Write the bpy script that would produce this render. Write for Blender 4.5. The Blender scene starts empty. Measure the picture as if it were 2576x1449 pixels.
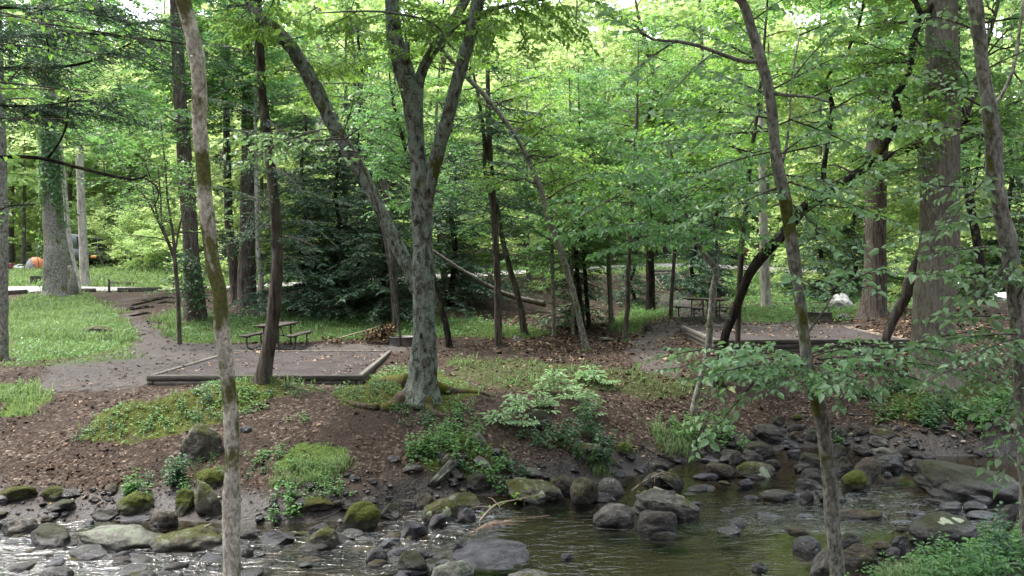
import bpy, math, random
import numpy as np
from math import radians, sin, cos, pi

# ------------------------------------------------------------------ basics
scene = bpy.context.scene
COL = scene.collection
F, U0, V0, CZ = 1983.3, 1288.0, 710.0, 2.1     # focal length, principal column, horizon row, eye height
rs = np.random.RandomState


def P(u, v, d):
    """the place in the world seen at column u, row v, d metres away"""
    return np.array([(u - U0) * d / F, d, CZ + d * (V0 - v) / F])


def nrm(a):
    a = np.asarray(a, float)
    return a / np.maximum(np.linalg.norm(a, axis=-1, keepdims=True), 1e-9)


def sstep(x, a, b):
    t = np.clip((np.asarray(x, float) - a) / (b - a), 0, 1)
    return t * t * (3 - 2 * t)


def _hash(ix, iy, iz, s):
    h = (ix * 374761393 + iy * 668265263 + iz * 2147483647 + s * 974634777) & 0xFFFFFFFF
    h = ((h ^ (h >> 13)) * 1274126177) & 0xFFFFFFFF
    h = (h ^ (h >> 16)) & 0xFFFFFFFF
    return h / 4294967295.0


def vnoise(p, seed=0):
    """value noise in -1..1 for points (n,3)"""
    p = np.asarray(p, float)
    i = np.floor(p).astype(np.int64)
    f = p - i
    f = f * f * (3 - 2 * f)
    out = 0
    for dx in (0, 1):
        for dy in (0, 1):
            for dz in (0, 1):
                w = (f[:, 0] if dx else 1 - f[:, 0]) * (f[:, 1] if dy else 1 - f[:, 1]) * (f[:, 2] if dz else 1 - f[:, 2])
                out = out + w * _hash(i[:, 0] + dx, i[:, 1] + dy, i[:, 2] + dz, seed)
    return out * 2 - 1


def fbm(p, seed=0, o=4, g=0.5):
    a, t, s = 1.0, 0, 0
    p = np.asarray(p, float)
    for k in range(o):
        t = t + a * vnoise(p * 2 ** k + 17.3 * k, seed + k)
        s += a
        a *= g
    return t / s


def n2(x, y, sc, seed=0, o=3):
    x = np.asarray(x, float)
    q = np.stack([x.ravel() * sc, np.asarray(y, float).ravel() * sc, np.full(x.size, seed * 3.7)], 1)
    return fbm(q, seed, o).reshape(x.shape)


# ------------------------------------------------------------------ mesh builder
class MB:
    """collects vertices and faces (numpy) and links them as one mesh object"""

    def __init__(self):
        self.v, self.f, self.t, self.n = [], [], [], 0

    def add(self, verts, faces, tint=None):
        verts = np.asarray(verts, float).reshape(-1, 3)
        self.v.append(verts)
        for fa in (faces if isinstance(faces, list) else [faces]):
            self.f.append(np.asarray(fa, np.int64) + self.n)
        self.t.append(np.full(len(verts), .5) if tint is None else np.asarray(tint, float))
        self.n += len(verts)

    def mesh(self, name, mat, loc=(0, 0, 0), smooth=False, attrs=None):
        me = bpy.data.meshes.new(name)
        v = np.concatenate(self.v) - np.asarray(loc, float)
        loops, starts, tot, off = [], [], [], 0
        for fa in self.f:
            k = fa.shape[1]
            loops.append(fa.ravel())
            starts.append(off + np.arange(len(fa)) * k)
            tot.append(np.full(len(fa), k))
            off += fa.size
        loops = np.concatenate(loops); starts = np.concatenate(starts); tot = np.concatenate(tot)
        me.vertices.add(len(v)); me.vertices.foreach_set('co', v.astype(np.float32).ravel())
        me.loops.add(len(loops)); me.loops.foreach_set('vertex_index', loops.astype(np.int32))
        me.polygons.add(len(starts))
        me.polygons.foreach_set('loop_start', starts.astype(np.int32))
        me.polygons.foreach_set('loop_total', tot.astype(np.int32))
        if smooth:
            me.polygons.foreach_set('use_smooth', np.ones(len(starts), bool))
        me.update(calc_edges=True)
        a = me.attributes.new('tint', 'FLOAT', 'POINT')
        a.data.foreach_set('value', np.concatenate(self.t).astype(np.float32))
        for k, val in (attrs or {}).items():
            b = me.attributes.new(k, 'FLOAT', 'POINT')
            b.data.foreach_set('value', np.asarray(val, np.float32).ravel())
        if mat:
            me.materials.append(mat)
        return me

    def build(self, name, mat, parent=None, loc=(0, 0, 0), smooth=False, attrs=None):
        """child of parent (verts given in world space, parent at parent.location) or top-level at loc"""
        if parent is not None:
            loc = parent.location
        o = bpy.data.objects.new(name, self.mesh(name, mat, loc, smooth, attrs))
        COL.objects.link(o)
        if parent is not None:
            o.parent = parent
        else:
            o.location = loc
        return o

    def tube(self, pts, rad, sides=8, tint=None, lump=0., seed=0, flare=None, cap=True):
        pts = np.asarray(pts, float); n = len(pts)
        rad = np.broadcast_to(np.asarray(rad, float), (n,))
        T = nrm(np.gradient(pts, axis=0))
        ref = np.array([1., 0, 0]) if abs(T[0][0]) < .8 else np.array([0, 1., 0])
        A = nrm(ref[None] - (T @ ref)[:, None] * T)
        B = np.cross(T, A)
        th = np.arange(sides) / sides * 2 * pi
        R = np.repeat(rad[:, None], sides, 1)
        if flare is not None:                                   # root swelling: lobes that die out upward
            amt, hgt, lobes = flare
            h = np.linalg.norm(pts - pts[0], axis=1)
            fall = np.exp(-h / hgt)
            lob = .45 + .55 * (.5 + .5 * np.cos(lobes * th + seed)) ** 1.5
            R = R * (1 + amt * fall[:, None] * lob[None])
        if lump:
            q = pts[:, None, :] + (A[:, None] * np.cos(th)[None, :, None] + B[:, None] * np.sin(th)[None, :, None]) * rad[:, None, None]
            sc = 1.0 / max(float(np.max(rad)), .02)
            nz = fbm(q.reshape(-1, 3) * np.array([1.1, 1.1, .5]) * sc, seed, 3).reshape(n, sides)
            R = R * (1 + lump * nz)
        V = pts[:, None] + A[:, None] * (np.cos(th)[None] * R)[..., None] + B[:, None] * (np.sin(th)[None] * R)[..., None]
        i = np.arange(n - 1)[:, None] * sides; j = np.arange(sides)[None]
        j2 = (j + 1) % sides
        q = np.stack([i + j, i + j2, i + sides + j2, i + sides + j], -1).reshape(-1, 4)
        fs = [q]
        if cap:
            fs.append(np.array([[(n - 1) * sides + k for k in range(sides)]]))
            fs.append(np.array([[k for k in range(sides)][::-1]]))
        self.add(V.reshape(-1, 3), fs, None if tint is None else np.full(n * sides, tint))

    def prisms(self, p, q, r0, r1):
        """many thin three-sided sticks at once"""
        p = np.asarray(p); q = np.asarray(q); n = len(p)
        if n == 0:
            return
        T = nrm(q - p)
        A = nrm(np.cross(T, np.where(np.abs(T[:, 2:3]) > .9, [[1., 0, 0]], [[0, 0, 1.]])))
        B = np.cross(T, A)
        V = []
        for c, r in ((p, r0), (q, r1)):
            for k in range(3):
                V.append(c + (A * cos(k * 2.0944) + B * sin(k * 2.0944)) * np.broadcast_to(r, (n,))[:, None])
        V = np.stack(V, 1)
        b = np.arange(n)[:, None] * 6
        q = np.concatenate([b + np.array([[0, 1, 4, 3]]), b + np.array([[1, 2, 5, 4]]), b + np.array([[2, 0, 3, 5]])])
        self.add(V.reshape(-1, 3), q)

    def leaves(self, pos, T, N, L, W, tint, near=False, fold=.24):
        n = len(pos)
        if n == 0:
            return
        T = nrm(T)
        S = nrm(np.cross(T, N)); N = np.cross(S, T)
        L = np.broadcast_to(L, (n,))[:, None]; W = np.broadcast_to(W, (n,))[:, None]
        up = N * W * fold
        b = np.arange(n)[:, None]
        if near:
            V = np.stack([pos, pos + T * L * .28 + S * W * .44 + up, pos + T * L * .62 + S * W * .40 + up * .8, pos + T * L - N * L * .22,
                          pos + T * L * .62 - S * W * .40 + up * .8, pos + T * L * .28 - S * W * .44 + up], 1)
            f = np.concatenate([b * 6 + np.array([[0, 1, 2, 3]]), b * 6 + np.array([[0, 3, 4, 5]])])
            k = 6
        else:
            V = np.stack([pos, pos + T * L * .45 + S * W * .5 + up, pos + T * L, pos + T * L * .45 - S * W * .5 + up], 1)
            f = b * 4 + np.array([[0, 1, 2, 3]])
            k = 4
        self.add(V.reshape(-1, 3), f, np.repeat(tint, k))

    def box(self, c, s, rz=0., rx=0., ry=0., bev=.0):
        """a box with its edges cut back by bev"""
        x, y, z = np.asarray(s, float) / 2
        vs, e = [], min(bev, x * .9, y * .9, z * .9)
        if e <= 0:
            vs = [(sx * x, sy * y, sz * z) for sz in (-1, 1) for sx, sy in ((-1, -1), (1, -1), (1, 1), (-1, 1))]
            fs = [np.array([[3, 2, 1, 0], [4, 5, 6, 7], [0, 1, 5, 4], [1, 2, 6, 5], [2, 3, 7, 6], [3, 0, 4, 7]])]
        else:
            for zz, k in ((-z, e), (-z + e, 0), (z - e, 0), (z, e)):
                vs += [(-x + k + (e if k == 0 else 0), -y + k, zz), (x - k - (e if k == 0 else 0), -y + k, zz),
                       (x - k, -y + k + (e if k == 0 else 0), zz), (x - k, y - k - (e if k == 0 else 0), zz),
                       (x - k - (e if k == 0 else 0), y - k, zz), (-x + k + (e if k == 0 else 0), y - k, zz),
                       (-x + k, y - k - (e if k == 0 else 0), zz), (-x + k, -y + k + (e if k == 0 else 0), zz)]
            q = []
            for r in range(3):
                for j in range(8):
                    q.append([r * 8 + j, r * 8 + (j + 1) % 8, r * 8 + 8 + (j + 1) % 8, r * 8 + 8 + j])
            fs = [np.array(q), np.array([list(range(24, 32))]), np.array([list(range(7, -1, -1))])]
        V = np.array(vs)
        for ax, an in (((1, 2), rx), ((2, 0), ry), ((0, 1), rz)):
            if an:
                a, b = ax
                A, B = V[:, a].copy(), V[:, b].copy()
                V[:, a] = A * cos(an) - B * sin(an); V[:, b] = A * sin(an) + B * cos(an)
        self.add(V + np.asarray(c, float), fs)


def tag(o, label, cat, group=None):
    o['label'] = label; o['category'] = cat
    if group:
        o['group'] = group
    return o


def thing(name, label, cat, loc, group=None, rz=0.):
    o = bpy.data.objects.new(name, None)
    COL.objects.link(o)
    o.location = [float(c) for c in loc]; o.rotation_euler = (0, 0, rz)
    o.empty_display_size = .2
    return tag(o, label, cat, group)


def spline(pts, step=.15):
    """Catmull-Rom through rows of any width, about step apart in the first three columns"""
    p = np.asarray(pts, float)
    p = np.vstack([2 * p[0] - p[1], p, 2 * p[-1] - p[-2]])
    out = []
    for i in range(1, len(p) - 2):
        n = max(2, int(np.linalg.norm(p[i + 1][:3] - p[i][:3]) / step))
        t = (np.arange(n) / n)[:, None]
        out.append(.5 * (2 * p[i] + (p[i + 1] - p[i - 1]) * t + (2 * p[i - 1] - 5 * p[i] + 4 * p[i + 1] - p[i + 2]) * t ** 2 + (3 * p[i] - p[i - 1] - 3 * p[i + 1] + p[i + 2]) * t ** 3))
    out.append(p[-2][None])
    return np.vstack(out)


# ------------------------------------------------------------------ materials
class NT:
    def __init__(self, name):
        self.m = bpy.data.materials.new(name); self.m.use_nodes = True
        self.t = self.m.node_tree; self.t.nodes.clear()
        self.out = self.n('ShaderNodeOutputMaterial')

    def n(self, kind, ins=None, **props):
        x = self.t.nodes.new(kind)
        for k, v in props.items():
            setattr(x, k, v)
        for k, v in (ins or {}).items():
            s = x.inputs[k]
            if isinstance(v, bpy.types.NodeSocket):
                self.t.links.new(v, s)
            elif isinstance(v, bpy.types.Node):
                self.t.links.new(v.outputs[0], s)
            else:
                s.default_value = v
        return x

    def coord(self, scale=(1, 1, 1), kind='Object'):
        c = self.n('ShaderNodeTexCoord')
        return self.n('ShaderNodeMapping', {'Vector': c.outputs[kind], 'Scale': scale}).outputs[0]

    def noise(self, vec, sc, det=4, rough=.55, dist=0.):
        return self.n('ShaderNodeTexNoise', {'Vector': vec, 'Scale': sc, 'Detail': det, 'Roughness': rough, 'Distortion': dist}).outputs[0]

    def ramp(self, fac, *stops, interp='LINEAR'):
        r = self.n('ShaderNodeValToRGB', {'Fac': fac})
        cr = r.color_ramp; cr.interpolation = interp
        while len(cr.elements) < len(stops):
            cr.elements.new(.5)
        for e, (p, c) in zip(cr.elements, stops):
            e.position = p
            e.color = (c, c, c, 1) if not hasattr(c, '__len__') else (*c, 1)
        return r.outputs[0]

    def mix(self, fac, a, b, blend='MIX'):
        x = self.n('ShaderNodeMix', data_type='RGBA', blend_type=blend)
        for i, v in ((0, fac), (6, a), (7, b)):
            s = x.inputs[i]
            if isinstance(v, (bpy.types.NodeSocket,)):
                self.t.links.new(v, s)
            elif hasattr(v, '__len__'):
                s.default_value = (*v, 1)
            else:
                s.default_value = v
        return x.outputs[2]

    def math(self, op, a, b=0., clamp=False):
        x = self.n('ShaderNodeMath', {0: a, 1: b}, operation=op)
        x.use_clamp = clamp
        return x.outputs[0]

    def attr(self, name):
        return self.n('ShaderNodeAttribute', attribute_name=name).outputs['Fac']

    def bump(self, h, strength=.5, dist=.02):
        return self.n('ShaderNodeBump', {'Height': h, 'Strength': strength, 'Distance': dist}).outputs[0]

    def done(self, sh):
        self.t.links.new(sh.outputs[0], self.out.inputs[0])
        return self.m

    def principled(self, col, rough=.8, spec=.3, normal=None, metal=0.):
        ins = {'Base Color': col if not hasattr(col, '__len__') else (*col, 1), 'Roughness': rough, 'Specular IOR Level': spec, 'Metallic': metal}
        if normal is not None:
            ins['Normal'] = normal
        return self.n('ShaderNodeBsdfPrincipled', ins)


def leaf_mat(name, dark, mid, light, trans, tw=.4, rough=.5, spec=.4):
    m = NT(name)
    t = m.attr('tint')
    oi = m.n('ShaderNodeObjectInfo').outputs['Random']
    col = m.ramp(t, (0., dark), (.5, mid), (.96, light), (1., (.30, .25, .03)))
    hs = m.n('ShaderNodeHueSaturation', {'Hue': m.math('ADD', m.math('MULTIPLY', oi, .03), .485), 'Saturation': 1., 'Value': m.math('ADD', m.math('MULTIPLY', oi, .3), .85), 'Color': col})
    a = m.principled(hs.outputs[0], rough, spec)
    b = m.n('ShaderNodeBsdfTranslucent', {'Color': m.mix(.5, hs.outputs[0], trans)})
    return m.done(m.n('ShaderNodeMixShader', {0: tw, 1: a.outputs[0], 2: b.outputs[0]}))


def bark_mat(name, dark, light, lichen=.0, moss=.0, furrow=(9, 9, 1.6), bump=.6, lcol=(.30, .36, .31), lsc=4.):
    m = NT(name)
    c = m.coord(furrow); c1 = m.coord()
    n = m.noise(c, 1.6, 6, .65, .4)
    col = m.ramp(n, (.38, dark), (.62, light))
    big = m.noise(c1, 1.7, 3)
    col = m.mix(m.ramp(big, (.4, .0), (.75, .4)), col, tuple(x * .5 for x in dark))
    if lichen:
        l = m.noise(m.coord((1, 1, .55)), lsc, 10, .8, .5)
        lf = m.ramp(l, (.60 - lichen * .3, 0.), (.72 - lichen * .3, .8))
        col = m.mix(lf, col, m.mix(m.noise(c1, 40, 2), lcol, tuple(x * .6 for x in lcol)))
    if moss:
        g = m.noise(m.coord((1.5, 1.5, .8)), 1.6, 5, .6)
        gf = m.ramp(g, (.66 - moss * .35, 0.), (.72 - moss * .35, .9))
        col = m.mix(gf, col, m.ramp(m.noise(c1, 30, 3), (.3, (.035, .045, .008)), (.7, (.11, .115, .018))))
    h = m.math('ADD', n, m.math('MULTIPLY', m.noise(c1, 28, 4), .4))
    return m.done(m.principled(col, .95, .06, m.bump(h, bump, .03)))


def plain(name, a, b, sc=12., rough=.8, spec=.3, bump=.2, metal=0., det=5, stretch=(1, 1, 1)):
    m = NT(name)
    n = m.noise(m.coord(stretch), sc, det, .6)
    return m.done(m.principled(m.ramp(n, (.3, a), (.7, b)), rough, spec, m.bump(n, bump, .01), metal))


M = {}
M['leaf_near'] = leaf_mat('leaf_blue_green', (.10, .18, .085), (.16, .27, .13), (.24, .37, .19), (.30, .54, .14), .38, .40, .55)
M['leaf_mid'] = leaf_mat('leaf_green', (.04, .11, .045), (.08, .185, .065), (.14, .265, .09), (.25, .52, .09), .45, .42, .5)
M['leaf_lime'] = leaf_mat('leaf_lime', (.055, .14, .035), (.11, .235, .05), (.19, .33, .065), (.37, .64, .08), .5, .42, .5)
M['leaf_far'] = leaf_mat('leaf_far', (.16, .25, .10), (.28, .40, .16), (.42, .53, .23), (.64, .80, .28), .52, .6, .2)  # paler than nearer leaves: distance haze is put into the colour
M['hemlock'] = leaf_mat('hemlock_needles', (.020, .052, .030), (.040, .088, .048), (.075, .14, .075), (.07, .15, .05), .2, .6, .3)
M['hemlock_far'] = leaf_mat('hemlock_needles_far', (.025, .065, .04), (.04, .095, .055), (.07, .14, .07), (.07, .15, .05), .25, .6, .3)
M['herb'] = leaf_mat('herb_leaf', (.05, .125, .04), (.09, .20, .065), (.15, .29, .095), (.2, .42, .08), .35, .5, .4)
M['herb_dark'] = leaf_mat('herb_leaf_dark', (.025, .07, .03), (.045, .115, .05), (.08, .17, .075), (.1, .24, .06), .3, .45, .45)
M['grass'] = leaf_mat('grass_blade', (.075, .12, .045), (.13, .195, .075), (.21, .275, .12), (.28, .42, .12), .35, .6, .3)
M['bark_moss'] = bark_mat('bark_mossy_pale', (.20, .175, .135), (.72, .67, .56), .42, .42, (15, 15, 9), .6, (.44, .43, .37), 9.)
M['bark_lichen'] = bark_mat('bark_lichen', (0.016, 0.013, 0.011), (0.106, 0.089, 0.074), .56, .14, (10, 10, 3.), 1., (.30, .36, .31), 9.)
M['bark_dark'] = bark_mat('bark_dark', (.032, .026, .022), (.135, .115, .10), .12, .12, (9, 9, 1.3), .7)
M['bark_wet'] = bark_mat('bark_wet_dark', (0.009, 0.008, 0.007), (0.040, 0.034, 0.028), .14, .2, (9, 9, 2), .6, (.2, .24, .2), 4.)
M['bark_gray'] = bark_mat('bark_gray', (.072, .07, .057), (.30, .292, .25), .28, .22, (14, 14, 7), .6, (.22, .24, .205), 7.)
M['bark_furrow'] = bark_mat('bark_deep_furrows', (.092, .082, .066), (.215, .195, .16), .25, .08, (18, 18, 3.2), 1., (.25, .25, .22), 9.)
M['bark_pale'] = bark_mat('bark_pale', (.19, .175, .15), (.42, .40, .36), .3, .0, (6, 6, 1.5), .4, (.5, .5, .46), 2.)
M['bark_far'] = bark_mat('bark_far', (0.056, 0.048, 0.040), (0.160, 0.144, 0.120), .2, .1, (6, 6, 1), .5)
M['bark_root'] = bark_mat('bark_root', (0.032, 0.024, 0.018), (0.105, 0.084, 0.066), .05, .55, (8, 8, 8), .7)
M['twig'] = plain('twig_bark', (.03, .025, .02), (.09, .075, .06), 20)
M['stem'] = plain('herb_stem', (.05, .08, .025), (.10, .14, .04), 20)
# ------------------------------------------------------------------ the lie of the land
def zwat(x):
    return -1.65 + .13 * sstep(x, -2.2, -.6) + .27 * sstep(x, 3.5, 7.5)


def wpt(u, v):
    """where the sight line at (u,v) meets the water level"""
    z = -1.5
    for _ in range(6):
        d = (CZ - z) * F / (v - V0); x = (u - U0) * d / F; z = float(zwat(x))
    return x, d


TOE = [(-30, 11.5)] + [wpt(u, v) for u, v in ((0, 1330), (300, 1310), (600, 1318), (860, 1315), (1050, 1268), (1300, 1248), (1500, 1205), (1750, 1160), (1960, 1128), (2200, 1128), (2330, 1150), (2576, 1146))] + [(30, 20)]
TX, TY = np.array(TOE).T
NB = np.array([(-30, 7.5), (-10, 7.6), (0, 8.0), (3, 8.9), (4.6, 9.6), (6.2, 10.4), (8, 11.0), (11, 11.6), (30, 16)])


def cp(u, v, d):
    return tuple(P(u, v, d))


CTRL = [(x, y, float(zwat(x)) + .02) for x, y in TOE] + [
    (4.5, 20.3, .2), (4.8, 22.6, .28), (-8, 16.8, -.12), (-5.5, 16.7, -.12), (-3.2, 16.7, -.14), (-8.3, 23.3, .05), (-3.3, 23.3, .06), (-6, 20, -.05), (-7, 24.6, .06), (-3.2, 20, -.02)] + [cp(*a) for a in (
        (0, 900, 21), (200, 900, 21), (200, 960, 17.5), (0, 960, 17.5), (0, 1050, 15.5), (0, 1200, 13.3), (300, 1150, 13.8), (600, 1200, 13.2), (300, 1015, 16), (480, 1000, 16.2), (560, 975, 16.5),
        (150, 830, 26), (170, 745, 38), (0, 745, 38), (0, 850, 25), (300, 850, 25), (1010, 868, 24.5), (1254, 870, 24.5), (1321, 836, 28), (1133, 874, 24), (1479, 879, 23.5), (1571, 855, 25.5), (1636, 785, 32),
        (700, 835, 28), (1000, 832, 28), (700, 780, 32), (900, 780, 32), (700, 742, 37), (900, 738, 37), (1250, 770, 33), (1350, 700, 40), (1500, 700, 40), (370, 835, 27.5), (300, 768, 35), (400, 742, 38),
        (400, 735, 40), (500, 722, 46), (0, 735, 42), (0, 712, 47), (300, 684, 55), (90, 690, 54), (380, 657, 64), (1500, 680, 45), (1700, 668, 47), (1705, 730, 37), (1668, 686, 41.5), (1720, 775, 32), (1770, 812, 27.5),
        (1800, 885, 19.6), (2050, 886, 19.6), (2290, 885, 19.6), (1717, 836, 25.6), (1900, 815, 27), (2120, 815, 27), (2060, 800, 28.5), (2197, 800, 27.5), (1927, 780, 31), (2467, 768, 29), (2450, 850, 22), (2560, 760, 28),
        (2400, 942, 17.8), (2560, 950, 17), (2560, 1040, 15.5), (1400, 960, 18), (1300, 1000, 16.8), (1450, 1100, 15), (1200, 1130, 14), (1300, 880, 22.5), (1650, 900, 20), (1700, 1000, 17.7), (1900, 1000, 17.6), (2100, 960, 18.2),
        (2100, 1040, 16.7), (2300, 1050, 16.1), (1062, 1012, 15.5), (800, 1000, 15.7), (800, 1080, 14.3), (950, 1150, 13.6), (950, 1220, 12.9), (700, 1250, 12.5), (2120, 758, 36), (2300, 700, 45), (2550, 690, 45), (2300, 660, 70), (1288, 640, 70),
        (400, 640, 74), (0, 655, 72), (2700, 670, 70))] + [(-35, 15, -.1), (-35, 25, .6), (-35, 45, 1.6), (-40, 75, 4.2), (38, 22, .6), (38, 35, 1.8), (40, 75, 4.5), (24, 20, -.1), (-16, 13, -1.2), (-16, 20, .0)]
CTRL = np.array(CTRL)
_c = CTRL[:, :2]


def _k(r2):
    return np.where(r2 > 0, .5 * r2 * np.log(np.maximum(r2, 1e-12)), 0)


_n = len(_c)
_A = np.zeros((_n + 3, _n + 3))
_A[:_n, :_n] = _k(((_c[:, None] - _c[None]) ** 2).sum(-1)) + np.eye(_n) * .6
_A[:_n, _n] = 1; _A[:_n, _n + 1:] = _c
_A[_n:, :_n] = _A[:_n, _n:].T
_W = np.linalg.solve(_A, np.concatenate([CTRL[:, 2], np.zeros(3)]))


def tps(x, y):
    x = np.clip(x, -40, 40); y0 = np.clip(y, 9, 76)
    out = np.full(x.shape, _W[_n]) + _W[_n + 1] * x + _W[_n + 2] * y0
    for i in range(_n):
        out += _W[i] * _k((x - _c[i, 0]) ** 2 + (y0 - _c[i, 1]) ** 2)
    return out + np.maximum(y - 84, 0) * .26 * sstep(y, 76, 130)


HUMPS = [((-7.4, 15.3), (-5.0, 16.25), .26, .55), ((-2.5, 15.9), (-1.0, 15.8), .16, .8), ((1.2, 13.9), (2.4, 14.4), .12, .6)]


def terrain(x, y, rough=True):
    x = np.asarray(x, float); y = np.asarray(y, float)
    sh = np.broadcast(x, y).shape
    x, y = np.broadcast_to(x, sh).ravel(), np.broadcast_to(y, sh).ravel()
    if rough:
        wob = .16 * n2(x, y, 1.1, 3, 3)
    else:
        wob = 0
    t = y + wob - np.interp(x, TX, TY)
    nb = np.interp(x, NB[:, 0], NB[:, 1]) - y - wob
    zw = zwat(x)
    far = np.maximum(tps(x, y), zw + .02 + .12 * sstep(t, 0, .5))
    bed = zw - .05 - .22 * sstep(-t, 0, 1.0)
    near = zw - .05 + .95 * (1 - np.exp(-np.maximum(nb, 0) / 3.2))
    bed = np.where(nb > -.8, bed + (near - bed) * sstep(nb, -.8, .1), bed)
    z = bed + (far - bed) * sstep(t, -.25, .35)
    for (ax, ay), (bx, by), hgt, wid in HUMPS:                     # mossy hump and root mound
        q = np.clip(((x - ax) * (bx - ax) + (y - ay) * (by - ay)) / ((bx - ax) ** 2 + (by - ay) ** 2), 0, 1)
        z = z + hgt * np.exp(-((x - ax - q * (bx - ax)) ** 2 + (y - ay - q * (by - ay)) ** 2) / wid ** 2)
    z = z + .85 * np.maximum(-y - 3, 0) * sstep(-y, 3, 9) + .7 * np.maximum(np.abs(x) - 24, 0) * sstep(np.abs(x), 24, 34) * (1 - sstep(y, 18, 40))   # unseen slopes added behind and beside the camera to block low skylight
    if rough:
        z = z + .035 * n2(x, y, .9, 5, 4) * sstep(np.abs(t), 0, .6) + .018 * n2(x, y, 4.5, 8, 3)
    return z.reshape(sh)


def hit(u, v, water=True):
    """first place on the ground (or the water) met by the sight line at (u,v)"""
    d = np.concatenate([np.arange(7, 30, .04), np.arange(30, 110, .15)])
    x = (u - U0) * d / F; z = CZ + d * (V0 - v) / F
    g = terrain(x, d)
    if water:
        g = np.where((d < np.interp(x, TX, TY) + .2), np.maximum(g, zwat(x)), g)
    k = np.nonzero(z <= g)[0]
    k = k[0] if len(k) else -1
    return np.array([x[k], d[k], g[k]])


def area(*uv):
    return np.array([hit(u, v)[:2] for u, v in uv])


def inside(poly, x, y):
    c = np.zeros(np.shape(x), bool)
    px, py = poly.T
    for i in range(len(poly)):
        j = i - 1
        with np.errstate(divide='ignore', invalid='ignore'):
            hitx = (px[j] - px[i]) * (y - py[i]) / (py[j] - py[i]) + px[i]
        c ^= ((py[i] > y) != (py[j] > y)) & (x < hitx)
    return c


AREAS = {
    'gravel': [area((285, 748), (325, 748), (345, 800), (420, 836), (455, 858), (600, 868), (760, 866), (960, 866), (1060, 874), (1040, 888), (560, 890), (400, 945), (330, 985), (120, 985), (120, 915), (300, 890), (330, 850), (318, 800)),
               area((1655, 738), (1735, 738), (1740, 770), (1800, 782), (1900, 806), (2180, 812), (2160, 822), (1700, 822), (1660, 900), (1740, 935), (1600, 930), (1560, 880), (1640, 820), (1690, 800))],
    'grass': [area((25, 790), (60, 752), (130, 745), (215, 745), (262, 780), (312, 830), (335, 862), (300, 885), (120, 905), (15, 905)),
              area((405, 800), (440, 785), (560, 800), (700, 792), (1030, 795), (1240, 812), (1400, 838), (1330, 848), (1040, 850), (800, 857), (600, 862), (470, 862), (415, 835)),
              area((1835, 792), (1870, 775), (1990, 770), (2160, 768), (2180, 795), (2080, 806), (1850, 808)),
              area((2370, 775), (2470, 758), (2576, 752), (2620, 715), (2360, 715)),
              area((0, 970), (120, 965), (140, 1000), (60, 1050), (0, 1045)),
              area((1640, 800), (1600, 840), (1530, 830), (1560, 790), (1640, 770), (1700, 790)),
              area((700, 1130), (780, 1110), (880, 1130), (890, 1180), (780, 1210), (690, 1190)),
              area((1860, 765), (1830, 700), (1950, 690), (2350, 690), (2330, 765), (2180, 760), (1990, 760))],
    'thin': [area((1130, 900), (1300, 905), (1500, 925), (1560, 960), (1450, 990), (1250, 975), (1140, 940)),
             area((1490, 930), (1700, 930), (1790, 980), (1700, 1010), (1540, 990)), area((560, 960), (760, 962), (820, 985), (640, 1020), (520, 1010)),
             area((0, 890), (330, 885), (350, 905), (100, 925), (0, 925))],
    'moss': [area((190, 1100), (260, 1035), (400, 1002), (560, 962), (720, 965), (730, 1000), (640, 1015), (560, 1065), (350, 1115)),
             area((820, 1005), (880, 950), (1000, 925), (1160, 950), (1250, 1000), (1130, 1045), (960, 1035)),
             area((2200, 1000), (2330, 960), (2576, 985), (2576, 1050), (2300, 1065)),
             area((1000, 1130), (1180, 1090), (1290, 1160), (1250, 1220), (1080, 1215))],
    'mud': [area((2130, 1095), (2350, 1085), (2620, 1065), (2700, 1160), (2230, 1160)), area((900, 1200), (1080, 1190), (1080, 1270), (860, 1310), (640, 1320), (620, 1290))],
}


def mask(kind, x, y, jit=.55):
    x = np.asarray(x, float); y = np.asarray(y, float)
    s = np.clip(y / 25., .5, 2.)
    out = np.zeros(x.shape)
    for k in range(3):                                            # three jittered tests give a ragged, soft border
        jx = x + s * jit * n2(x, y, 1.3, 21 + k, 3) * 1.6
        jy = y + s * jit * n2(x, y, 1.3, 41 + k, 3) * 1.6
        c = np.zeros(x.shape, bool)
        for p in AREAS[kind]:
            c |= inside(p, jx, jy)
        out += c / 3.
    return out


def farmask(x, y):
    """open grassy rise beyond the road"""
    return sstep(y, 40, 43) * np.clip(.9 + .3 * n2(x, y, .25, 60, 2) - .25 * sstep(y, 62, 85), 0, 1)


# ---- ground sheet
def axis(lo, hi, st, far, n):
    g = np.arange(lo, hi, st)
    e = np.geomspace(st, far, n)
    return np.concatenate([lo - np.cumsum(e)[::-1], g, g[-1] + np.cumsum(e)])


gx = axis(-13, 15, .085, 42, 46)
gy = np.concatenate([np.arange(-46, -6, 2.), np.arange(-6, 8.5, .4), np.arange(8.5, 28.5, .085), 28.5 + np.cumsum(np.geomspace(.09, 38, 62))])
GX, GY = np.meshgrid(gx, gy)
GZ = terrain(GX, GY)
nx, ny = len(gx), len(gy)
gi = (np.arange(ny - 1)[:, None] * nx + np.arange(nx - 1)[None])
gq = np.stack([gi, gi + 1, gi + nx + 1, gi + nx], -1).reshape(-1, 4)
toeT = GY - np.interp(GX, TX, TY)
m_gravel = mask('gravel', GX, GY); m_grass = np.maximum(mask('grass', GX, GY), farmask(GX, GY)); m_moss = mask('moss', GX, GY); m_mud = mask('mud', GX, GY); m_thin = mask('thin', GX, GY)
m_wet = 1 - sstep(GZ - zwat(GX) + .16 * n2(GX, GY, 1.6, 77, 3), .08, .62)
m_wet = np.where(GY < 21, m_wet, 0) * (1 - .8 * sstep(zwat(GX) - GZ, -.02, .08))
m_mud = np.maximum(m_mud, sstep(zwat(GX) - GZ, -.02, .06) * (GY < 20))

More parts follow.
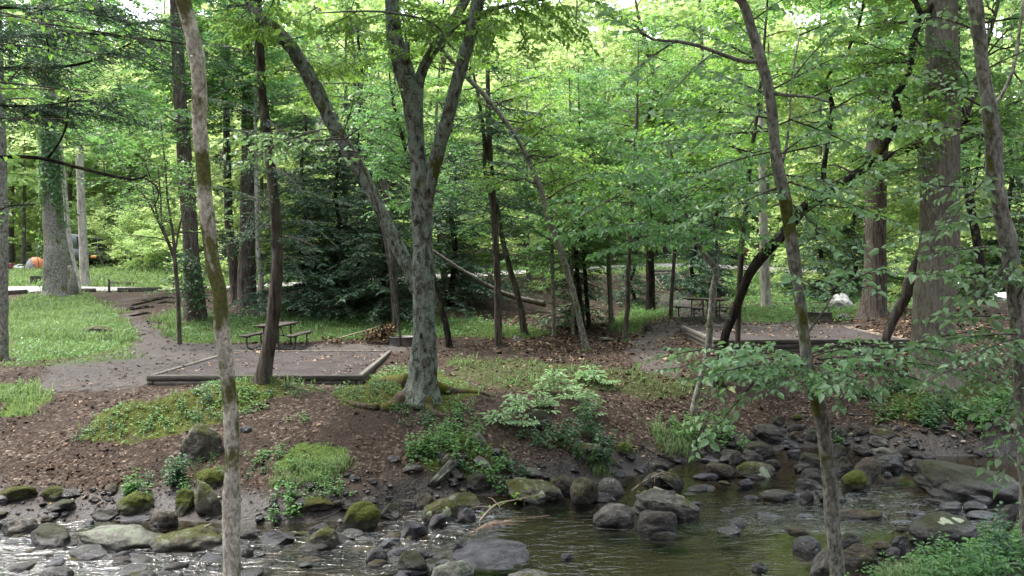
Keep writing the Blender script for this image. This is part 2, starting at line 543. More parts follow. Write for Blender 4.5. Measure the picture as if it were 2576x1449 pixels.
g = NT('ground_soil')
c = g.coord()
vor = g.n('ShaderNodeTexVoronoi', {'Vector': g.n('ShaderNodeMixRGB', {0: .12, 1: c, 2: g.n('ShaderNodeTexNoise', {'Vector': c, 'Scale': 5.}).outputs[1]}).outputs[0], 'Scale': 21.})
cell = g.n('ShaderNodeSeparateColor', {0: vor.outputs['Color']}).outputs[0]
fine = g.noise(c, 36, 5, .7); big = g.noise(c, .9, 4, .6); mid = g.noise(c, 5, 5, .65)
lit = g.ramp(cell, (0., (.024, .017, .013)), (.35, (.050, .034, .025)), (.62, (.080, .060, .047)), (.85, (.125, .098, .078)), (1., (.22, .18, .145)))
soil = g.ramp(fine, (.3, (0.022, 0.017, 0.014)), (.7, (0.059, 0.045, 0.037)))
lf = g.ramp(g.math('ADD', g.math('MULTIPLY', big, .6), g.math('MULTIPLY', mid, .5)), (.44, .0), (.6, .85))
col = g.mix(lf, soil, lit)
col = g.mix(g.ramp(vor.outputs['Distance'], (.25, 0.), (.55, .55)), col, (.018, .013, .01))
grav = g.ramp(g.noise(c, 55, 3, .8), (.3, (0.043, 0.040, 0.037)), (.55, (0.099, 0.093, 0.088)), (.75, (0.186, 0.177, 0.167)))
grav = g.mix(g.ramp(mid, (.45, 0.), (.68, .6)), grav, soil)
grass = g.ramp(g.noise(c, 14, 6, .7), (.3, (.03, .05, .012)), (.6, (.07, .11, .025)), (.8, (.11, .15, .04)))
moss = g.ramp(g.noise(c, 22, 5, .7), (.3, (.022, .030, .008)), (.55, (.055, .068, .013)), (.8, (.10, .11, .02)))
mud = g.ramp(fine, (.3, (0.034, 0.027, 0.021)), (.7, (0.081, 0.065, 0.053)))
edge = g.math('SUBTRACT', mid, .5)
def blend(col, name, new, k=1., thr=.5, soft=.18):
    a = g.math('ADD', g.attr(name), g.math('MULTIPLY', edge, .9))
    return g.mix(g.math('MULTIPLY', g.ramp(a, (thr - soft, 0.), (thr + soft, 1.)), k), col, new)
col = blend(col, 'gravel', grav, .72, .5, .3)
col = blend(col, 'mud', mud, .9)
col = blend(col, 'grass', grass, .9)
col = blend(col, 'thin', grass, .35)
col = blend(col, 'moss', moss, .85, .62, .16)
wet = g.ramp(g.attr('wet'), (.25, 0.), (.8, 1.))
col = g.mix(g.math('MULTIPLY', wet, .7), col, (.010, .008, .007))
h = g.math('ADD', g.math('MULTIPLY', fine, .5), g.math('ADD', mid, g.math('MULTIPLY', vor.outputs['Distance'], -.5)))
M['ground'] = g.done(g.n('ShaderNodeBsdfPrincipled', {'Base Color': col, 'Roughness': g.math('SUBTRACT', .93, g.math('MULTIPLY', wet, .5)), 'Specular IOR Level': g.math('ADD', .06, g.math('MULTIPLY', wet, .3)), 'Normal': g.bump(h, .8, .04)}))

b = MB(); b.add(np.stack([GX, GY, GZ], -1).reshape(-1, 3), gq)
ground = b.build('ground', M['ground'], smooth=True, attrs=dict(gravel=m_gravel, grass=m_grass, moss=m_moss, mud=m_mud, thin=m_thin, wet=m_wet))
ground['kind'] = 'structure'

# ---- creek
RIF = [(area((-100, 1345), (300, 1380), (620, 1330), (640, 1480), (-100, 1480)), 1.0), (area((1020, 1290), (1180, 1260), (1330, 1290), (1260, 1340), (1150, 1400), (950, 1440), (900, 1380)), 1.0), (area((560, 1330), (900, 1330), (1000, 1480), (560, 1480)), .6),
       (area((1950, 1250), (2200, 1210), (2420, 1260), (2480, 1340), (2250, 1330), (1900, 1330), (1700, 1330)), .75), (area((1250, 1290), (1900, 1250), (2000, 1480), (1250, 1480)), .16)]
wx = np.arange(-17, 20, .05); wy = np.arange(6.8, 20.5, .05)
WX, WY = np.meshgrid(wx, wy)
rif = np.zeros(WX.shape)
for poly, a in RIF:
    s = np.zeros(WX.shape)
    for k in range(4):
        s += inside(poly, WX + .5 * n2(WX, WY, .9, 80 + k, 2), WY + .5 * n2(WX, WY, .9, 90 + k, 2)) / 4.
    rif = np.maximum(rif, s * a)
rif = np.where((WX < -6.5), np.maximum(rif, .8), rif)
for _ in range(3):
    rif = (rif + np.roll(rif, 2, 0) + np.roll(rif, -2, 0) + np.roll(rif, 2, 1) + np.roll(rif, -2, 1)) / 5
flow = .35
xa, ya = (WX * cos(flow) + WY * sin(flow)) * .6, -WX * sin(flow) + WY * cos(flow)
w1 = n2(xa * .8, ya * 1.5, 3.2, 101, 3); w2 = n2(xa, ya * 1.4, 8.0, 111, 2)
WZ = zwat(WX) + .0025 * w1 + rif * (.034 * w1 + .020 * w2) + .012 * rif
b = MB()
k = len(wx)
wi = (np.arange(len(wy) - 1)[:, None] * k + np.arange(k - 1)[None])
b.add(np.stack([WX, WY, WZ], -1).reshape(-1, 3), np.stack([wi, wi + 1, wi + k + 1, wi + k], -1).reshape(-1, 4))
w = NT('creek_water')
c = w.coord((.55, 1.7, 1))
rp = w.attr('riffle')
hh = w.math('ADD', w.math('MULTIPLY', w.noise(c, 5, 3, .5, .8), w.math('ADD', .10, w.math('MULTIPLY', rp, 1.2))), w.math('MULTIPLY', w.noise(c, 15, 2, .5), w.math('ADD', .012, w.math('MULTIPLY', rp, .30))))
bn = w.bump(hh, .9, .07)
lw = w.n('ShaderNodeFresnel', {'IOR': 1.45, 'Normal': bn})
gl = w.n('ShaderNodeBsdfGlossy', {'Color': (1, 1, 1, 1), 'Roughness': .06, 'Normal': bn})
tr = w.n('ShaderNodeBsdfTransparent', {'Color': (.62, .61, .50, 1)})
foam_glint = w.n('ShaderNodeBsdfDiffuse', {'Color': (.55, .57, .6, 1)})  # rapids foam, with sky glints on the ripples painted in as white
s1 = w.n('ShaderNodeMixShader', {0: w.math('MULTIPLY', lw.outputs[0], 1.0), 1: tr.outputs[0], 2: gl.outputs[0]})
ff = w.math('MULTIPLY', w.ramp(w.noise(w.coord((.5, 2.0, 1)), 7, 5, .7, 1.2), (.56, 0.), (.74, .75)), w.ramp(rp, (.5, 0.), (1., .8)))
M['water'] = w.done(w.n('ShaderNodeMixShader', {0: ff, 1: s1.outputs[0], 2: foam_glint.outputs[0]}))
water = b.build('creek_water', M['water'], smooth=True, attrs=dict(riffle=rif))
water['kind'] = 'structure'

# ---- gravel road loop beyond the bank
sp = spline([(-46, 42.6, 0), (-30, 42.8, 0), (-18, 43.2, 0), (-11, 43.4, 0), (0, 44, 0), (9, 46.6, 0), (24, 49, 0), (46, 50, 0)], .8)
T_ = nrm(np.gradient(sp[:, :2], axis=0)); Nn = np.stack([-T_[:, 1], T_[:, 0]], 1)
b = MB(); cols = np.linspace(-1.9, 1.9, 9)
rp_ = sp[:, None, :2] + Nn[:, None] * cols[None, :, None]
rz_ = terrain(rp_[..., 0], rp_[..., 1]) + .05
b.add(np.concatenate([rp_, rz_[..., None]], -1).reshape(-1, 3), np.stack([(i_ := np.arange(len(sp) - 1)[:, None] * 9 + np.arange(8)[None]), i_ + 1, i_ + 10, i_ + 9], -1).reshape(-1, 4)[:, ::-1])
M['road'] = plain('road_gravel', (.15, .145, .14), (.27, .26, .25), 6, .95, .2, .2)
road = b.build('road', M['road'], smooth=True); road['kind'] = 'structure'


# ---- fallen leaves, gravel and grass: nobody could count them
def scatter(n, x0, x1, y0, y1, r):
    return r.uniform(x0, x1, n), r.uniform(y0, y1, n)


PADS = []                                                        # filled below: corners of the tent pads


def pads():
    a = [(-7.8, 17.0), (-3.28, 17.0), (-3.59, 23.1), (-8.13, 23.1)]
    b = [(5.09, 19.7), (9.87, 19.7), (10.8, 25.8), (5.58, 25.8)]
    return [np.array(a), np.array(b)]


PADS = pads()
PADZ = [.10, .68]
r = rs(5)
x, y = scatter(150000, -14, 16, 11.4, 31, r)
x = np.where(np.abs(x) > .66 * y + .5, x * .7, x)
t = y - np.interp(x, TX, TY)
z = terrain(x, y)
dens = .5 + .75 * n2(x, y, .8, 31, 4)
dens *= (1 - .85 * mask('grass', x, y)) * (1 - .72 * mask('gravel', x, y)) * (1 - .8 * mask('mud', x, y)) * (1 - .55 * mask('moss', x, y))
dens *= .30 + .70 * sstep(x, -2, 3) + .25 * sstep(z, -.4, -1.2)
dens *= np.where(t < .15, 0, 1)
for p in PADS:
    dens *= np.where(inside(p, x, y), 0, 1)
keep = r.rand(len(x)) < dens * .75
x, y, z = x[keep], y[keep], z[keep]
n = len(x)
an = r.uniform(0, 2 * pi, n)
T = np.stack([np.cos(an), np.sin(an), r.normal(0, .25, n)], 1)
N = nrm(np.stack([r.normal(0, .38, n), r.normal(0, .38, n), np.ones(n)], 1))
L = r.uniform(.035, .085, n) * np.clip(y / 18, .8, 1.5) * np.where(r.rand(n) < .12, 1.9, 1)
b = MB(); b.leaves(np.stack([x, y, z + .012], 1) - T * L[:, None] / 2, T, N, L, L * r.uniform(.45, .7, n), r.rand(n) ** np.where(x < 0, 2.8, 1.25), fold=.25)
px, py, pz, pt = [], [], [], []
for p, zz in zip(PADS, PADZ):                                     # a few on the pads
    xx, yy = scatter(650, p[:, 0].min(), p[:, 0].max(), p[0, 1], p[2, 1], r)
    q = inside(p, xx, yy) & (n2(xx, yy, .8, 9, 2) + r.rand(len(xx)) * .9 > .42)
    px.append(xx[q]); py.append(yy[q]); pz.append(np.full(q.sum(), zz))
px, py, pz = map(np.concatenate, (px, py, pz)); n = len(px)
an = r.uniform(0, 2 * pi, n)
T = np.stack([np.cos(an), np.sin(an), np.zeros(n)], 1)
L = r.uniform(.05, .14, n)
b.leaves(np.stack([px, py, pz + .01], 1), T, nrm(np.stack([r.normal(0, .3, n), r.normal(0, .3, n), np.ones(n)], 1)), L, L * .6, .45 + .53 * r.rand(n), fold=.3)
m = NT('fallen_leaf')
M['litter'] = m.done(m.principled(m.ramp(m.attr('tint'), (0., (.03, .017, .011)), (.28, (0.061, 0.038, 0.026)), (.5, (0.122, 0.077, 0.052)), (.74, (0.21, 0.145, 0.10)), (.93, (0.29, 0.23, 0.15)), (.985, (0.302, 0.238, 0.058)), (1., (.40, .40, .27)), interp='CONSTANT'), .9, .1))
litter = b.build('leaf_litter', M['litter']); litter['kind'] = 'stuff'; litter['label'] = 'brown fallen leaves strewn over the bank'

r = rs(6)
b = MB()
for n, x0, x1, y0, y1, hh, ww in ((230000, -16, 17, 12.4, 34, .15, .012), (75000, -27, -11, 24, 34, .24, .016), (70000, -30, -8, 34, 44, .22, .022), (150000, -36, 36, 34, 66, .26, .035)):
    x, y = scatter(n, x0, x1, y0, y1, r)
    if y0 > 30:
        d = np.maximum(mask('grass', x, y) * .9, farmask(x, y) * .55)
        rd = np.abs(y - np.interp(x, sp[:, 0], sp[:, 1])) < 1.95
        d = np.where(rd, 0, d)
    else:
        d = mask('grass', x, y) * (.75 + .5 * n2(x, y, 1.2, 12, 3)) + .35 * mask('thin', x, y) * sstep(n2(x, y, 2.0, 13, 2), -.05, .35) + .10 * mask('moss', x, y)
    d = np.where(y - np.interp(x, TX, TY) < .2, 0, d)
    for p in PADS:
        d = np.where(inside(p, x, y), 0, d)
    q = r.rand(n) < d
    x, y = x[q], y[q]; n = len(x); z = terrain(x, y)
    h_ = hh * r.uniform(.35, 1.3, n) * np.clip(.85 + 1.1 * n2(x, y, .8, 14, 3), .25, 2)
    an = r.uniform(0, 2 * pi, n); ln = r.uniform(.15, .75, n)
    D = np.stack([np.cos(an), np.sin(an)], 1)
    S = np.stack([-D[:, 1], D[:, 0]], 1) * (ww * r.uniform(.6, 1.4, n))[:, None]
    base = np.stack([x, y, z - .01], 1)
    mid_ = base + np.concatenate([D * (h_ * ln * .35)[:, None], (h_ * .6)[:, None]], 1)
    tip = base + np.concatenate([D * (h_ * ln)[:, None], (h_ * (1 - .25 * ln))[:, None]], 1)
    S3 = np.concatenate([S, np.zeros((n, 1))], 1)
    V = np.stack([base - S3, base + S3, mid_ + S3 * .8, tip, mid_ - S3 * .8], 1)
    bb = np.arange(n)[:, None] * 5
    b.add(V.reshape(-1, 3), [bb + np.array([[0, 1, 2, 4]]), bb + np.array([[4, 2, 3]])], np.repeat(np.clip(r.normal(.45, .22, n) + .35 * n2(x, y, .6, 19, 2), 0, .95), 5))
grass_o = b.build('grass', M['grass']); grass_o['kind'] = 'stuff'; grass_o['label'] = 'green grass on the banks and around the clearings'

# loose pebbles along the water and on the bed
r = rs(7)
x, y = scatter(26000, -12, 14, 9, 20, r)
t = y - np.interp(x, TX, TY)
mk = mask('mud', x, y)
d = np.where((t > -3.4) & (t < .15), .10, 0) + np.where((t >= .0) & (t < .9), .55, 0) * (n2(x, y, 1.3, 15, 2) > -.1) + .35 * mk * (x < 0)
q = r.rand(len(x)) < d
x, y = x[q], y[q]; n = len(x); z = terrain(x, y)
size = r.uniform(.008, .026, n) * np.where(r.rand(n) < .10, 2.2, 1)
ico = np.array([(0, 0, 1), (1, 0, 0), (0, 1, 0), (-1, 0, 0), (0, -1, 0), (0, 0, -1)], float)
ico = np.concatenate([ico, nrm(np.array([(1, 1, .9), (-1, 1, .9), (-1, -1, .9), (1, -1, .9)]))])
fc = np.array([(0, 6, 7), (0, 7, 8), (0, 8, 9), (0, 9, 6), (6, 1, 2), (7, 2, 3), (8, 3, 4), (9, 4, 1), (6, 2, 7), (7, 3, 8), (8, 4, 9), (9, 1, 6), (5, 2, 1), (5, 3, 2), (5, 4, 3), (5, 1, 4)])
an = r.uniform(0, 2 * pi, n); st = np.stack([r.uniform(1, 1.7, n), r.uniform(.8, 1.1, n), r.uniform(.45, .8, n)], 1)
q3 = ico[None] * st[:, None] * size[:, None, None] * (1 + .15 * r.normal(size=(n, 10, 1)))
ca, sa = np.cos(an)[:, None], np.sin(an)[:, None]
V = np.stack([q3[..., 0] * ca - q3[..., 1] * sa, q3[..., 0] * sa + q3[..., 1] * ca, q3[..., 2]], -1) + np.stack([x, y, z + size * .3], 1)[:, None]
b = MB(); b.add(V.reshape(-1, 3), (np.arange(n)[:, None, None] * 10 + fc[None]).reshape(-1, 3), np.repeat(r.rand(n), 10))
m = NT('pebble')
M['pebble'] = m.done(m.principled(m.ramp(m.attr('tint'), (0., (.03, .027, .025)), (.5, (.085, .075, .068)), (.9, (.18, .165, .15)), (1., (.3, .27, .24))), .55, .4))
peb = b.build('pebbles', M['pebble'], smooth=True); peb['kind'] = 'stuff'; peb['label'] = 'small loose stones along the edge of the creek'
# ------------------------------------------------------------------ stones of the creek
def rock_mat(name, a, b_, moss=0., lich=0., wet=0., dark=.4, mcol=((.018, .022, .006), (.07, .076, .015)), lcol=(.19, .215, .165)):
    m = NT('rock_' + name)
    c = m.coord(); oi = m.n('ShaderNodeObjectInfo').outputs['Random']
    sh = m.n('ShaderNodeVectorMath', {0: c, 1: m.n('ShaderNodeCombineXYZ', {0: m.math('MULTIPLY', oi, 37.), 1: m.math('MULTIPLY', oi, 11.)}).outputs[0]}, operation='ADD').outputs[0]
    n = m.noise(sh, 4.5, 9, .74, .3); f = m.noise(sh, 38, 4, .75)
    col = m.ramp(m.math('ADD', m.math('MULTIPLY', n, .7), m.math('MULTIPLY', f, .3)), (.41, a), (.59, b_))
    geo = m.n('ShaderNodeNewGeometry')
    nz = m.n('ShaderNodeSeparateXYZ', {0: geo.outputs['Normal']}).outputs[2]
    rel = m.attr('rel')                                          # height above the waterline of this stone, 0..1
    if lich:
        l = m.noise(sh, 5.2, 8, .76, .3)
        col = m.mix(m.ramp(m.math('ADD', l, m.math('MULTIPLY', nz, .06)), (.68 - .25 * lich, 0.), (.71 - .25 * lich, .8)), col, m.mix(f, lcol, tuple(v * .6 for v in lcol)))
    if moss:
        g = m.math('ADD', m.noise(sh, 3.2, 8, .74, .4), m.math('MULTIPLY', m.math('SUBTRACT', nz, .3), .16))
        mm = m.ramp(m.noise(sh, 30, 4, .7), (.3, mcol[0]), (.72, mcol[1]))
        col = m.mix(m.ramp(g, (.78 - .5 * moss, 0.), (.86 - .5 * moss, .92)), col, mm)
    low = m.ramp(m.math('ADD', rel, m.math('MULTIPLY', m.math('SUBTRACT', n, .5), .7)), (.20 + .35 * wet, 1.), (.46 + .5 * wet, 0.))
    col = m.mix(m.math('MULTIPLY', low, .78), col, tuple(v * dark * .25 for v in b_))  # wet foot of the stone, darkened further in place of weak contact shade
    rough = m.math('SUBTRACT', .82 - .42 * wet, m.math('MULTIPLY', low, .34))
    h = m.math('ADD', n, m.math('MULTIPLY', f, .35))
    return m.done(m.n('ShaderNodeBsdfPrincipled', {'Base Color': col, 'Roughness': rough, 'Specular IOR Level': m.math('ADD', .10 + .25 * wet, m.math('MULTIPLY', low, .4)), 'Normal': m.bump(h, 1., .05)}))


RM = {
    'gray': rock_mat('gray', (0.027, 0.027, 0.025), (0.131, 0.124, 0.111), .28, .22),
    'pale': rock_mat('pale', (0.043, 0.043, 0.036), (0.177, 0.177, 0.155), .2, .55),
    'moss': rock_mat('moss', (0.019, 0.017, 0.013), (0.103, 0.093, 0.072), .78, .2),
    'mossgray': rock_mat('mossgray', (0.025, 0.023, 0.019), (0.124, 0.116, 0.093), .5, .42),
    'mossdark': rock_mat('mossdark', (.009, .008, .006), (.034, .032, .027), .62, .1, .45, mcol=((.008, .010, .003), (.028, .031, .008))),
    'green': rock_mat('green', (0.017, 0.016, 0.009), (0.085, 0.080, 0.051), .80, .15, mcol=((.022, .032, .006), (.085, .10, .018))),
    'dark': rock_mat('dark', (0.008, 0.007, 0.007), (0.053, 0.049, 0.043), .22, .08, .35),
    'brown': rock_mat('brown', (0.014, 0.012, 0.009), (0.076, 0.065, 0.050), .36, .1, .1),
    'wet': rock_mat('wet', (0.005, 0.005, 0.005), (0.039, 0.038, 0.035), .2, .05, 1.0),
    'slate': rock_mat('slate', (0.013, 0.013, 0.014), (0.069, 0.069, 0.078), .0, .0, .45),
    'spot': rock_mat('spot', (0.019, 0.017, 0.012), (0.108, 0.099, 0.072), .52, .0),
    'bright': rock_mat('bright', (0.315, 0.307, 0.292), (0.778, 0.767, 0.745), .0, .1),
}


def ico_unit(sub):
    t = (1 + 5 ** .5) / 2
    v = [(-1, t, 0), (1, t, 0), (-1, -t, 0), (1, -t, 0), (0, -1, t), (0, 1, t), (0, -1, -t), (0, 1, -t), (t, 0, -1), (t, 0, 1), (-t, 0, -1), (-t, 0, 1)]
    f = [(0, 11, 5), (0, 5, 1), (0, 1, 7), (0, 7, 10), (0, 10, 11), (1, 5, 9), (5, 11, 4), (11, 10, 2), (10, 7, 6), (7, 1, 8), (3, 9, 4), (3, 4, 2), (3, 2, 6), (3, 6, 8), (3, 8, 9), (4, 9, 5), (2, 4, 11), (6, 2, 10), (8, 6, 7), (9, 8, 1)]
    v = [tuple(nrm(a)) for a in v]
    for _ in range(sub):
        cache, nf = {}, []

        def md(a, b):
            k = (min(a, b), max(a, b))
            if k not in cache:
                v.append(tuple(nrm((np.array(v[a]) + np.array(v[b])) / 2))); cache[k] = len(v) - 1
            return cache[k]
        for a, b_, c in f:
            x, y, z = md(a, b_), md(b_, c), md(c, a)
            nf += [(a, x, z), (b_, y, x), (c, z, y), (x, y, z)]
        f = nf
    return np.array(v), np.array(f)


ICO = {k: ico_unit(k) for k in (2, 3, 4)}


def rock_shape(a, b_, c, tilt, yaw, seed, ang, sub=4):
    V, fc = ICO[sub]
    r = rs(seed)
    q = V.copy()
    for _ in range(int(6 + 7 * ang)):                             # flat faces worn by the stream
        d = nrm(r.normal(size=3)); k = r.uniform(.5, .82) if ang > .45 else r.uniform(.62, .9)
        s = q @ d
        q = q - np.maximum(s - k, 0)[:, None] * d[None] * (.9 if ang > .45 else .66)
    q = q * (1 + .20 * fbm(V * 1.3 + seed, seed, 2) + .10 * fbm(V * 3.2 + seed, seed + 3, 3))[:, None]
    q = q / np.abs(q).max(0)
    zc = np.clip(-q[:, 2], 0, 1)
    q[:, :2] *= (1 / np.maximum(np.sqrt(1 - zc ** 2), .5) ** .85)[:, None]      # seated: the sides go straight down into the bed
    q = q * np.array([a, b_, c])
    q = q + nrm(q) * (.035 * min(a, b_, c) * fbm(V * 9 + seed, seed + 7, 3))[:, None]
    x, z = q[:, 0].copy(), q[:, 2].copy()
    q[:, 0], q[:, 2] = x * cos(tilt) - z * sin(tilt), x * sin(tilt) + z * cos(tilt)
    x, y = q[:, 0].copy(), q[:, 1].copy()
    q[:, 0], q[:, 1] = x * cos(yaw) - y * sin(yaw), x * sin(yaw) + y * cos(yaw)
    return q, fc


def rock(name, box, style, label, tilt=0., ang=.3, deep=.7, cat=None, group=None, discs=(), lift=0.):
    """box = visible outline in pixels; tilt in degrees, downward to the right is negative"""
    u0, v0, u1, v1 = box
    seed = int(u0 * 7 + v0 * 13) % 9973
    base = hit((u0 + u1) / 2, v1 - .06 * (v1 - v0))
    d = base[1]; s = d / F
    w, h = (u1 - u0) / 2, (v1 - v0) / 2 * 1.26
    t = radians(tilt)
    if abs(tilt) > 3:
        C2, S2 = cos(t) ** 2, sin(t) ** 2
        de = C2 ** 2 - S2 ** 2
        aa = (w * w * C2 - h * h * S2) / de if abs(de) > .2 else w * w
        cc = (h * h * C2 - w * w * S2) / de if abs(de) > .2 else h * h * .3
        a_ = math.sqrt(max(aa, w * w * .5)) * s; hp = math.sqrt(max(cc, h * h * .14)) * s
    else:
        a_, hp = w * s, h * s
    b_ = a_ * deep if a_ > hp * .8 else hp * .9
    b_ = min(b_, hp * 2.2, a_ * 1.1)
    th = math.atan((CZ - base[2]) / d)
    c = math.sqrt(max(hp ** 2 - (b_ * sin(th)) ** 2, (.42 * hp) ** 2)) / cos(th)
    ctr = P((u0 + u1) / 2, v0 + h, d + b_ * .62)
    q, fc = rock_shape(a_, b_, c, t, rs(seed).uniform(-.25, .25), seed, ang, 4 if (u1 - u0) > 40 else 3)
    gz = base[2]
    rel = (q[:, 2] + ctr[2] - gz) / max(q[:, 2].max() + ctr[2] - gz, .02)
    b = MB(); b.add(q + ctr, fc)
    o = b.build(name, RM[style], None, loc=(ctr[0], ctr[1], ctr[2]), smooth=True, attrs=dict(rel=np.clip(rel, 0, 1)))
    tag(o, label, cat or ('boulder' if (u1 - u0) > 90 else 'rock'), group)
    for i, (cx, cy, rr, lc) in enumerate(discs):                    # round lichen discs lying on the stone
        dirs = nrm(P(cx, cy, 1.) - np.array([0, 0, CZ]))
        rel_v = q + ctr - np.array([0, 0, CZ])
        per = np.linalg.norm(rel_v - (rel_v @ dirs)[:, None] * dirs, axis=1) + 1e-4 * (rel_v @ dirs)
        cand = np.nonzero(per < .05)[0]
        k = cand[np.argmin((rel_v @ dirs)[cand])] if len(cand) else np.argmin(per)
        nn = nrm(q[k] / np.array([a_, b_, c]) ** 2)
        R_ = rr * s
        tt = nrm(np.cross(nn, [0, 0, 1.])); bb = np.cross(nn, tt)
        an = np.linspace(0, 2 * pi, 19)[:-1]
        ring = []
        for kk in (1., .55):
            for a1 in an:
                off = (tt * cos(a1) + bb * sin(a1)) * R_ * kk * (1 + .14 * sin(3 * a1 + i) + .08 * sin(7 * a1))
                pt = q[k] + off
                j = np.argmin(((q - pt) ** 2).sum(1))
                pt = pt - nn * max((pt - q[j]) @ nn, -.2 * R_)
                ring.append(pt + nn * (.006 if kk < 1 else .002))
        ring.append(q[k] + nn * .009)
        idx = np.arange(18)
        f1 = np.stack([idx, (idx + 1) % 18, (idx + 1) % 18 + 18, idx + 18], 1)
        f2 = np.stack([idx + 18, (idx + 1) % 18 + 18, np.full(18, 36)], 1)
        b = MB(); b.add(np.array(ring) + ctr, [f1, f2])
        b.build('lichen_disc', M['lichen'], o, smooth=True)
    return o


M['lichen'] = plain('lichen_crust', (.14, .17, .11), (.25, .275, .20), 30, .9, .1, .4)


def A(a, b_, c, d): return (a * .25, 1154 + b_ * .25, c * .25, 1154 + d * .25)
def B(a, b_, c, d): return (644 + a * .25, 1113.6 + b_ * .25, 644 + c * .25, 1113.6 + d * .25)
def C(a, b_, c, d): return (1261 + a * .2592, 1073 + b_ * .2592, 1261 + c * .2592, 1073 + d * .2592)
def D(a, b_, c, d): return (1851.5 + a * .287, 1033 + b_ * .287, 1851.5 + c * .287, 1033 + d * .287)


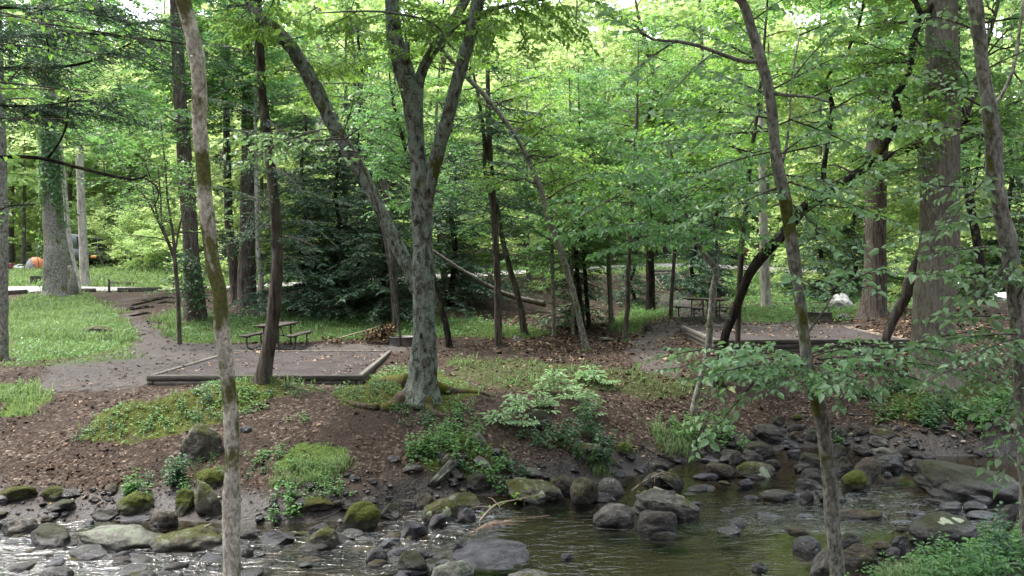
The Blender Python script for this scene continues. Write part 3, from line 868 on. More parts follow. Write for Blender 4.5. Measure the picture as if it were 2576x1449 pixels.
ROCKS = [
    # left bank and riffle
    (A(-10, 265, 345, 450), 'moss', 'flat mossy rock at the left edge of the dirt bank', 0, .6),
    (A(400, 260, 645, 430), 'moss', 'olive mossy rock with a pale speck, second from the left on the dirt', 0, .5),
    (A(400, 410, 770, 560), 'mossdark', 'low dark mossy rock with a green sprout on its top', 10, .5),
    (A(885, 495, 1195, 635), 'dark', 'smooth brown-gray rock half sunk in the muddy left shore', 0, .2),
    (A(1140, 325, 1560, 570), 'green', 'thick green-mossed boulder with a leafy plant growing over it', 0, .4),
    (A(1500, 525, 1775, 690), 'brown', 'olive-brown rounded rock just behind the long gray slab', 0, .2),
    (A(1180, 562, 1520, 640), 'slate', 'flat bluish stone wedged behind the big lichen slab', 0, .3),
    (A(825, 615, 945, 672), 'slate', 'small violet-gray stone at the left tip of the lichen slab', 8, .2),
    (A(795, 625, 1760, 925), 'pale', 'long pale slab boulder with lichen beside the white riffle', -5, .5),
    (A(235, 665, 725, 915), 'mossdark', 'dark wedge-shaped mossy rock standing in the left riffle', -12, .6),
    (A(0, 598, 375, 790), 'gray', 'gray-brown rounded rock at the left shore of the riffle', 12, .3),
    (A(-60, 612, 130, 740), 'wet', 'dark wet slab cut by the left picture edge', 15, .6),
    (A(665, 862, 1120, 1040), 'wet', 'dark wet rock in the riffle in front of the pale slab', 0, .3),
    (A(1060, 915, 1320, 1045), 'slate', 'small pointed gray stone in the white riffle', 12, .5),
    (A(1510, 680, 2250, 965), 'mossgray', 'long gray log-shaped boulder with dark moss on its front', 9, .3),
    (A(1930, 205, 2290, 620), 'mossgray', 'tall slanting boulder behind the mossy leaning trunk', 28, .7),
    (A(1755, 305, 1970, 575), 'green', 'mossy rock with pale lichen beside the slanting boulder', 0, .4),
    ((435, 1066, 562, 1168), 'mossgray', 'large rounded boulder topped with yellow moss halfway up the dirt slope', -8, .4),
    (A(1940, 100, 2270, 310), 'green', 'mossy rock tucked under fern-like herbs on the slope', 0, .4),
    (A(385, 1085, 735, 1260), 'wet', 'dark smooth rock cut by the bottom edge in the left riffle', 0, .2),
    (A(1355, 1130, 1580, 1250), 'wet', 'dark stone barely breaking the riffle at the bottom edge', 0, .2),
    (A(2390, 718, 2590, 815), 'dark', 'flat gray-topped rock just right of the mossy leaning trunk', 0, .3),
    (A(2330, 865, 2555, 1000), 'wet', 'dark wet rock at the foot of the mossy leaning trunk', 0, .2),
    (A(1640, 938, 1960, 1000), 'wet', 'low wet stone under the long log-shaped boulder', 0, .2),
    (A(-40, 1050, 230, 1140), 'wet', 'low wet stone in the white riffle at the left edge', 5, .3),
    # middle left shore
    (B(330, 525, 870, 735), 'moss', 'flat-topped mossy slab below the bright leafy herbs', 2, .5),
    (B(1000, 535, 1225, 660), 'gray', 'plain gray dome directly behind the round green boulder', 0, .2),
    (B(870, 595, 1255, 890), 'green', 'round boulder covered in bright green moss', 0, .25),
    (B(1235, 615, 1485, 780), 'mossdark', 'dark lumpy rock right of the round green boulder', 0, .5),
    (B(1415, 555, 1625, 670), 'gray', 'flat gray rock at the edge of the gravelly shore', 10, .6),
    (B(1595, 503, 1805, 690), 'brown', 'angular brown-gray rock left of the lichen-spotted boulders', -10, .7),
    (B(1890, 482, 2290, 705), 'mossgray', 'rounded mossy boulder with white lichen splashes, rearmost of the spotted pair', -8, .2),
    (B(1655, 572, 2040, 830), 'spot', 'olive boulder marked with two round pale lichen discs', 15, .2),
    (B(1735, 697, 1880, 870), 'slate', 'upright dark slate stone leaning on the disc-marked boulder', 70, .5),
    (B(2015, 667, 2210, 820), 'slate', 'dark oval slate stone beside the broken log', 28, .15),
    (B(45, 872, 380, 1040), 'slate', 'low triangular gray rock at the left of the shallow run', 0, .5),
    (B(485, 850, 835, 1080), 'mossgray', 'gray-topped round boulder with a skirt of dark moss in the shallows', 0, .15),
    (B(835, 855, 1085, 990), 'wet', 'dark wet rock between the two round boulders', 0, .3),
    (B(1435, 780, 1730, 985), 'slate', 'bluish wedge of wet stone above the small rapid', -15, .5),
    (B(1230, 948, 1490, 1060), 'slate', 'flat dark slab lying in the shallow run', 12, .5),
    (B(1095, 1058, 1330, 1230), 'wet', 'dark wet rock, leftmost of the three at the small rapid', 0, .3),
    (B(1310, 1055, 1560, 1160), 'slate', 'flat gray wet stone in the middle of the small rapid', 0, .3),
    (B(1405, 1105, 1775, 1345), 'mossdark', 'egg-shaped wet boulder with a mossy flank below the rapid', -18, .15),
    (B(1570, 1055, 1780, 1190), 'wet', 'small black stone right of the flat wet one', -20, .4),
    (B(1750, 1172, 2230, 1480), 'pale', 'large pale lichen boulder cut by the bottom edge', 0, .25),
    (B(1960, 995, 2150, 1110), 'wet', 'black stone at the foot of the broken log', 0, .5),
    (B(1695, 185, 1985, 500), 'pale', 'tall pointed lichen rock beside the shore herbs', 52, .7),
    (B(1385, 200, 1730, 330), 'gray', 'flat tilted slab left of the pointed lichen rock', 16, .7),
    (B(1815, 100, 1990, 220), 'pale', 'pale gray block half hidden in the shore herbs', 0, .7),
    (B(2170, 125, 2410, 310), 'pale', 'pale tilted block right of the pointed lichen rock', -45, .6),
    (B(2100, 280, 2420, 520), 'mossdark', 'shaded mossy boulder under the small overhanging herbs', -25, .4),
    (B(1315, 128, 1445, 208), 'slate', 'small flat gray stone on the bare slope', -12, .6),
    (B(555, 812, 745, 900), 'slate', 'thin flat stone behind the gray-topped round boulder', 0, .4),
    (B(1530, 100, 1690, 170), 'pale', 'small pale rock top showing above the shore herbs', 0, .5),
    # pool
    (C(30, 470, 660, 745), 'mossgray', 'long tapering boulder sloping down into the pool', -19, .15),
    (C(140, 380, 490, 490), 'gray', 'flat gray rock lying behind the long tapering boulder', -8, .5),
    (C(440, 462, 750, 650), 'brown', 'brown-gray boulder sloping beside the yellow-mossed one', -20, .3),
    (C(655, 487, 945, 770), 'spot', 'blocky boulder streaked with yellow moss at the pool edge', 0, .35),
    (C(930, 502, 1198, 680), 'gray', 'round gray rock right of the yellow-mossed boulder', 0, .15),
    (C(905, 648, 1115, 745), 'slate', 'low pinkish-gray stone below the round gray rock', 0, .4),
    (C(865, 738, 1300, 970), 'gray', 'gray dome-shaped boulder, left one of the pair in the pool', 0, .1),
    (C(1275, 797, 1712, 1052), 'dark', 'dark glossy dome boulder, nearest of the pair in the pool', 0, .1),
    (C(1305, 612, 2000, 900), 'gray', 'large smooth gray boulder with a stick lying on it', -16, .12),
    (C(1550, 372, 1808, 612), 'mossgray', 'upright boulder with pale green lichen at the head of the pool', -42, .25),
    (C(1385, 445, 1590, 600), 'dark', 'dark rock behind the drift twigs', -15, .3),
    (C(1405, 338, 1630, 420), 'dark', 'flat dark oval stone on the far muddy shore', 0, .15),
    (C(1285, 388, 1440, 462), 'slate', 'thin wet slate left of the flat oval stone', -12, .6),
    (C(615, 147, 1010, 300), 'mossgray', 'pale-topped mossy boulder behind the tall herb', 0, .3),
    (C(1085, 145, 1290, 300), 'green', 'yellow-mossed rock bulging from the litter slope', -28, .4),
    (C(990, 265, 1200, 400), 'green', 'mossy rock slanting toward the muddy shore', -38, .4),
    (C(1475, 155, 1610, 275), 'moss', 'small mossy rock poking out under the grassy overhang', 40, .5),
    (C(1595, 288, 1770, 360), 'dark', 'dark low stone under the grassy overhang', 0, .3),
    (C(1975, 328, 2300, 510), 'brown', 'brown knobbly boulder at the right head of the pool', -18, .4),
    (C(1955, 145, 2170, 290), 'dark', 'smooth dark rock below the leafy overhanging branch', -25, .2),
    (D(-30, 443, 410, 600), 'mossgray', 'wide gray boulder with pale and blue-green lichen', -8, .3),
    (C(2095, 252, 2370, 355), 'dark', 'dark kidney-shaped rock above the knobbly boulder', 12, .3),
    (C(1935, 288, 2120, 352), 'slate', 'flat gray stone in front of the kidney-shaped rock', 0, .5),
    (C(1865, 447, 2120, 530), 'slate', 'flat pinkish wet slab by the bright reflection', 0, .5),
    (C(2285, 497, 2450, 610), 'slate', 'small pyramid-shaped stone in the glare of the pool', 0, .8),
    (C(1805, 573, 2030, 635), 'dark', 'thin dark stone just above the bright reflection', 0, .3),
    (C(575, 1232, 690, 1308), 'slate', 'small pinkish stone alone in the clear pool', 0, .3),
    (C(60, 1398, 490, 1520), 'gray', 'broad gray stone cut by the bottom edge in the pool', 0, .2),
    (C(2050, 215, 2330, 300), 'dark', 'dark stone filling the gap above the kidney-shaped rock', 0, .3),
    # right hand stone bar
    (D(128, 122, 505, 297), 'dark', 'large smooth dark boulder at the top left of the stone bar', -10, .2),
    (D(68, 198, 190, 298), 'dark', 'round gray-brown stone left of the large smooth dark boulder', 0, .1),
    (D(68, 267, 355, 420), 'mossdark', 'mossy-backed boulder in front of the smooth dark one', -16, .2),
    (D(312, 42, 455, 148), 'mossdark', 'squarish mossy rock at the upper end of the stone bar', 0, .4),
    (D(445, 102, 615, 220), 'dark', 'rounded brown-gray rock beside the squarish mossy one', -8, .2),
    (D(445, 178, 615, 270), 'brown', 'low olive-brown rock below the rounded brown-gray one', 0, .2),
    (D(605, 162, 770, 300), 'mossdark', 'mossy round rock left of the leaning gray trunk', 0, .2),
    (D(485, 28, 650, 110), 'moss', 'mossy rock against the litter slope behind the stone bar', 0, .5),
    (D(385, 247, 605, 340), 'slate', 'wet blue-gray stone shining with sky light', -18, .3),
    (D(455, 318, 600, 420), 'slate', 'squat angular gray stone below the shining one', 0, .6),
    (D(70, 368, 245, 470), 'dark', 'dark round stone behind the lichen-patched wide boulder', 0, .2),
    (D(-60, 367, 75, 480), 'dark', 'dark lumpy stone at the near left of the stone bar', 0, .3),
    (D(245, 427, 405, 515), 'dark', 'dark low stone in the small still pool', -10, .3),
    (D(560, 372, 770, 490), 'mossdark', 'mossy boulder touching the leaning gray trunk', -8, .2),
    (D(495, 463, 670, 545), 'dark', 'low dark stone in front of the mossy trunk-side boulder', 0, .3),
    (D(565, 507, 775, 640), 'dark', 'dark domed rock left of the leaning gray trunk', 0, .2),
    (D(535, 598, 765, 715), 'dark', 'smooth flat-backed dark rock near the rapids', -8, .2),
    (D(212, 688, 568, 810), 'dark', 'sausage-shaped dark boulder lying across the pool outlet', -7, .1),
    (D(560, 698, 695, 830), 'dark', 'dark egg stone at the right end of the sausage-shaped boulder', -10, .15),
    (D(690, 672, 1045, 830), 'wet', 'dark wet wedge behind the leaning gray trunk', -20, .5),
    (D(860, 307, 990, 410), 'mossdark', 'mossy rock right behind the leaning gray trunk', -10, .3),
    (D(850, 402, 1035, 575), 'mossdark', 'dark mossy boulder left of the egg-shaped one', -10, .2),
    (D(900, 515, 1210, 712), 'green', 'boulder with a bright mossy crown at the edge of the rapids', -12, .2),
    (D(1030, 398, 1285, 620), 'brown', 'big egg-shaped brown boulder leaning on the mossy-crowned one', -38, .12),
    (D(1185, 317, 1475, 450), 'gray', 'smooth gray boulder in the middle of the stone bar', -18, .15),
    (D(1235, 388, 1470, 540), 'wet', 'black rounded boulder below the smooth gray one', 0, .2),
    (D(1025, 297, 1215, 400), 'dark', 'dark sloping rock behind the egg-shaped boulder', -22, .2),
    (D(1165, 228, 1395, 335), 'gray', 'pale gray smooth boulder behind the leafy sprig', -14, .15),
    (D(975, 112, 1195, 220), 'brown', 'brown boulder at the back of the stone bar', -12, .3),
    (D(1165, 148, 1435, 255), 'brown', 'broad brown boulder at the back right of the stone bar', -8, .25),
    (D(975, 188, 1115, 240), 'pale', 'small pale stone half behind the leafy sprig', 0, .3),
    (D(835, 148, 985, 270), 'dark', 'dark rock between the gray trunk and the brown boulders', 0, .3),
    (D(1235, 118, 1355, 160), 'gray', 'flat tan stone on the litter above the stone bar', 0, .4),
    (D(1365, 128, 1485, 190), 'gray', 'flat pale stone next to the flat tan one', -8, .4),
    (D(1390, 302, 1565, 425), 'dark', 'dark ridge-backed rock pointing along the mud bar', -28, .3),
    (D(1515, 345, 1760, 440), 'dark', 'long dark rock at the end of the mud bar', -12, .2),
    (D(1475, 427, 1670, 550), 'dark', 'purplish dark rock touching the giant boulder', 8, .25),
    (D(1560, 430, 2510, 785), 'mossdark', 'giant dark mossy boulder on the right of the creek', -12, .3),
    (D(1790, 793, 1990, 900), 'wet', 'dark stone, leftmost below the giant boulder', 0, .3),
    (D(2005, 797, 2205, 890), 'wet', 'dark ribbed stone in the middle below the giant boulder', 0, .4),
    (D(2035, 733, 2260, 810), 'slate', 'flat purple-gray stone against the giant boulder', -10, .3),
    (D(2025, 878, 2270, 960), 'wet', 'long low black stone beside the white-flecked boulder', 4, .2),
    (D(2255, 838, 2480, 1065), 'dark', 'gray-topped boulder with dark moss by the right edge', -35, .4),
    (D(1165, 873, 1365, 950), 'wet', 'flat dark stone awash left in the right rapids', -8, .2),
    (D(1500, 868, 1705, 940), 'wet', 'flat dark stone awash right in the right rapids', -10, .2),
    (D(1465, 897, 2180, 1150), 'mossdark', 'large brown mossy boulder flecked with white lichen', 2, .3),
    (D(1695, 1063, 1960, 1160), 'slate', 'smooth gray stone at the foot of the white-flecked boulder', -6, .15),
    (D(505, 1098, 770, 1265), 'wet', 'dark round rock alone in the pool left of the gray trunk', -8, .3),
    (D(660, 1220, 930, 1560), 'gray', 'big gray boulder cut by the bottom edge beside the gray trunk', 0, .2),
    (D(915, 1170, 1260, 1380), 'brown', 'broad brown-gray boulder right of the gray trunk foot', -8, .25),
    (D(925, 1055, 1130, 1200), 'mossdark', 'dark mossy rock behind the bright heart-leaved shoot', 0, .3),
    (D(1180, 1145, 1390, 1280), 'brown', 'olive-brown rounded rock behind the broad brown-gray boulder', -15, .2),
    (D(1365, 1105, 1530, 1250), 'wet', 'black jagged rock beside the small bright pool', 20, .5),
    (D(1320, 1200, 1460, 1300), 'wet', 'black low rock in front of the jagged one', 0, .3),
    (D(140, 1330, 280, 1430), 'slate', 'small reddish stone among the bottom shoots', -20, .2),
    (D(2250, 52, 2370, 165), 'pale', 'pale round boulder alone on the mud bar', 0, .25),
    (D(2365, 105, 2520, 200), 'pale', 'pale slanted slab by the right edge of the mud bar', 20, .5),
    (D(1295, 533, 1370, 590), 'slate', 'small gray stone in the gap before the giant boulder', 0, .3),
    (D(1385, 268, 1555, 310), 'brown', 'flat brown stone on the mud bar', 0, .3),
    (D(2440, 1000, 2580, 1080), 'wet', 'black stone cut by the right edge', 0, .3),
    # up on the plateau
    ((1620, 817, 1643, 835), 'dark', 'round dark stone on the gravel left of the right tent pad', 0, .2),
    ((1505, 848, 1548, 860), 'gray', 'flat gray stone sunk in the ground between thin trunks', 0, .5),
    ((1288, 844, 1318, 860), 'gray', 'small flat stone by the bare middle trunks', -8, .5),
    ((205, 818, 300, 846), 'mossgray', 'mossy gray rock outcrop in the grassy mound on the left', -6, .4),
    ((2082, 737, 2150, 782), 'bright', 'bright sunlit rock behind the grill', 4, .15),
    ((2106, 788, 2143, 805), 'wet', 'dark flat stone right of the fire ring with the grill', 0, .3),
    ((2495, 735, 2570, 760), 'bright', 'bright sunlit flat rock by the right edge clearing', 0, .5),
    ((1110, 1140, 1160, 1180), 'mossgray', 'half buried lichen rock among the middle herbs', 0, .5),
    ((1180, 1080, 1235, 1125), 'pale', 'pale rock peeking from herbs above the pointed lichen rock', -40, .5),
    ((1325, 1030, 1390, 1085), 'mossdark', 'mossy stump-like rock among tall herbs', 0, .4),
    ((600, 1070, 635, 1092), 'slate', 'small gray stone right of the mossy leaning trunk on the slope', -10, .3),
]
for box, style, label, tilt, ang in ROCKS:
    discs = ()
    if 'two round pale' in label:
        discs = ((1131.5, 1288.5, 12.5, 0), (1072.5, 1294, 7, 0))
    if 'long tapering' in label:
        discs = ((1370, 1246, 9, 0),)
    if 'flecked with white' in label:
        discs = ((2383, 1304, 16, 0), (2410, 1299, 14, 0), (2375, 1309, 8, 0))
    if 'blue-green lichen' in label:
        discs = ((1928, 1191, 17, 0),)
    rock('boulder' if (box[2] - box[0]) > 90 else 'rock', box, style, label, tilt, ang, discs=discs, group='stones of the creek')

# cobbles between the named stones
r = rs(44)
n0 = 0
while n0 < 240:
    u, v = r.uniform(-20, 2590), r.uniform(1080, 1400)
    p = hit(u, v)
    t = p[1] - np.interp(p[0], TX, TY)
    if not (-.8 < t < (.8 if u < 1700 else 1.4)) or p[1] > 18.5:
        continue
    s = .03 + .09 * r.rand() ** 1.8
    q, fc = rock_shape(s * r.uniform(1, 1.5), s, s * r.uniform(.55, .8), r.uniform(-.3, .3), r.uniform(0, 3), n0 + 300, r.choice([.2, .5]), 2 if s < .08 else 3)
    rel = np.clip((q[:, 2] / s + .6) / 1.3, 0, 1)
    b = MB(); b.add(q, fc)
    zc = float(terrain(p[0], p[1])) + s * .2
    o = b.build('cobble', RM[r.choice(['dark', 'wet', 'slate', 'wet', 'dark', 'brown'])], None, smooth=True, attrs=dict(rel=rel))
    o.location = (p[0], p[1], zc)
    tag(o, 'small dark cobble lying at the water edge between the boulders', 'cobble', 'cobbles along the water')
    n0 += 1

# stones barely breaking the shallow water
r = rs(45); n0 = 0
while n0 < 95:
    u, v = (r.uniform(-20, 1120), r.uniform(1335, 1455)) if n0 < 62 else (r.uniform(1650, 2520), r.uniform(1215, 1345))
    p = hit(u, v)
    if p[1] > np.interp(p[0], TX, TY) + .1 or p[1] < 9.2:
        continue
    s = .06 + .13 * r.rand() ** 1.6
    q, fc = rock_shape(s * r.uniform(1.1, 1.8), s * r.uniform(.8, 1.2), s * r.uniform(.4, .65), r.uniform(-.2, .2), r.uniform(-.6, .6), n0 + 700, r.choice([.2, .5]), 3)
    b = MB(); b.add(q, fc)
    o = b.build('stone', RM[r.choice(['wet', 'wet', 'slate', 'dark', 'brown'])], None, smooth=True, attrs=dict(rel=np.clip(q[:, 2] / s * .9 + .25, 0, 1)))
    o.location = (p[0], p[1], float(zwat(p[0])) + s * r.uniform(-.28, .12))
    tag(o, 'low dark stone barely breaking the shallow running water', 'stone', 'stones awash in the shallows')
    n0 += 1

# flat rock sheet at the bottom of the small rapid
p0 = hit(1235, 1400)
V, fc = ICO[4]
q = V * np.array([.52, .62, .10]) * (1 + .22 * fbm(V * np.array([1.6, 1.6, 0]) + 5, 9, 3))[:, None]
q[:, 2] += .02 * fbm(q * 5, 3, 3)
b = MB(); b.add(q + np.array([p0[0], p0[1], zwat(p0[0]) - .015]), fc)
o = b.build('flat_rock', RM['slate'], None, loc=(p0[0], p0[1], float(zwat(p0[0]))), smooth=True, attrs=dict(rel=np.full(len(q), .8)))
tag(o, 'broad flat pale rock sheet just above the water by the log', 'rock')
# ------------------------------------------------------------------ camp furniture
M['timber'] = plain('timber_weathered', (.042, .039, .035), (.115, .107, .095), 5, .9, .08, .6, stretch=(1, 1, 6))
M['timber_top'] = plain('timber_worn_top', (.07, .065, .058), (.175, .163, .145), 7, .9, .08, .5)
M['timber_dark'] = plain('timber_dark', (.035, .03, .026), (.10, .088, .075), 6, .85, .2, .5)
M['pad_gravel'] = plain('pad_fine_gravel', (.016, .014, .014), (.075, .067, .066), 60, .95, .2, .5)
m = NT('pad_gravel_mix'); c = m.coord()
n1, n2_, n3 = m.noise(c, 1.3, 4, .6), m.noise(c, 16, 5, .75), m.noise(c, 60, 2, .7)
pc = m.ramp(m.math('ADD', m.math('MULTIPLY', n2_, .6), m.math('MULTIPLY', n3, .4)), (.38, (.022, .019, .019)), (.52, (.062, .055, .054)), (.66, (.125, .115, .113)))
M['pad_gravel'] = m.done(m.principled(m.mix(m.ramp(n1, (.42, 0.), (.62, .55)), pc, (.028, .022, .02)), .95, .06, m.bump(n2_, .7, .03)))
M['plank'] = plain('brown_plank', (.04, .032, .029), (.10, .082, .075), 8, .7, .2, .2)
M['frame'] = plain('painted_steel_frame', (.05, .055, .055), (.09, .10, .10), 9, .45, .45, .1)
M['steel'] = plain('sooty_steel', (.08, .078, .078), (.20, .19, .185), 7, .6, .4, .3, .3)
M['soot'] = plain('black_steel', (.015, .015, .015), (.05, .05, .05), 14, .6, .4, .2, .4)
M['ash'] = plain('ash', (.05, .05, .05), (.2, .195, .19), 20, .95, .1, .6)


def bar(b, p, q, w, z0, z1, bev=.012):
    p, q = np.asarray(p, float), np.asarray(q, float)
    L = np.linalg.norm(q - p); an = math.atan2(q[1] - p[1], q[0] - p[0])
    b.box(((p[0] + q[0]) / 2, (p[1] + q[1]) / 2, (z0 + z1) / 2), (L, w, z1 - z0), rz=an, bev=bev)


def tent_pad(poly, ztop, courses, label):
    c = poly.mean(0)
    o = thing('tent_pad', label, 'tent pad', (c[0], c[1], ztop))
    inn = poly + nrm(c - poly) * .10
    # gravel fill, slightly uneven
    b = MB(); n = 24
    s, t = np.meshgrid(np.linspace(0, 1, n), np.linspace(0, 1, n))
    q = (inn[0] * ((1 - s) * (1 - t))[..., None] + inn[1] * (s * (1 - t))[..., None] + inn[2] * (s * t)[..., None] + inn[3] * ((1 - s) * t)[..., None])
    z = ztop - .035 + .012 * n2(q[..., 0], q[..., 1], 1.2, 3, 3)
    i = (np.arange(n - 1)[:, None] * n + np.arange(n - 1)[None])
    b.add(np.concatenate([q, z[..., None]], -1).reshape(-1, 3), np.stack([i, i + 1, i + n + 1, i + n], -1).reshape(-1, 4))
    b.build('gravel_bed', M['pad_gravel'], o, smooth=True)
    h = .125; r = rs(int(abs(c[0]) * 10))
    for k, (a, e) in enumerate(((0, 1), (1, 2), (2, 3), (3, 0))):
        for j in range(courses):
            p, q2 = poly[a], poly[e]
            d = nrm(q2 - p)
            if k % 2 == j % 2:                                    # lapped corners
                p, q2 = p - d * .066, q2 + d * .066
            else:
                p, q2 = p + d * .077, q2 - d * .077
            off = np.array([-d[1], d[0]]) * r.uniform(-.006, .006)
            b = MB(); bar(b, p + off, q2 + off, .115, ztop - h * (j + 1) + (.004 if k % 2 else 0), ztop - h * j - .003 + (.004 if k % 2 else 0), .014)
            b.build('timber', M['timber_top'] if (j == 0 and k != 0) else M['timber'], o)
    return o


tent_pad(PADS[0], PADZ[0], 2, 'low timber framed tent pad of gray gravel beside the left picnic table')
tent_pad(PADS[1], PADZ[1], 4, 'raised timber framed tent pad behind the leafy branch on the right')


def picnic_table(x, y, z, rz, label, yscale=1.):
    o = thing('picnic_table', label, 'picnic table', (x, y, z), 'picnic tables beside the tent pads')
    R = np.array([[cos(rz), -sin(rz), 0], [sin(rz), cos(rz), 0], [0, 0, 1]])

    def W(p):
        return np.asarray(p, float) @ R.T + np.array([x, y, z])

    def slab(xc, w, zt, L, th, n):
        b = MB(); pw = w / n
        for i in range(n):
            b.box(W((xc - w / 2 + pw * (i + .5), 0, zt - th / 2)), (pw - .012, L, th), rz=rz, bev=.008)
        for yy in (-L * .36, L * .36):
            b.box(W((xc, yy, zt - th - .02)), (w * .9, .05, .036), rz=rz)
        return b
    slab(0, .76, .76, 2.35, .05, 5).build('tabletop', M['plank'], o)
    for s in (-1, 1):
        slab(s * .69, .27, .46, 2.35, .045, 2).build('bench', M['plank'], o)
    for yy in (-.72, .72):
        for s in (-1, 1):                                         # one bent tube: table, ground, bench
            pts = [(s * .22, yy, .70), (s * .22, yy, .30), (s * .225, yy, .14), (s * .30, yy, .045), (s * .42, yy, .03), (s * .58, yy, .03), (s * .68, yy, .06), (s * .73, yy, .16), (s * .735, yy, .41)]
            b = MB(); b.tube(W(spline(np.array(pts), .04)), .027, 8)
            b.build('leg', M['frame'], o, smooth=True)
        b = MB(); b.tube(W([(-.24, yy, .34), (.24, yy, .34)]), .02, 6); b.build('cross_bar', M['frame'], o, smooth=True)
        b = MB(); sy = 1 if yy < 0 else -1
        b.tube(W([(0, yy, .34), (0, yy + sy * .5, .68)]), .018, 6); b.build('brace', M['frame'], o, smooth=True)
    return o


picnic_table(-7.30, 24.55, .055, .02, 'brown picnic table partly hidden by the leaning dark trunk on the left', 1)
picnic_table(6.97, 28.4, float(terrain(6.97, 28.4)) + .02, .17, 'brown picnic table with steel tube legs beyond the raised tent pad', 1)


def fire_ring(u, v, d, rad, h, grate, label):
    p = P(u, v, d); z = float(terrain(p[0], d))
    o = thing('fire_ring', label, 'fire ring', (p[0], d, z))
    th = np.arange(40) / 40 * 2 * pi
    prof = [(rad, -.05), (rad, h - .015), (rad + .014, h - .012), (rad + .014, h), (rad - .012, h), (rad - .012, -.05)]
    V = np.array([[(p[0] + r_ * cos(a), d + r_ * sin(a), z + zz) for a in th] for r_, zz in prof]).reshape(-1, 3)
    i = np.arange(5)[:, None] * 40; j = np.arange(40)[None]
    b = MB(); b.add(V, np.stack([i + j, i + (j + 1) % 40, i + 40 + (j + 1) % 40, i + 40 + j], -1).reshape(-1, 4))
    b.build('ring', M['steel'], o)
    b = MB(); rr = np.linspace(.02, rad - .02, 8)
    q = np.array([(p[0] + a * cos(t), d + a * sin(t), z + .05 + .05 * rs(3).rand()) for a in rr for t in th])
    q[:, 2] += .03 * fbm(q * 9, 3, 3)
    i = np.arange(7)[:, None] * 40
    b.add(q, np.stack([i + j, i + (j + 1) % 40, i + 40 + (j + 1) % 40, i + 40 + j], -1).reshape(-1, 4)); b.build('ash', M['ash'], o, smooth=True)
    b = MB()
    if grate:
        zc = z + h + .24; ti = radians(10)
        fr = [(-.34, -.26), (.34, -.26), (.34, .26), (-.34, .26), (-.34, -.26)]
        W = lambda x, y: np.array([p[0] + x + .12 * (y + .26), d + y, zc + y * .35 + x * .03])
        for k in range(4):
            b.tube([W(*fr[k]), W(*fr[k + 1])], .010, 6)
        for k in range(11):
            xx = -.31 + k * .062
            b.tube([W(xx, -.26), W(xx, .26)], .0075, 5)
        b.build('grate', M['soot'], o, smooth=True)
        for s in (-1, 1):
            b = MB(); b.tube([W(s * .25, -.1) + np.array([0, 0, -.30]), W(s * .25, -.1)], .014, 6)
            b.tube([W(s * .25, -.1) + np.array([s * .05, 0, -.26]), W(s * .25, -.1) + np.array([s * .05, 0, -.01])], .009, 6); b.build('grate_post', M['soot'], o, smooth=True)
        b = MB(); b.tube(spline([W(-.34, -.15), W(-.42, -.16), W(-.46, -.18) + np.array([0, 0, -.05])], .02), .011, 6); b.build('handle', M['soot'], o, smooth=True)
    else:
        b.tube([(p[0] + rad * .85, d, z + .1), (p[0] + rad * .85, d, z + h + .22)], .018, 6)
        b.tube([(p[0] + rad * .85, d, z + h + .2), (p[0] + rad * .55, d + .1, z + h + .19)], .012, 6)
        b.build('grate_post', M['soot'], o, smooth=True)
    return o


fire_ring(1014, 866, 24.6, .42, .27, False, 'rusty steel fire ring half hidden behind the big forked trunk')
fire_ring(2062, 802, 28.0, .41, .30, True, 'steel fire ring with a raised cooking grate beyond the right pad')
fire_ring(96, 716, 47, .42, .42, False, 'distant gray metal fire ring on the grass by the ivy trunk')

# stairs cut in the bank
p0 = hit(1706, 729); p1 = P(1668, 681, p0[1] + 4.2)
o = thing('stairs', 'timber steps climbing the bank from the gravel path to the road', 'stairs', p0)
for k in range(7):
    f = k / 6
    c = p0 * (1 - f) + p1 * f
    b = MB(); b.box((c[0], c[1], c[2] - .02), (1.15, .16, .17), rz=.10, bev=.012)
    b.box((c[0] - .02, c[1] + .36, c[2] - .03), (1.1, .56, .13), rz=.10)
    b.build('step', M['timber_top'] if k % 2 else M['timber'], o)
for s in (-1, 1):
    a = p0 + np.array([s * .66, -.05, .0]); e = p1 + np.array([s * .66, .4, .06])
    b = MB(); b.tube([a, (a + e) / 2, e], .07, 6); b.build('side_timber', M['timber_dark'], o)


def post(u0, u1, v0, v1, d, label, mat='timber_dark', cap=None, name='wooden_post', group=None):
    w = (u1 - u0) * d / F; c = P((u0 + u1) / 2, v1, d); top = P((u0 + u1) / 2, v0, d)
    b = MB()
    g_ = float(terrain(c[0], d)) - .15
    b.box((c[0], d, (g_ + top[2]) / 2), (w, w, top[2] - g_), rz=.3, bev=.012)
    if not cap:
        b.box((c[0], d, top[2] + .012), (w * .86, w * .86, .025), rz=.3, bev=.008)
        return tag(b.build(name, M[mat], None, loc=(c[0], d, c[2])), label, 'post', group)
    o = thing(name, label, 'post', c, group)
    b.build('shaft', M[mat], o)
    b = MB(); b.box((c[0], d - w * .25, top[2] + .01), (w * 1.35, .02, w * 1.5), rx=-.7, bev=.004); b.build('number_plate', M['white'], o)
    return o


M['white'] = plain('white_paint', (.6, .6, .6), (.75, .75, .74), 8, .6, .3, .05)
post(272, 277, 704, 738, 40.2, 'short dark post beside the left path, nearest to the ivy trunk')
post(434, 438, 694, 736, 40.6, 'short dark post right of the long kerb timber on the left')
post(207, 210, 698, 719, 47, 'thin dark post against the foot of the pale trunk')
post(416, 420, 627, 658, 62, 'pale far post standing right of the silver car', 'white')
post(1800, 1804, 745, 789, 29.4, 'thin dark post directly behind the right picnic table')
post(1545, 1550, 650, 670, 49, 'small post with a pale plate across the road', cap=1)
post(2403, 2411, 712, 757, 32, 'brown post with a slanted white plate right of the huge trunk', cap=1)


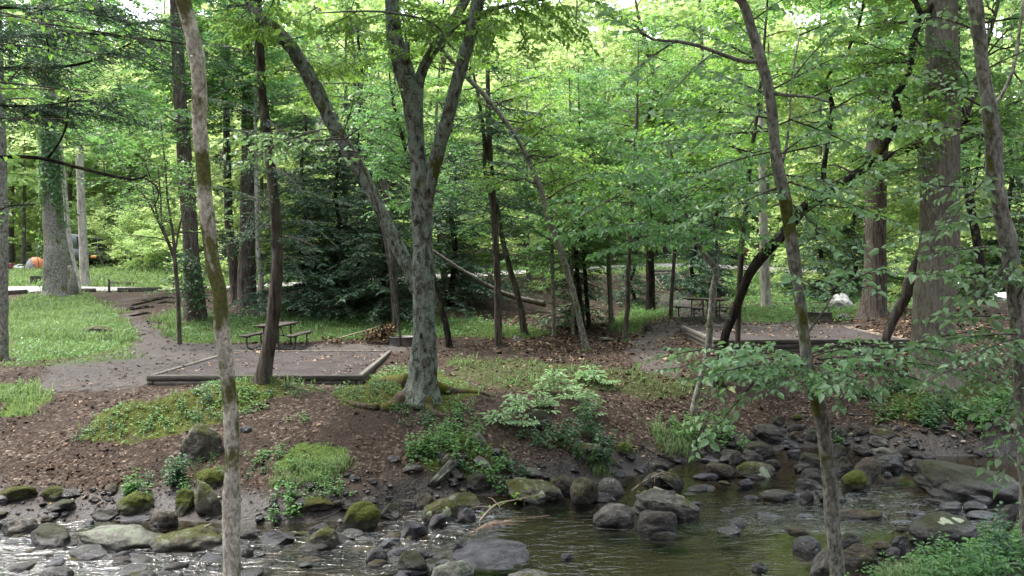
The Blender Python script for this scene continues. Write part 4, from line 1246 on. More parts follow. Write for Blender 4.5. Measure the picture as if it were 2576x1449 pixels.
def kerb(ua, va, ub, vb, d0, d1, h, label, mat='timber_dark'):
    a, e = P(ua, va, d0), P(ub, vb, d1)
    za = max(a[2], float(terrain(a[0], d0))); ze = max(e[2], float(terrain(e[0], d1)))
    b = MB()
    L = np.linalg.norm(e[:2] - a[:2])
    c = (a + e) / 2
    b.box((c[0], c[1], (za + ze) / 2 + h / 2 - .02), (L, .2, h + .1), rz=math.atan2(e[1] - a[1], e[0] - a[0]), ry=-math.atan2(ze - za, L), bev=.02)
    return tag(b.build('kerb_timber', M[mat], None, loc=(c[0], c[1], (za + ze) / 2), ), label, 'kerb timber', 'kerb timbers along the road')


kerb(296, 737, 409, 735, 40.6, 41, .19, 'long dark kerb timber across the top of the left path')
kerb(205, 739, 240, 738, 40.6, 40.6, .17, 'short kerb timber just right of the ivy trunk foot')
kerb(14, 754, 67, 749, 39, 40, .18, 'kerb timber at the far left beside the edge trunk')
kerb(456, 734, 520, 733, 41, 41.2, .17, 'kerb timber right of the dark buttressed trunk')
kerb(275, 717, 342, 716, 47, 47, .13, 'far kerb timber on the other side of the left road')
kerb(1488, 692, 1576, 684, 43, 44.4, .2, 'pale kerb timber at the top of the middle bank', 'timber_top')
kerb(1325, 697, 1415, 694, 42, 43, .2, 'gray kerb timber behind the thin middle trunks', 'timber_top')
kerb(1326, 650, 1420, 648, 52, 52.5, .16, 'far gray timber rail across the road in the middle')

# --- camp on the far rise: dome tent, cooler, box, vehicles
M['tent_orange'] = plain('tent_orange', (.34, .10, .045), (.46, .15, .06), 5, .6, .3, .05)
M['tent_gray'] = plain('tent_gray', (.10, .105, .10), (.16, .165, .155), 5, .6, .3, .05)
p0 = hit(91, 680, False); sc = p0[1] / F
o = thing('dome_tent', 'orange and gray dome tent on the far grass at the left', 'tent', p0)
rx, rz_ = 25 * sc, 34 * sc
for nm, lo, hi, mt in (('tent_body', -.6, .55, 'tent_gray'), ('tent_fly', .36, 1.0, 'tent_orange')):
    b = MB(); nu, nv = 28, 14
    V = []
    for i in range(nv):
        for j in range(nu):
            a = j / nu * 2 * pi
            e = (i / (nv - 1)) * pi / 2
            k = abs(cos(2 * a)) * .08 + .94
            gr = 1.015 if nm == 'tent_fly' else 1.
            V.append((p0[0] + rx * gr * k * cos(e) ** .8 * cos(a), p0[1] + rx * gr * k * cos(e) ** .8 * sin(a), p0[2] - .05 + rz_ * gr * sin(e)))
    q = []
    for i in range(nv - 1):
        for j in range(nu):
            xm = V[i * nu + j][0] - p0[0]
            keepf = (.8 * xm / rx + 1.1 * (i / nv)) > .42
            if (nm == 'tent_fly') == keepf:
                q.append((i * nu + j, i * nu + (j + 1) % nu, (i + 1) * nu + (j + 1) % nu, (i + 1) * nu + j))
    b.add(V, np.array(q)); b.build(nm, M[mt], o, smooth=True)
for s in (0, pi / 2):
    b = MB(); b.tube([(p0[0] + rx * 1.02 * cos(t) * cos(s + .785), p0[1] + rx * 1.02 * cos(t) * sin(s + .785), p0[2] + rz_ * 1.02 * sin(t)) for t in np.linspace(0, pi, 20)], .02, 5); b.build('pole', M['soot'], o, smooth=True)

p0 = hit(48, 677, False); sc = p0[1] / F
o = thing('cooler', 'white cooler lying open on the grass left of the tent', 'cooler', p0)
b = MB(); b.box((p0[0], p0[1], p0[2] + 3.2 * sc), (20 * sc, 14 * sc, 6 * sc), bev=.05); b.build('body', M['white'], o)
b = MB(); b.box((p0[0] - 3 * sc, p0[1], p0[2] + 8.2 * sc), (18 * sc, 13 * sc, 2 * sc), ry=-.35, bev=.03); b.build('lid', M['white'], o)
M['maroon'] = plain('maroon_paint', (.16, .025, .035), (.22, .04, .05), 4, .4, .5, .02)
p0 = hit(26, 677, False); sc = p0[1] / F
o = thing('storage_box', 'maroon storage box at the far left of the camp', 'box', p0)
b = MB(); b.box((p0[0], p0[1], p0[2] + 6 * sc), (13 * sc, 12 * sc, 13 * sc), bev=.04); b.build('body', M['maroon'], o)
b = MB(); b.box((p0[0], p0[1], p0[2] + 13.5 * sc), (14 * sc, 13 * sc, 2 * sc), bev=.02); b.build('lid', M['maroon'], o)

M['silver'] = plain('silver_paint', (.42, .43, .44), (.5, .51, .52), 3, .3, .5, .0, .3)
M['bluegray'] = plain('bluegray_paint', (.10, .105, .12), (.15, .16, .175), 3, .4, .5, .0)
M['glass'] = plain('car_glass', (.03, .035, .04), (.05, .055, .06), 2, .08, .6, 0)
M['rubber'] = plain('rubber', (.012, .012, .012), (.03, .03, .03), 9, .8, .2, .1)
M['amber'] = plain('amber_lamp', (.5, .22, .05), (.6, .3, .08), 4, .4, .4, 0)
M['redlamp'] = plain('red_lamp', (.4, .02, .02), (.5, .03, .03), 4, .4, .4, 0)


def vehicle(name, label, cat, u, v, rz, L, Wd, prof, roof, mat, wheels, wr=.34):
    """prof: side outline (x,z) of the lower body; roof: side outline of the cabin"""
    p0 = hit(u, v, False)
    o = thing(name, label, cat, p0)
    R = np.array([[cos(rz), -sin(rz), 0], [sin(rz), cos(rz), 0], [0, 0, 1]])
    W = lambda q: np.asarray(q, float) @ R.T + np.asarray(p0)

    def extr(pts, w0, w1):
        n = len(pts); b = MB()
        w = np.array([w0 if i in (0, n - 1) else w1 for i in range(n)]) if w0 != w1 else np.full(n, w0)
        V = np.concatenate([np.stack([np.array(pts)[:, 0], s * w, np.array(pts)[:, 1]], 1) for s in (-1, 1)])
        q = [[i, (i + 1) % n, n + (i + 1) % n, n + i] for i in range(n)]
        b.add(W(V), [np.array(q), np.array([list(range(n))[::-1]]), np.array([list(range(n, 2 * n))])])
        return b
    extr(prof, Wd / 2, Wd / 2).build('body', M[mat], o)
    extr(roof, Wd / 2 - .04, Wd / 2 - .16).build('cabin', M[mat], o)
    rf = np.array(roof); cx_, cz_ = rf.mean(0)
    for sd in (-1, 1):                                            # side glass just proud of the cabin
        q = np.stack([cx_ + (rf[:, 0] - cx_) * .86, np.where((np.arange(len(rf)) == 0) | (np.arange(len(rf)) == len(rf) - 1), sd * (Wd / 2 - .045), sd * (Wd / 2 - .135)), cz_ + (rf[:, 1] - cz_) * .72], 1)
        b = MB(); b.add(W(q), np.array([list(range(len(q)))])); b.build('side_window', M['glass'], o)
    for i0, i1, ee in ((0, 1, 1), (len(roof) - 1, len(roof) - 2, -1)):
        p_, q_ = np.array(roof[i0]), np.array(roof[i1]); n_ = np.array([ee * .012, .012])
        a_ = p_ * .88 + q_ * .12 + n_; c_ = p_ * .12 + q_ * .88 + n_
        b = MB(); b.add(W([(a_[0], -Wd / 2 + .16, a_[1]), (a_[0], Wd / 2 - .16, a_[1]), (c_[0], Wd / 2 - .26, c_[1]), (c_[0], -Wd / 2 + .26, c_[1])]), np.array([[0, 1, 2, 3]])); b.build('windshield', M['glass'], o)
    for x in wheels:
        for s in (-1, 1):
            b = MB(); b.tube(W([(x, s * (Wd / 2 - .2), wr), (x, s * (Wd / 2 + .02), wr)]), wr, 18); wv = b.build('wheel', M['rubber'], o)
            b = MB(); b.tube(W([(x, s * (Wd / 2), wr), (x, s * (Wd / 2 + .035), wr)]), wr * .6, 14); b.build('rim', M['silver'], wv)
    zl = .68
    for s in (-1, 1):
        b = MB(); b.box(W((L / 2 - .03, s * (Wd / 2 - .28), zl)), (.12, .34, .16), rz=rz, bev=.02); b.build('headlight', M['white'], o)
        b = MB(); b.box(W((-L / 2 + .03, s * (Wd / 2 - .22), zl + .12)), (.12, .24, .22), rz=rz, bev=.02); b.build('taillight', M['redlamp'], o)
    return o


sedan = [(-2.2, .28), (2.2, .28), (2.25, .55), (2.1, .78), (1.0, .93), (-1.6, .98), (-2.22, .85)]
vehicle('parked_car', 'silver car parked behind low branches on the far left rise', 'car', 360, 659, .08, 4.5, 1.8, sedan, [(1.05, .92), (.35, 1.40), (-.9, 1.44), (-1.75, .96)], 'silver', (-1.35, 1.38))
suv = [(-2.35, .36), (2.35, .36), (2.38, .8), (2.15, 1.02), (1.1, 1.12), (-2.35, 1.12)]
vehicle('parked_car', 'maroon car parked behind the trees on the right rise', 'car', 1880, 655, .2, 4.8, 1.9, suv, [(1.15, 1.1), (.45, 1.75), (-2.0, 1.78), (-2.3, 1.1)], 'maroon', (-1.45, 1.45), .38)
van = [(-2.8, .4), (2.7, .4), (2.8, .95), (2.5, 1.15), (-2.8, 1.2)]
vehicle('camper_van', 'blue-gray camper van with an amber light behind the pale trunk', 'van', 216, 669, 1.52, 5.4, 1.75, van, [(2.3, 1.14), (1.9, 2.2), (-2.7, 2.3), (-2.78, 1.2)], 'bluegray', (-1.7, 1.75), .36)
vv = [o for o in bpy.data.objects if o.name.startswith('camper_van')][0]
b = MB(); q = P(236, 646, vv.location[1] - 2.2); b.box(q, (.42, .1, .2), bev=.03); b.build('amber_light', M['amber'], vv)

# ------------------------------------------------------------------ wood lying about
pts = np.array([[*P(1085, 628, 30.2), .06], [*P(1124, 655, 30.4), .068], [*P(1190, 697, 30.8), .08], [*P(1259, 734, 31.2), .092], [*P(1309, 751, 31.6), .11], [*P(1372, 765, 32.), .135]])
s = spline(pts, .12)
b = MB(); b.tube(s[:, :3], s[:, 3], 12, lump=.18, seed=4)
M['bark_log'] = bark_mat('bark_log', (.075, .066, .057), (.23, .21, .185), .25, .0, (5, 5, 3), .5, (.34, .33, .3), 3.)
tag(b.build('fallen_log', M['bark_log'], None, loc=s[-1][:3], smooth=True), 'bare fallen trunk propped among the hemlocks behind the big forked tree', 'log')

a, e = P(1182, 1357, 11.35), P(1316, 1305, 12.2)
pts = np.array([[*a, .075], [*(a * .66 + e * .34 + np.array([0, 0, .03])), .085], [*(a * .35 + e * .65), .07], [*e, .02]])
s = spline(pts, .04)
b = MB(); b.tube(s[:, :3], s[:, 3], 16, lump=.45, seed=11)
M['rotten'] = plain('rotten_wood', (.035, .022, .016), (.20, .135, .095), 4, .85, .25, 1., stretch=(5, 5, 1.2))
o = thing('broken_log', 'rotten broken log lying in the small rapid of the creek', 'log', a)
b.build('stem', M['rotten'], o, smooth=True)
for k in range(4):
    q = s[int(len(s) * (.15 + .22 * k))][:3]
    b = MB(); w = spline([q, q + np.array([.25, .05, .04]), q + np.array([.55, .12, .02 * k])], .05); b.tube(w, np.linspace(.03, .008, len(w)), 6, lump=.3, seed=k); b.build('splinter', M['rotten'], o, smooth=True)


def stick(name, label, rows, cat='stick', mat='twig', leaves=0, seed=1, side=0):
    s = spline(np.array(rows), .05)
    o = thing(name, label, cat, s[0][:3])
    b = MB(); b.tube(s[:, :3], s[:, 3], 6, lump=.2, seed=seed)
    r = rs(seed)
    for k in range(side):
        q = s[r.randint(2, len(s) - 2)]
        dd = nrm(r.normal(size=3) * np.array([1, .6, .5])) * r.uniform(.15, .4)
        w = spline([q[:3], q[:3] + dd * .5 + np.array([0, 0, .03]), q[:3] + dd], .05)
        b.tube(w, np.linspace(q[3] * .6, .003, len(w)), 5)
    b.build('stem', M[mat], o, smooth=True)
    if leaves:
        b = MB(); k = r.randint(0, len(s), leaves)
        pos = s[k, :3] + r.normal(0, .05, (leaves, 3))
        b.leaves(pos, r.normal(size=(leaves, 3)), nrm(r.normal(size=(leaves, 3)) + np.array([0, -.4, .8])), r.uniform(.06, .11, leaves), .05, r.uniform(.6, 1, leaves), True)
        b.build('foliage', M['leaf_lime'], o)
    return o


M['stick_pale'] = plain('pale_stick', (.14, .11, .08), (.32, .27, .2), 8, .8, .2, .3)
stick('fallen_branch', 'thin fallen branch with yellowing leaves reaching from the log to the tapering boulder', [[*P(1200, 1318, 11.9), .016], [*P(1245, 1272, 12.4), .014], [*P(1300, 1258, 12.7), .011], [*P(1365, 1243, 12.9), .006]], 'branch', 'stick_pale', 16, 3, 5)
stick('driftwood_stick', 'pale straight stick lying on the large smooth gray boulder', [[*P(1645, 1227, 13.0), .022], [*P(1682, 1240, 12.9), .021], [*P(1722, 1253, 12.75), .018]], 'stick', 'stick_pale')
stick('driftwood_twig', 'tangle of dark twigs caught between boulders at the pool head', [[*P(1590, 1235, 13.4), .012], [*P(1620, 1212, 13.6), .012], [*P(1672, 1185, 13.8), .008]], 'twigs', 'stick_pale', 0, 8, 9)
stick('driftwood_twig', 'arched twig over the egg stone at the pool outlet', [[*P(2000, 1275, 13.2), .008], [*P(2012, 1258, 13.2), .008], [*P(2030, 1256, 13.2), .007], [*P(2056, 1262, 13.25), .005]], 'twigs', 'stick_pale')
stick('driftwood_twig', 'dark twigs snagged below the giant boulder at the right edge', [[*P(2500, 1275, 12.6), .012], [*P(2540, 1262, 12.7), .010], [*P(2590, 1240, 12.8), .008]], 'twigs', 'twig', 0, 9, 6)
stick('fallen_branch', 'long pale fallen branch lying on the grass beside the brown leaf pile', [[*P(826, 858, 24.6), .02], [*P(880, 843, 25.2), .02], [*P(925, 830, 25.6), .016], [*P(958, 818, 26), .008]], 'branch', 'stick_pale', 0, 5, 5)
stick('driftwood_twig', 'thin twig on the dirt above the gray-topped round boulder', [[*P(790, 1310, 12.2), .007], [*P(835, 1295, 12.3), .006], [*P(865, 1276, 12.5), .004]], 'twigs', 'twig')
stick('driftwood_twig', 'bare twig on the long log-shaped boulder on the left', [[*P(470, 1344, 11.2), .012], [*P(505, 1330, 11.25), .012], [*P(530, 1318, 11.3), .01]], 'twigs', 'stick_pale')

r = rs(90)                                                        # heap of withered leaves on cut branches
o = thing('brush_pile', 'heap of withered brown leaves beside the left fire ring', 'brush pile', P(955, 858, 25))
b = MB(); pos = []
for cu, cv, su, sv, n in ((950, 846, 17, 8, 420), (972, 833, 9, 9, 260), (848, 855, 7, 3, 60), (818, 852, 4, 3, 30)):
    pos += [P(cu + r.normal(0, su), min(cv + r.normal(0, sv) * .8, 860), 25 + r.normal(0, .22)) for _ in range(n)]
pos = np.array(pos); pos[:, 2] = np.maximum(pos[:, 2], terrain(pos[:, 0], pos[:, 1]) + .02); n = len(pos)
b.leaves(pos, r.normal(size=(n, 3)), r.normal(size=(n, 3)) + np.array([0, -.3, .6]), r.uniform(.07, .15, n), r.uniform(.04, .08, n), r.rand(n) ** 1.2, False, .4)
m = NT('withered_leaf'); M['withered'] = m.done(m.principled(m.ramp(m.attr('tint'), (0., (.025, .015, .010)), (.5, (.085, .048, .028)), (.85, (.19, .12, .07)), (1., (.28, .2, .09))), .8, .2))
b.build('dead_foliage', M['withered'], o)
b = MB(); k = 40
q = pos[r.randint(0, n, k)]; b.prisms(q, q + r.normal(0, .22, (k, 3)) * np.array([1, .6, .6]), .008, .003); b.build('twig', M['twig'], o)

o = thing('exposed_roots', 'dark tree roots crossing the bare dirt slope of the left path', 'roots', hit(400, 785))
for ua, va, ub, vb in ((318, 782, 396, 772), (330, 770, 420, 752), (355, 757, 445, 750), (330, 795, 380, 790), (395, 765, 450, 760), (316, 776, 360, 779)):
    a, e = hit(ua, va), hit(ub, vb)
    n = 9; t = np.linspace(0, 1, n)[:, None]
    q = a * (1 - t) + e * t; q[:, 1] += .25 * np.sin(t[:, 0] * 7 + ua)
    q[:, 2] = terrain(q[:, 0], q[:, 1]) + .03 - .1 * (2 * t[:, 0] - 1) ** 4
    b = MB(); s = spline(q, .15); b.tube(s, .065 + .02 * np.sin(np.arange(len(s))), 7, lump=.3, seed=int(ua)); b.build('root', M['bark_wet'], o, smooth=True)
# ------------------------------------------------------------------ trees
UP = np.array([0, 0, 1.])


def spray(W, Lf, p0, p1, r, tl=.5, ts=.11, ll=.08, ls=.06, wr=.55, r0=.012, sag=.05, droop=.3, near=False, wood=True, start=.12, jit=.6, tint=(.45, .2), roll=.38):
    p0, p1 = np.asarray(p0, float), np.asarray(p1, float)
    L = np.linalg.norm(p1 - p0)
    k = max(4, int(L / ts))
    c = (p0 + p1) / 2 + np.array([r.normal(0, .06), r.normal(0, .06), sag]) * L
    t = np.linspace(start, 1, k)[:, None]
    B = p0 * (1 - t) ** 2 + 2 * c * t * (1 - t) + p1 * t ** 2
    T = nrm(2 * (1 - t) * (c - p0) + 2 * t * (p1 - c))
    S = nrm(np.cross(T, nrm(UP + r.normal(0, roll, 3))))
    sg = np.where(np.arange(k) % 2, 1., -1.)[:, None]
    an = np.radians(r.uniform(30, 68, (k, 1)))
    D = nrm(T * np.cos(an) + S * sg * np.sin(an) + UP * r.normal(0, .16, (k, 1)) - UP * droop * .25)
    ln = tl * (.3 + .7 * np.sin(np.pi * np.minimum(1, .18 + .82 * t[:, 0]) ** 1.2)) * r.uniform(.65, 1.2, k)
    D[-1] = T[-1]; ln[-1] = tl * .7
    if W is not None and wood:
        tt = np.linspace(0, 1, max(4, min(10, int(L / .2))))[:, None]
        cur = p0 * (1 - tt) ** 2 + 2 * c * tt * (1 - tt) + p1 * tt ** 2
        W.tube(cur, np.linspace(r0, r0 * .3, len(tt)), 5, cap=False)
        W.prisms(B, B + D * ln[:, None], r0 * .32, r0 * .14)
    m = int(max(2, math.ceil(ln.max() / ls)))
    s = (np.arange(m)[None] + .6) * ls
    ok = s <= ln[:, None] + ls * .4
    i, j = np.nonzero(ok)
    n = len(i)
    pos = B[i] + D[i] * s[0, j][:, None]
    side = nrm(np.cross(D[i], UP)) * np.where(j % 2, 1., -1.)[:, None]
    T2 = D[i] * r.uniform(.3, .9, (n, 1)) + side * r.uniform(.5, 1.1, (n, 1)) - UP * droop * r.uniform(0, 1.6, (n, 1))
    N = nrm(UP * .8 + r.normal(0, jit, (n, 3)))
    l = ll * np.clip(np.exp(r.normal(-.06, .30, n)), .45, 1.7)
    base = r.normal(tint[0], tint[1] * .5)
    Lf.leaves(pos, T2, N, l, l * wr, np.clip(r.normal(base, tint[1], n), 0, .985) + (r.rand(n) < .004) * .0, near)


def crown(W, Lf, path, nb, t0, t1, Lr, el, r, sub=4, az=None, slen=.5, r0=.03, **kw):
    n = len(path)
    for b_ in range(nb):
        f = t0 + (t1 - t0) * (b_ + r.rand()) / nb
        q = path[min(n - 1, int(f * (n - 1)))]
        a = r.uniform(0, 2 * pi) if az is None else r.normal(*az)
        e = radians(r.uniform(*el))
        tp = 1 - .45 * (f - t0) / max(t1 - t0, .01)
        L = r.uniform(*Lr) * tp
        d = np.array([cos(a) * cos(e), sin(a) * cos(e), sin(e)])
        p0 = q[:3]; p1 = p0 + d * L
        c = (p0 + p1) / 2 + UP * L * .10
        tt = np.linspace(0, 1, 8)[:, None]
        cur = p0 * (1 - tt) ** 2 + 2 * c * tt * (1 - tt) + p1 * tt ** 2 + np.concatenate([np.zeros((1, 3)), r.normal(0, .03 * L / 2, (7, 3))])
        rr = min(r0, q[3] * .5) if len(q) > 3 else r0
        W.tube(cur, np.linspace(rr, rr * .3, 8), 5, cap=False)
        for k in range(sub):
            u = .3 + .7 * (k + r.uniform(.2, .8)) / sub
            s0 = cur[min(7, int(u * 7))]
            a2 = a + r.uniform(.3, 1.1) * (1 if k % 2 else -1)
            e2 = e * .4 + radians(r.uniform(-30, 26))
            l2 = L * slen * r.uniform(.6, 1.2)
            spray(W, Lf, s0, s0 + np.array([cos(a2) * cos(e2), sin(a2) * cos(e2), sin(e2)]) * l2, r, r0=rr * .4, **kw)
        spray(W, Lf, cur[4], p1 + d * L * .15, r, r0=rr * .4, **kw)


def stem_path(rows, d, d1=None, step=.14, root=True):
    """rows (u, v, width in pixels) at depth d (running to d1) -> x, y, z, radius"""
    n = len(rows); out = []
    R_ = np.array(rows, float); cl = np.concatenate([[0], np.cumsum(np.linalg.norm(np.diff(R_[:, :2], axis=0), axis=1))])
    for (u, v, w), f in zip(rows, cl / cl[-1]):
        dd = d if d1 is None else d + (d1 - d) * f
        out.append([*P(u, v, dd), w * dd / F / 2])
    out = np.array(out)
    if root:
        g = float(terrain(out[0, 0], out[0, 1]))
        if out[0, 2] > g - .1:
            dx = (out[0, :2] - out[1, :2]) / max(out[1, 2] - out[0, 2], .05) * (out[0, 2] - g + .15)
            e = np.array([out[0, 0] + np.clip(dx[0], -.4, .4), out[0, 1], g - .18, out[0, 3] * 1.04])
            if out[0, 2] - e[2] > .25:
                out = np.vstack([e, out])
            else:
                out[0, 2] = g - .2
    return spline(out, step)


class Tree:
    def __init__(self, name, label, bark, leaf, base=None, seed=1, group=None, cat='tree'):
        self.name, self.label, self.bark, self.leaf, self.group, self.cat = name, label, bark, leaf, group, cat
        self.W, self.L, self.T, self.r, self.paths = MB(), MB(), MB(), rs(seed), []
        self.base = base

    def stem(self, rows, d, d1=None, sides=12, lump=.22, flare=None, root=True, step=.14, top=None):
        s = stem_path(rows, d, d1, step, root)
        if top:                                                    # the trunk goes on above the picture
            q = s[-1]; dr = nrm(s[-1, :3] - s[-8 if len(s) > 8 else 0, :3])
            ex = [q]
            for k in range(1, 6):
                f = k / 5
                ex.append(np.array([*(q[:3] + (dr * (1 - .5 * f) + UP * .5 * f) * top * f), q[3] * (1 - .75 * f)]))
            s = np.vstack([s[:-1], spline(np.array(ex), step * 2)])
        self.T.tube(s[:, :3], np.maximum(s[:, 3], .004), sides, lump=lump, seed=self.r.randint(999), flare=flare)
        self.paths.append(s)
        if self.base is None and root:
            self.base = np.array([s[0, 0], s[0, 1], float(terrain(s[0, 0], s[0, 1]))])
        return s

    def spray(self, a, b, **kw):
        spray(self.W, self.L, P(*a), P(*b), self.r, **kw)

    def crown(self, i, *a, **kw):
        crown(self.W, self.L, self.paths[i], *a, r=self.r, **kw)

    def done(self):
        o = thing(self.name, self.label, self.cat, self.base, self.group)
        if self.T.n:
            self.T.build('trunk', M[self.bark], o, smooth=True)
        if self.W.n:
            self.W.build('branches', M['twig'], o)
        if self.L.n:
            self.L.build('crown', M[self.leaf], o)
        return o


NEAR = dict(near=True, ll=.115, ls=.06, ts=.09, tl=.36, wr=.6, jit=.95, droop=.6)
MIDL = dict(ll=.105, ls=.055, ts=.095, tl=.5, jit=1.0, droop=.5)
TOPL = dict(ll=.17, ls=.085, ts=.15, tl=.75, jit=.8, droop=.3)
HEM = dict(ll=.065, ls=.022, ts=.06, tl=.28, wr=.26, jit=.7, droop=.3, start=.05)
HEMF = dict(ll=.14, ls=.042, ts=.11, tl=.45, wr=.32, jit=.8, droop=.35, start=.05)

# -- slender mossy leaning tree in front
t = Tree('slender_tree', 'slender mossy pale trunk leaning left in front of the left tent pad', 'bark_moss', 'leaf_near', seed=11)
t.stem([(581, 1450, 42), (580, 1349, 42), (582, 1264, 45), (582, 1164, 37), (580, 1044, 36), (570, 924, 35), (557, 824, 37), (550, 724, 36), (537, 672, 36), (525, 575, 35), (515, 470, 37), (510, 400, 35), (503, 300, 35), (503, 215, 38), (497, 150, 38), (482, 75, 36), (462, 0, 38), (448, -70, 37)], 9.7, 9.3, 14, .2, (.25, .3, 3), step=.07, top=7.5)
t.crown(0, 13, .74, 1., (2.0, 4.2), (8, 50), sub=5, **TOPL)
t.crown(0, 12, .86, 1., (3.5, 6.5), (0, 35), sub=7, az=(-1.57, .9), **TOPL)  # unseen boughs toward the camera, added to shade the foreground
t.done()

# -- big forked tree
t = Tree('forked_tree', 'big lichen covered tree forking into several stems in the middle', 'bark_lichen', 'leaf_lime', seed=12)
D0 = 15.4
t.stem([(1058, 1020, 74), (1063, 960, 68), (1067, 880, 60), (1067, 800, 56), (1066, 700, 55), (1064, 600, 52), (1061, 520, 54), (1057, 450, 52), (1050, 380, 45), (1045, 330, 44), (1036, 250, 50), (1018, 180, 50), (1000, 120, 40), (991, 80, 37), (988, 0, 36), (985, -70, 35)], D0, None, 18, .2, (.8, .38, 5), step=.08, top=6)
t.stem([(1048, 265, 34), (1056, 200, 27), (1074, 155, 27), (1109, 100, 26), (1154, 32, 25), (1175, -10, 24), (1195, -80, 22)], D0 + .05, D0 + .6, 10, .2, root=False, top=4)
t.stem([(1073, 520, 34), (1086, 450, 31), (1104, 375, 36), (1118, 325, 35), (1131, 280, 34), (1159, 175, 32), (1184, 90, 32), (1204, 0, 34), (1222, -80, 32)], D0 - .05, D0 - .5, 12, .2, root=False, step=.08, top=6)
t.stem([(1052, 735, 38), (1024, 668, 36), (974, 565, 32), (934, 480, 31), (889, 400, 35), (845, 325, 38), (800, 235, 36), (750, 145, 36), (700, 80, 30), (650, 40, 27), (622, -10, 24), (600, -60, 22)], D0 + .1, D0 + .8, 12, .22, root=False, step=.08, top=3)
t.stem([(1025, 165, 16), (1024, 122, 17), (1023, 108, 15)], D0 - .1, None, 9, .3, root=False)
t.stem([(1022, 120, 5), (1020, 80, 4), (1012, 46, 3)], D0 - .1, None, 5, .3, root=False)
for rows in ([(1160, 60, 12), (1220, 32, 11), (1290, 12, 9), (1372, 0, 7), (1440, -20, 5)], [(1135, 120, 7), (1090, 60, 6), (985, 34, 6), (900, 30, 5), (800, 35, 3)], [(1110, 130, 8), (1130, 90, 6), (1160, 60, 5)]):
    t.stem(rows, D0 - .4, D0 - 1., 6, .15, root=False)
# surface roots
ROOTS = []
for rows, dd in (([(1040, 1000, 46), (990, 1022, 34), (960, 1030, 26), (900, 1022, 20), (872, 1012, 12)], -.35), ([(1085, 985, 34), (1140, 988, 24), (1200, 990, 16), (1240, 1000, 9)], -.1), ([(1030, 975, 40), (980, 960, 32), (930, 965, 20), (890, 960, 10)], .25), ([(1070, 1015, 34), (1085, 1040, 24), (1120, 1050, 12)], -.55)):
    pr = np.array([[*hit(u, v), w * 15.3 / F / 2] for u, v, w in rows])
    pr[0, 2] += .12
    s = spline(pr, .08)
    ROOTS.append(s)
t.crown(0, 18, .78, 1., (2.5, 5), (5, 45), sub=5, **TOPL)
t.crown(1, 8, .6, 1., (2, 4), (5, 45), sub=5, **TOPL)
t.crown(2, 16, .72, 1., (2.5, 5), (5, 45), sub=5, **TOPL)
t.crown(3, 12, .85, 1., (2, 4.5), (5, 45), sub=5, **TOPL)
for a, b in (((1175, 60, 15), (1330, 20, 14.4)), ((1290, 10, 14.6), (1400, 90, 14.2)), ((985, 34, 14.6), (860, 70, 14.2)), ((1060, 40, 14.5), (1130, 110, 14.2)), ((900, 30, 14.6), (800, 90, 14.4)), ((1220, 30, 14.6), (1240, 110, 14.5)), ((640, 10, 15.5), (560, 90, 15)), ((650, 30, 15.5), (760, 60, 15)), ((700, -20, 15.4), (640, 100, 15.2)), ((1320, -10, 14.4), (1420, 60, 14)), ((1400, -10, 14.2), (1480, 110, 14)), ((1440, -20, 14.2), (1560, 40, 14)), ((1290, 0, 14.5), (1330, 130, 14.3)), ((900, -20, 14.8), (880, 90, 14.6)), ((800, 20, 14.7), (730, 60, 14.4))):
    t.spray(a, b, **dict(MIDL, near=True))
for i_, lo, n_ in ((0, .85, 3), (1, .6, 7), (2, .75, 8), (3, .72, 16)):
    st = t.paths[i_]; zt = np.nonzero(st[:, 2] < 7.6)[0][-1]
    for k in range(n_):
        q = st[t.r.randint(int(zt * lo), zt + 1)][:3]
        a = t.r.uniform(0, 2 * pi); L = t.r.uniform(.9, 2.1)
        spray(t.W, t.L, q, q + np.array([cos(a) * L, sin(a) * L, L * t.r.uniform(-.25, .3)]), t.r, r0=.008, **dict(MIDL, near=True, ll=.09, roll=.25))
_o = t.done()
for k, s in enumerate(ROOTS):
    b = MB(); b.tube(s[:, :3], s[:, 3], 9, lump=.35, seed=k); b.build('root', M['bark_root'], _o, smooth=True)

# -- dark leaning hemlock by the left pad
t = Tree('hemlock_tree', 'dark straight-barked hemlock leaning right by the left tent pad edge', 'bark_dark', 'hemlock', seed=13)
t.stem([(658, 968, 50), (662, 945, 42), (675, 874, 35), (687, 800, 34), (694, 724, 32), (698, 650, 28), (695, 560, 27), (685, 450, 26), (675, 350, 24), (662, 250, 22), (657, 150, 21), (652, 65, 20), (650, 0, 19), (648, -80, 18)], 16.2, None, 12, .1, (.4, .25, 4), step=.1, top=5)
for v0, u1, v1, dd in ((610, 560, 580, -.3), (560, 820, 560, .4), (520, 545, 470, .8), (500, 800, 430, -.4), (470, 900, 520, .6), (440, 540, 400, -.8), (400, 830, 360, .3), (360, 560, 320, .6), (330, 790, 300, -.5), (300, 540, 250, .3), (270, 800, 220, .6), (230, 560, 190, -.6), (200, 780, 150, .2), (150, 545, 110, .4), (120, 770, 90, -.4), (640, 760, 660, .3), (590, 790, 620, -.5), (560, 580, 600, .5), (480, 620, 560, -1), (420, 760, 480, -1), (350, 620, 420, -1.2), (300, 740, 380, -1.1)):
    u0 = np.interp(v0, [65, 350, 560, 724], [652, 675, 695, 694])
    t.spray((u0, v0, 16.2), (u1, v1, 16.2 + dd * 2), **dict(HEM, tl=.34, r0=.013))
    t.spray((u0 * .55 + u1 * .45, v0 * .55 + v1 * .45 - 2, 16.2 + dd), (u1 + (u1 - u0) * .1, v1 + 45, 16.2 + dd * 1.2), **dict(HEM, tl=.3, r0=.008))
t.crown(0, 22, .72, 1., (1.0, 2.2), (-8, 15), sub=3, **HEM)
t.done()

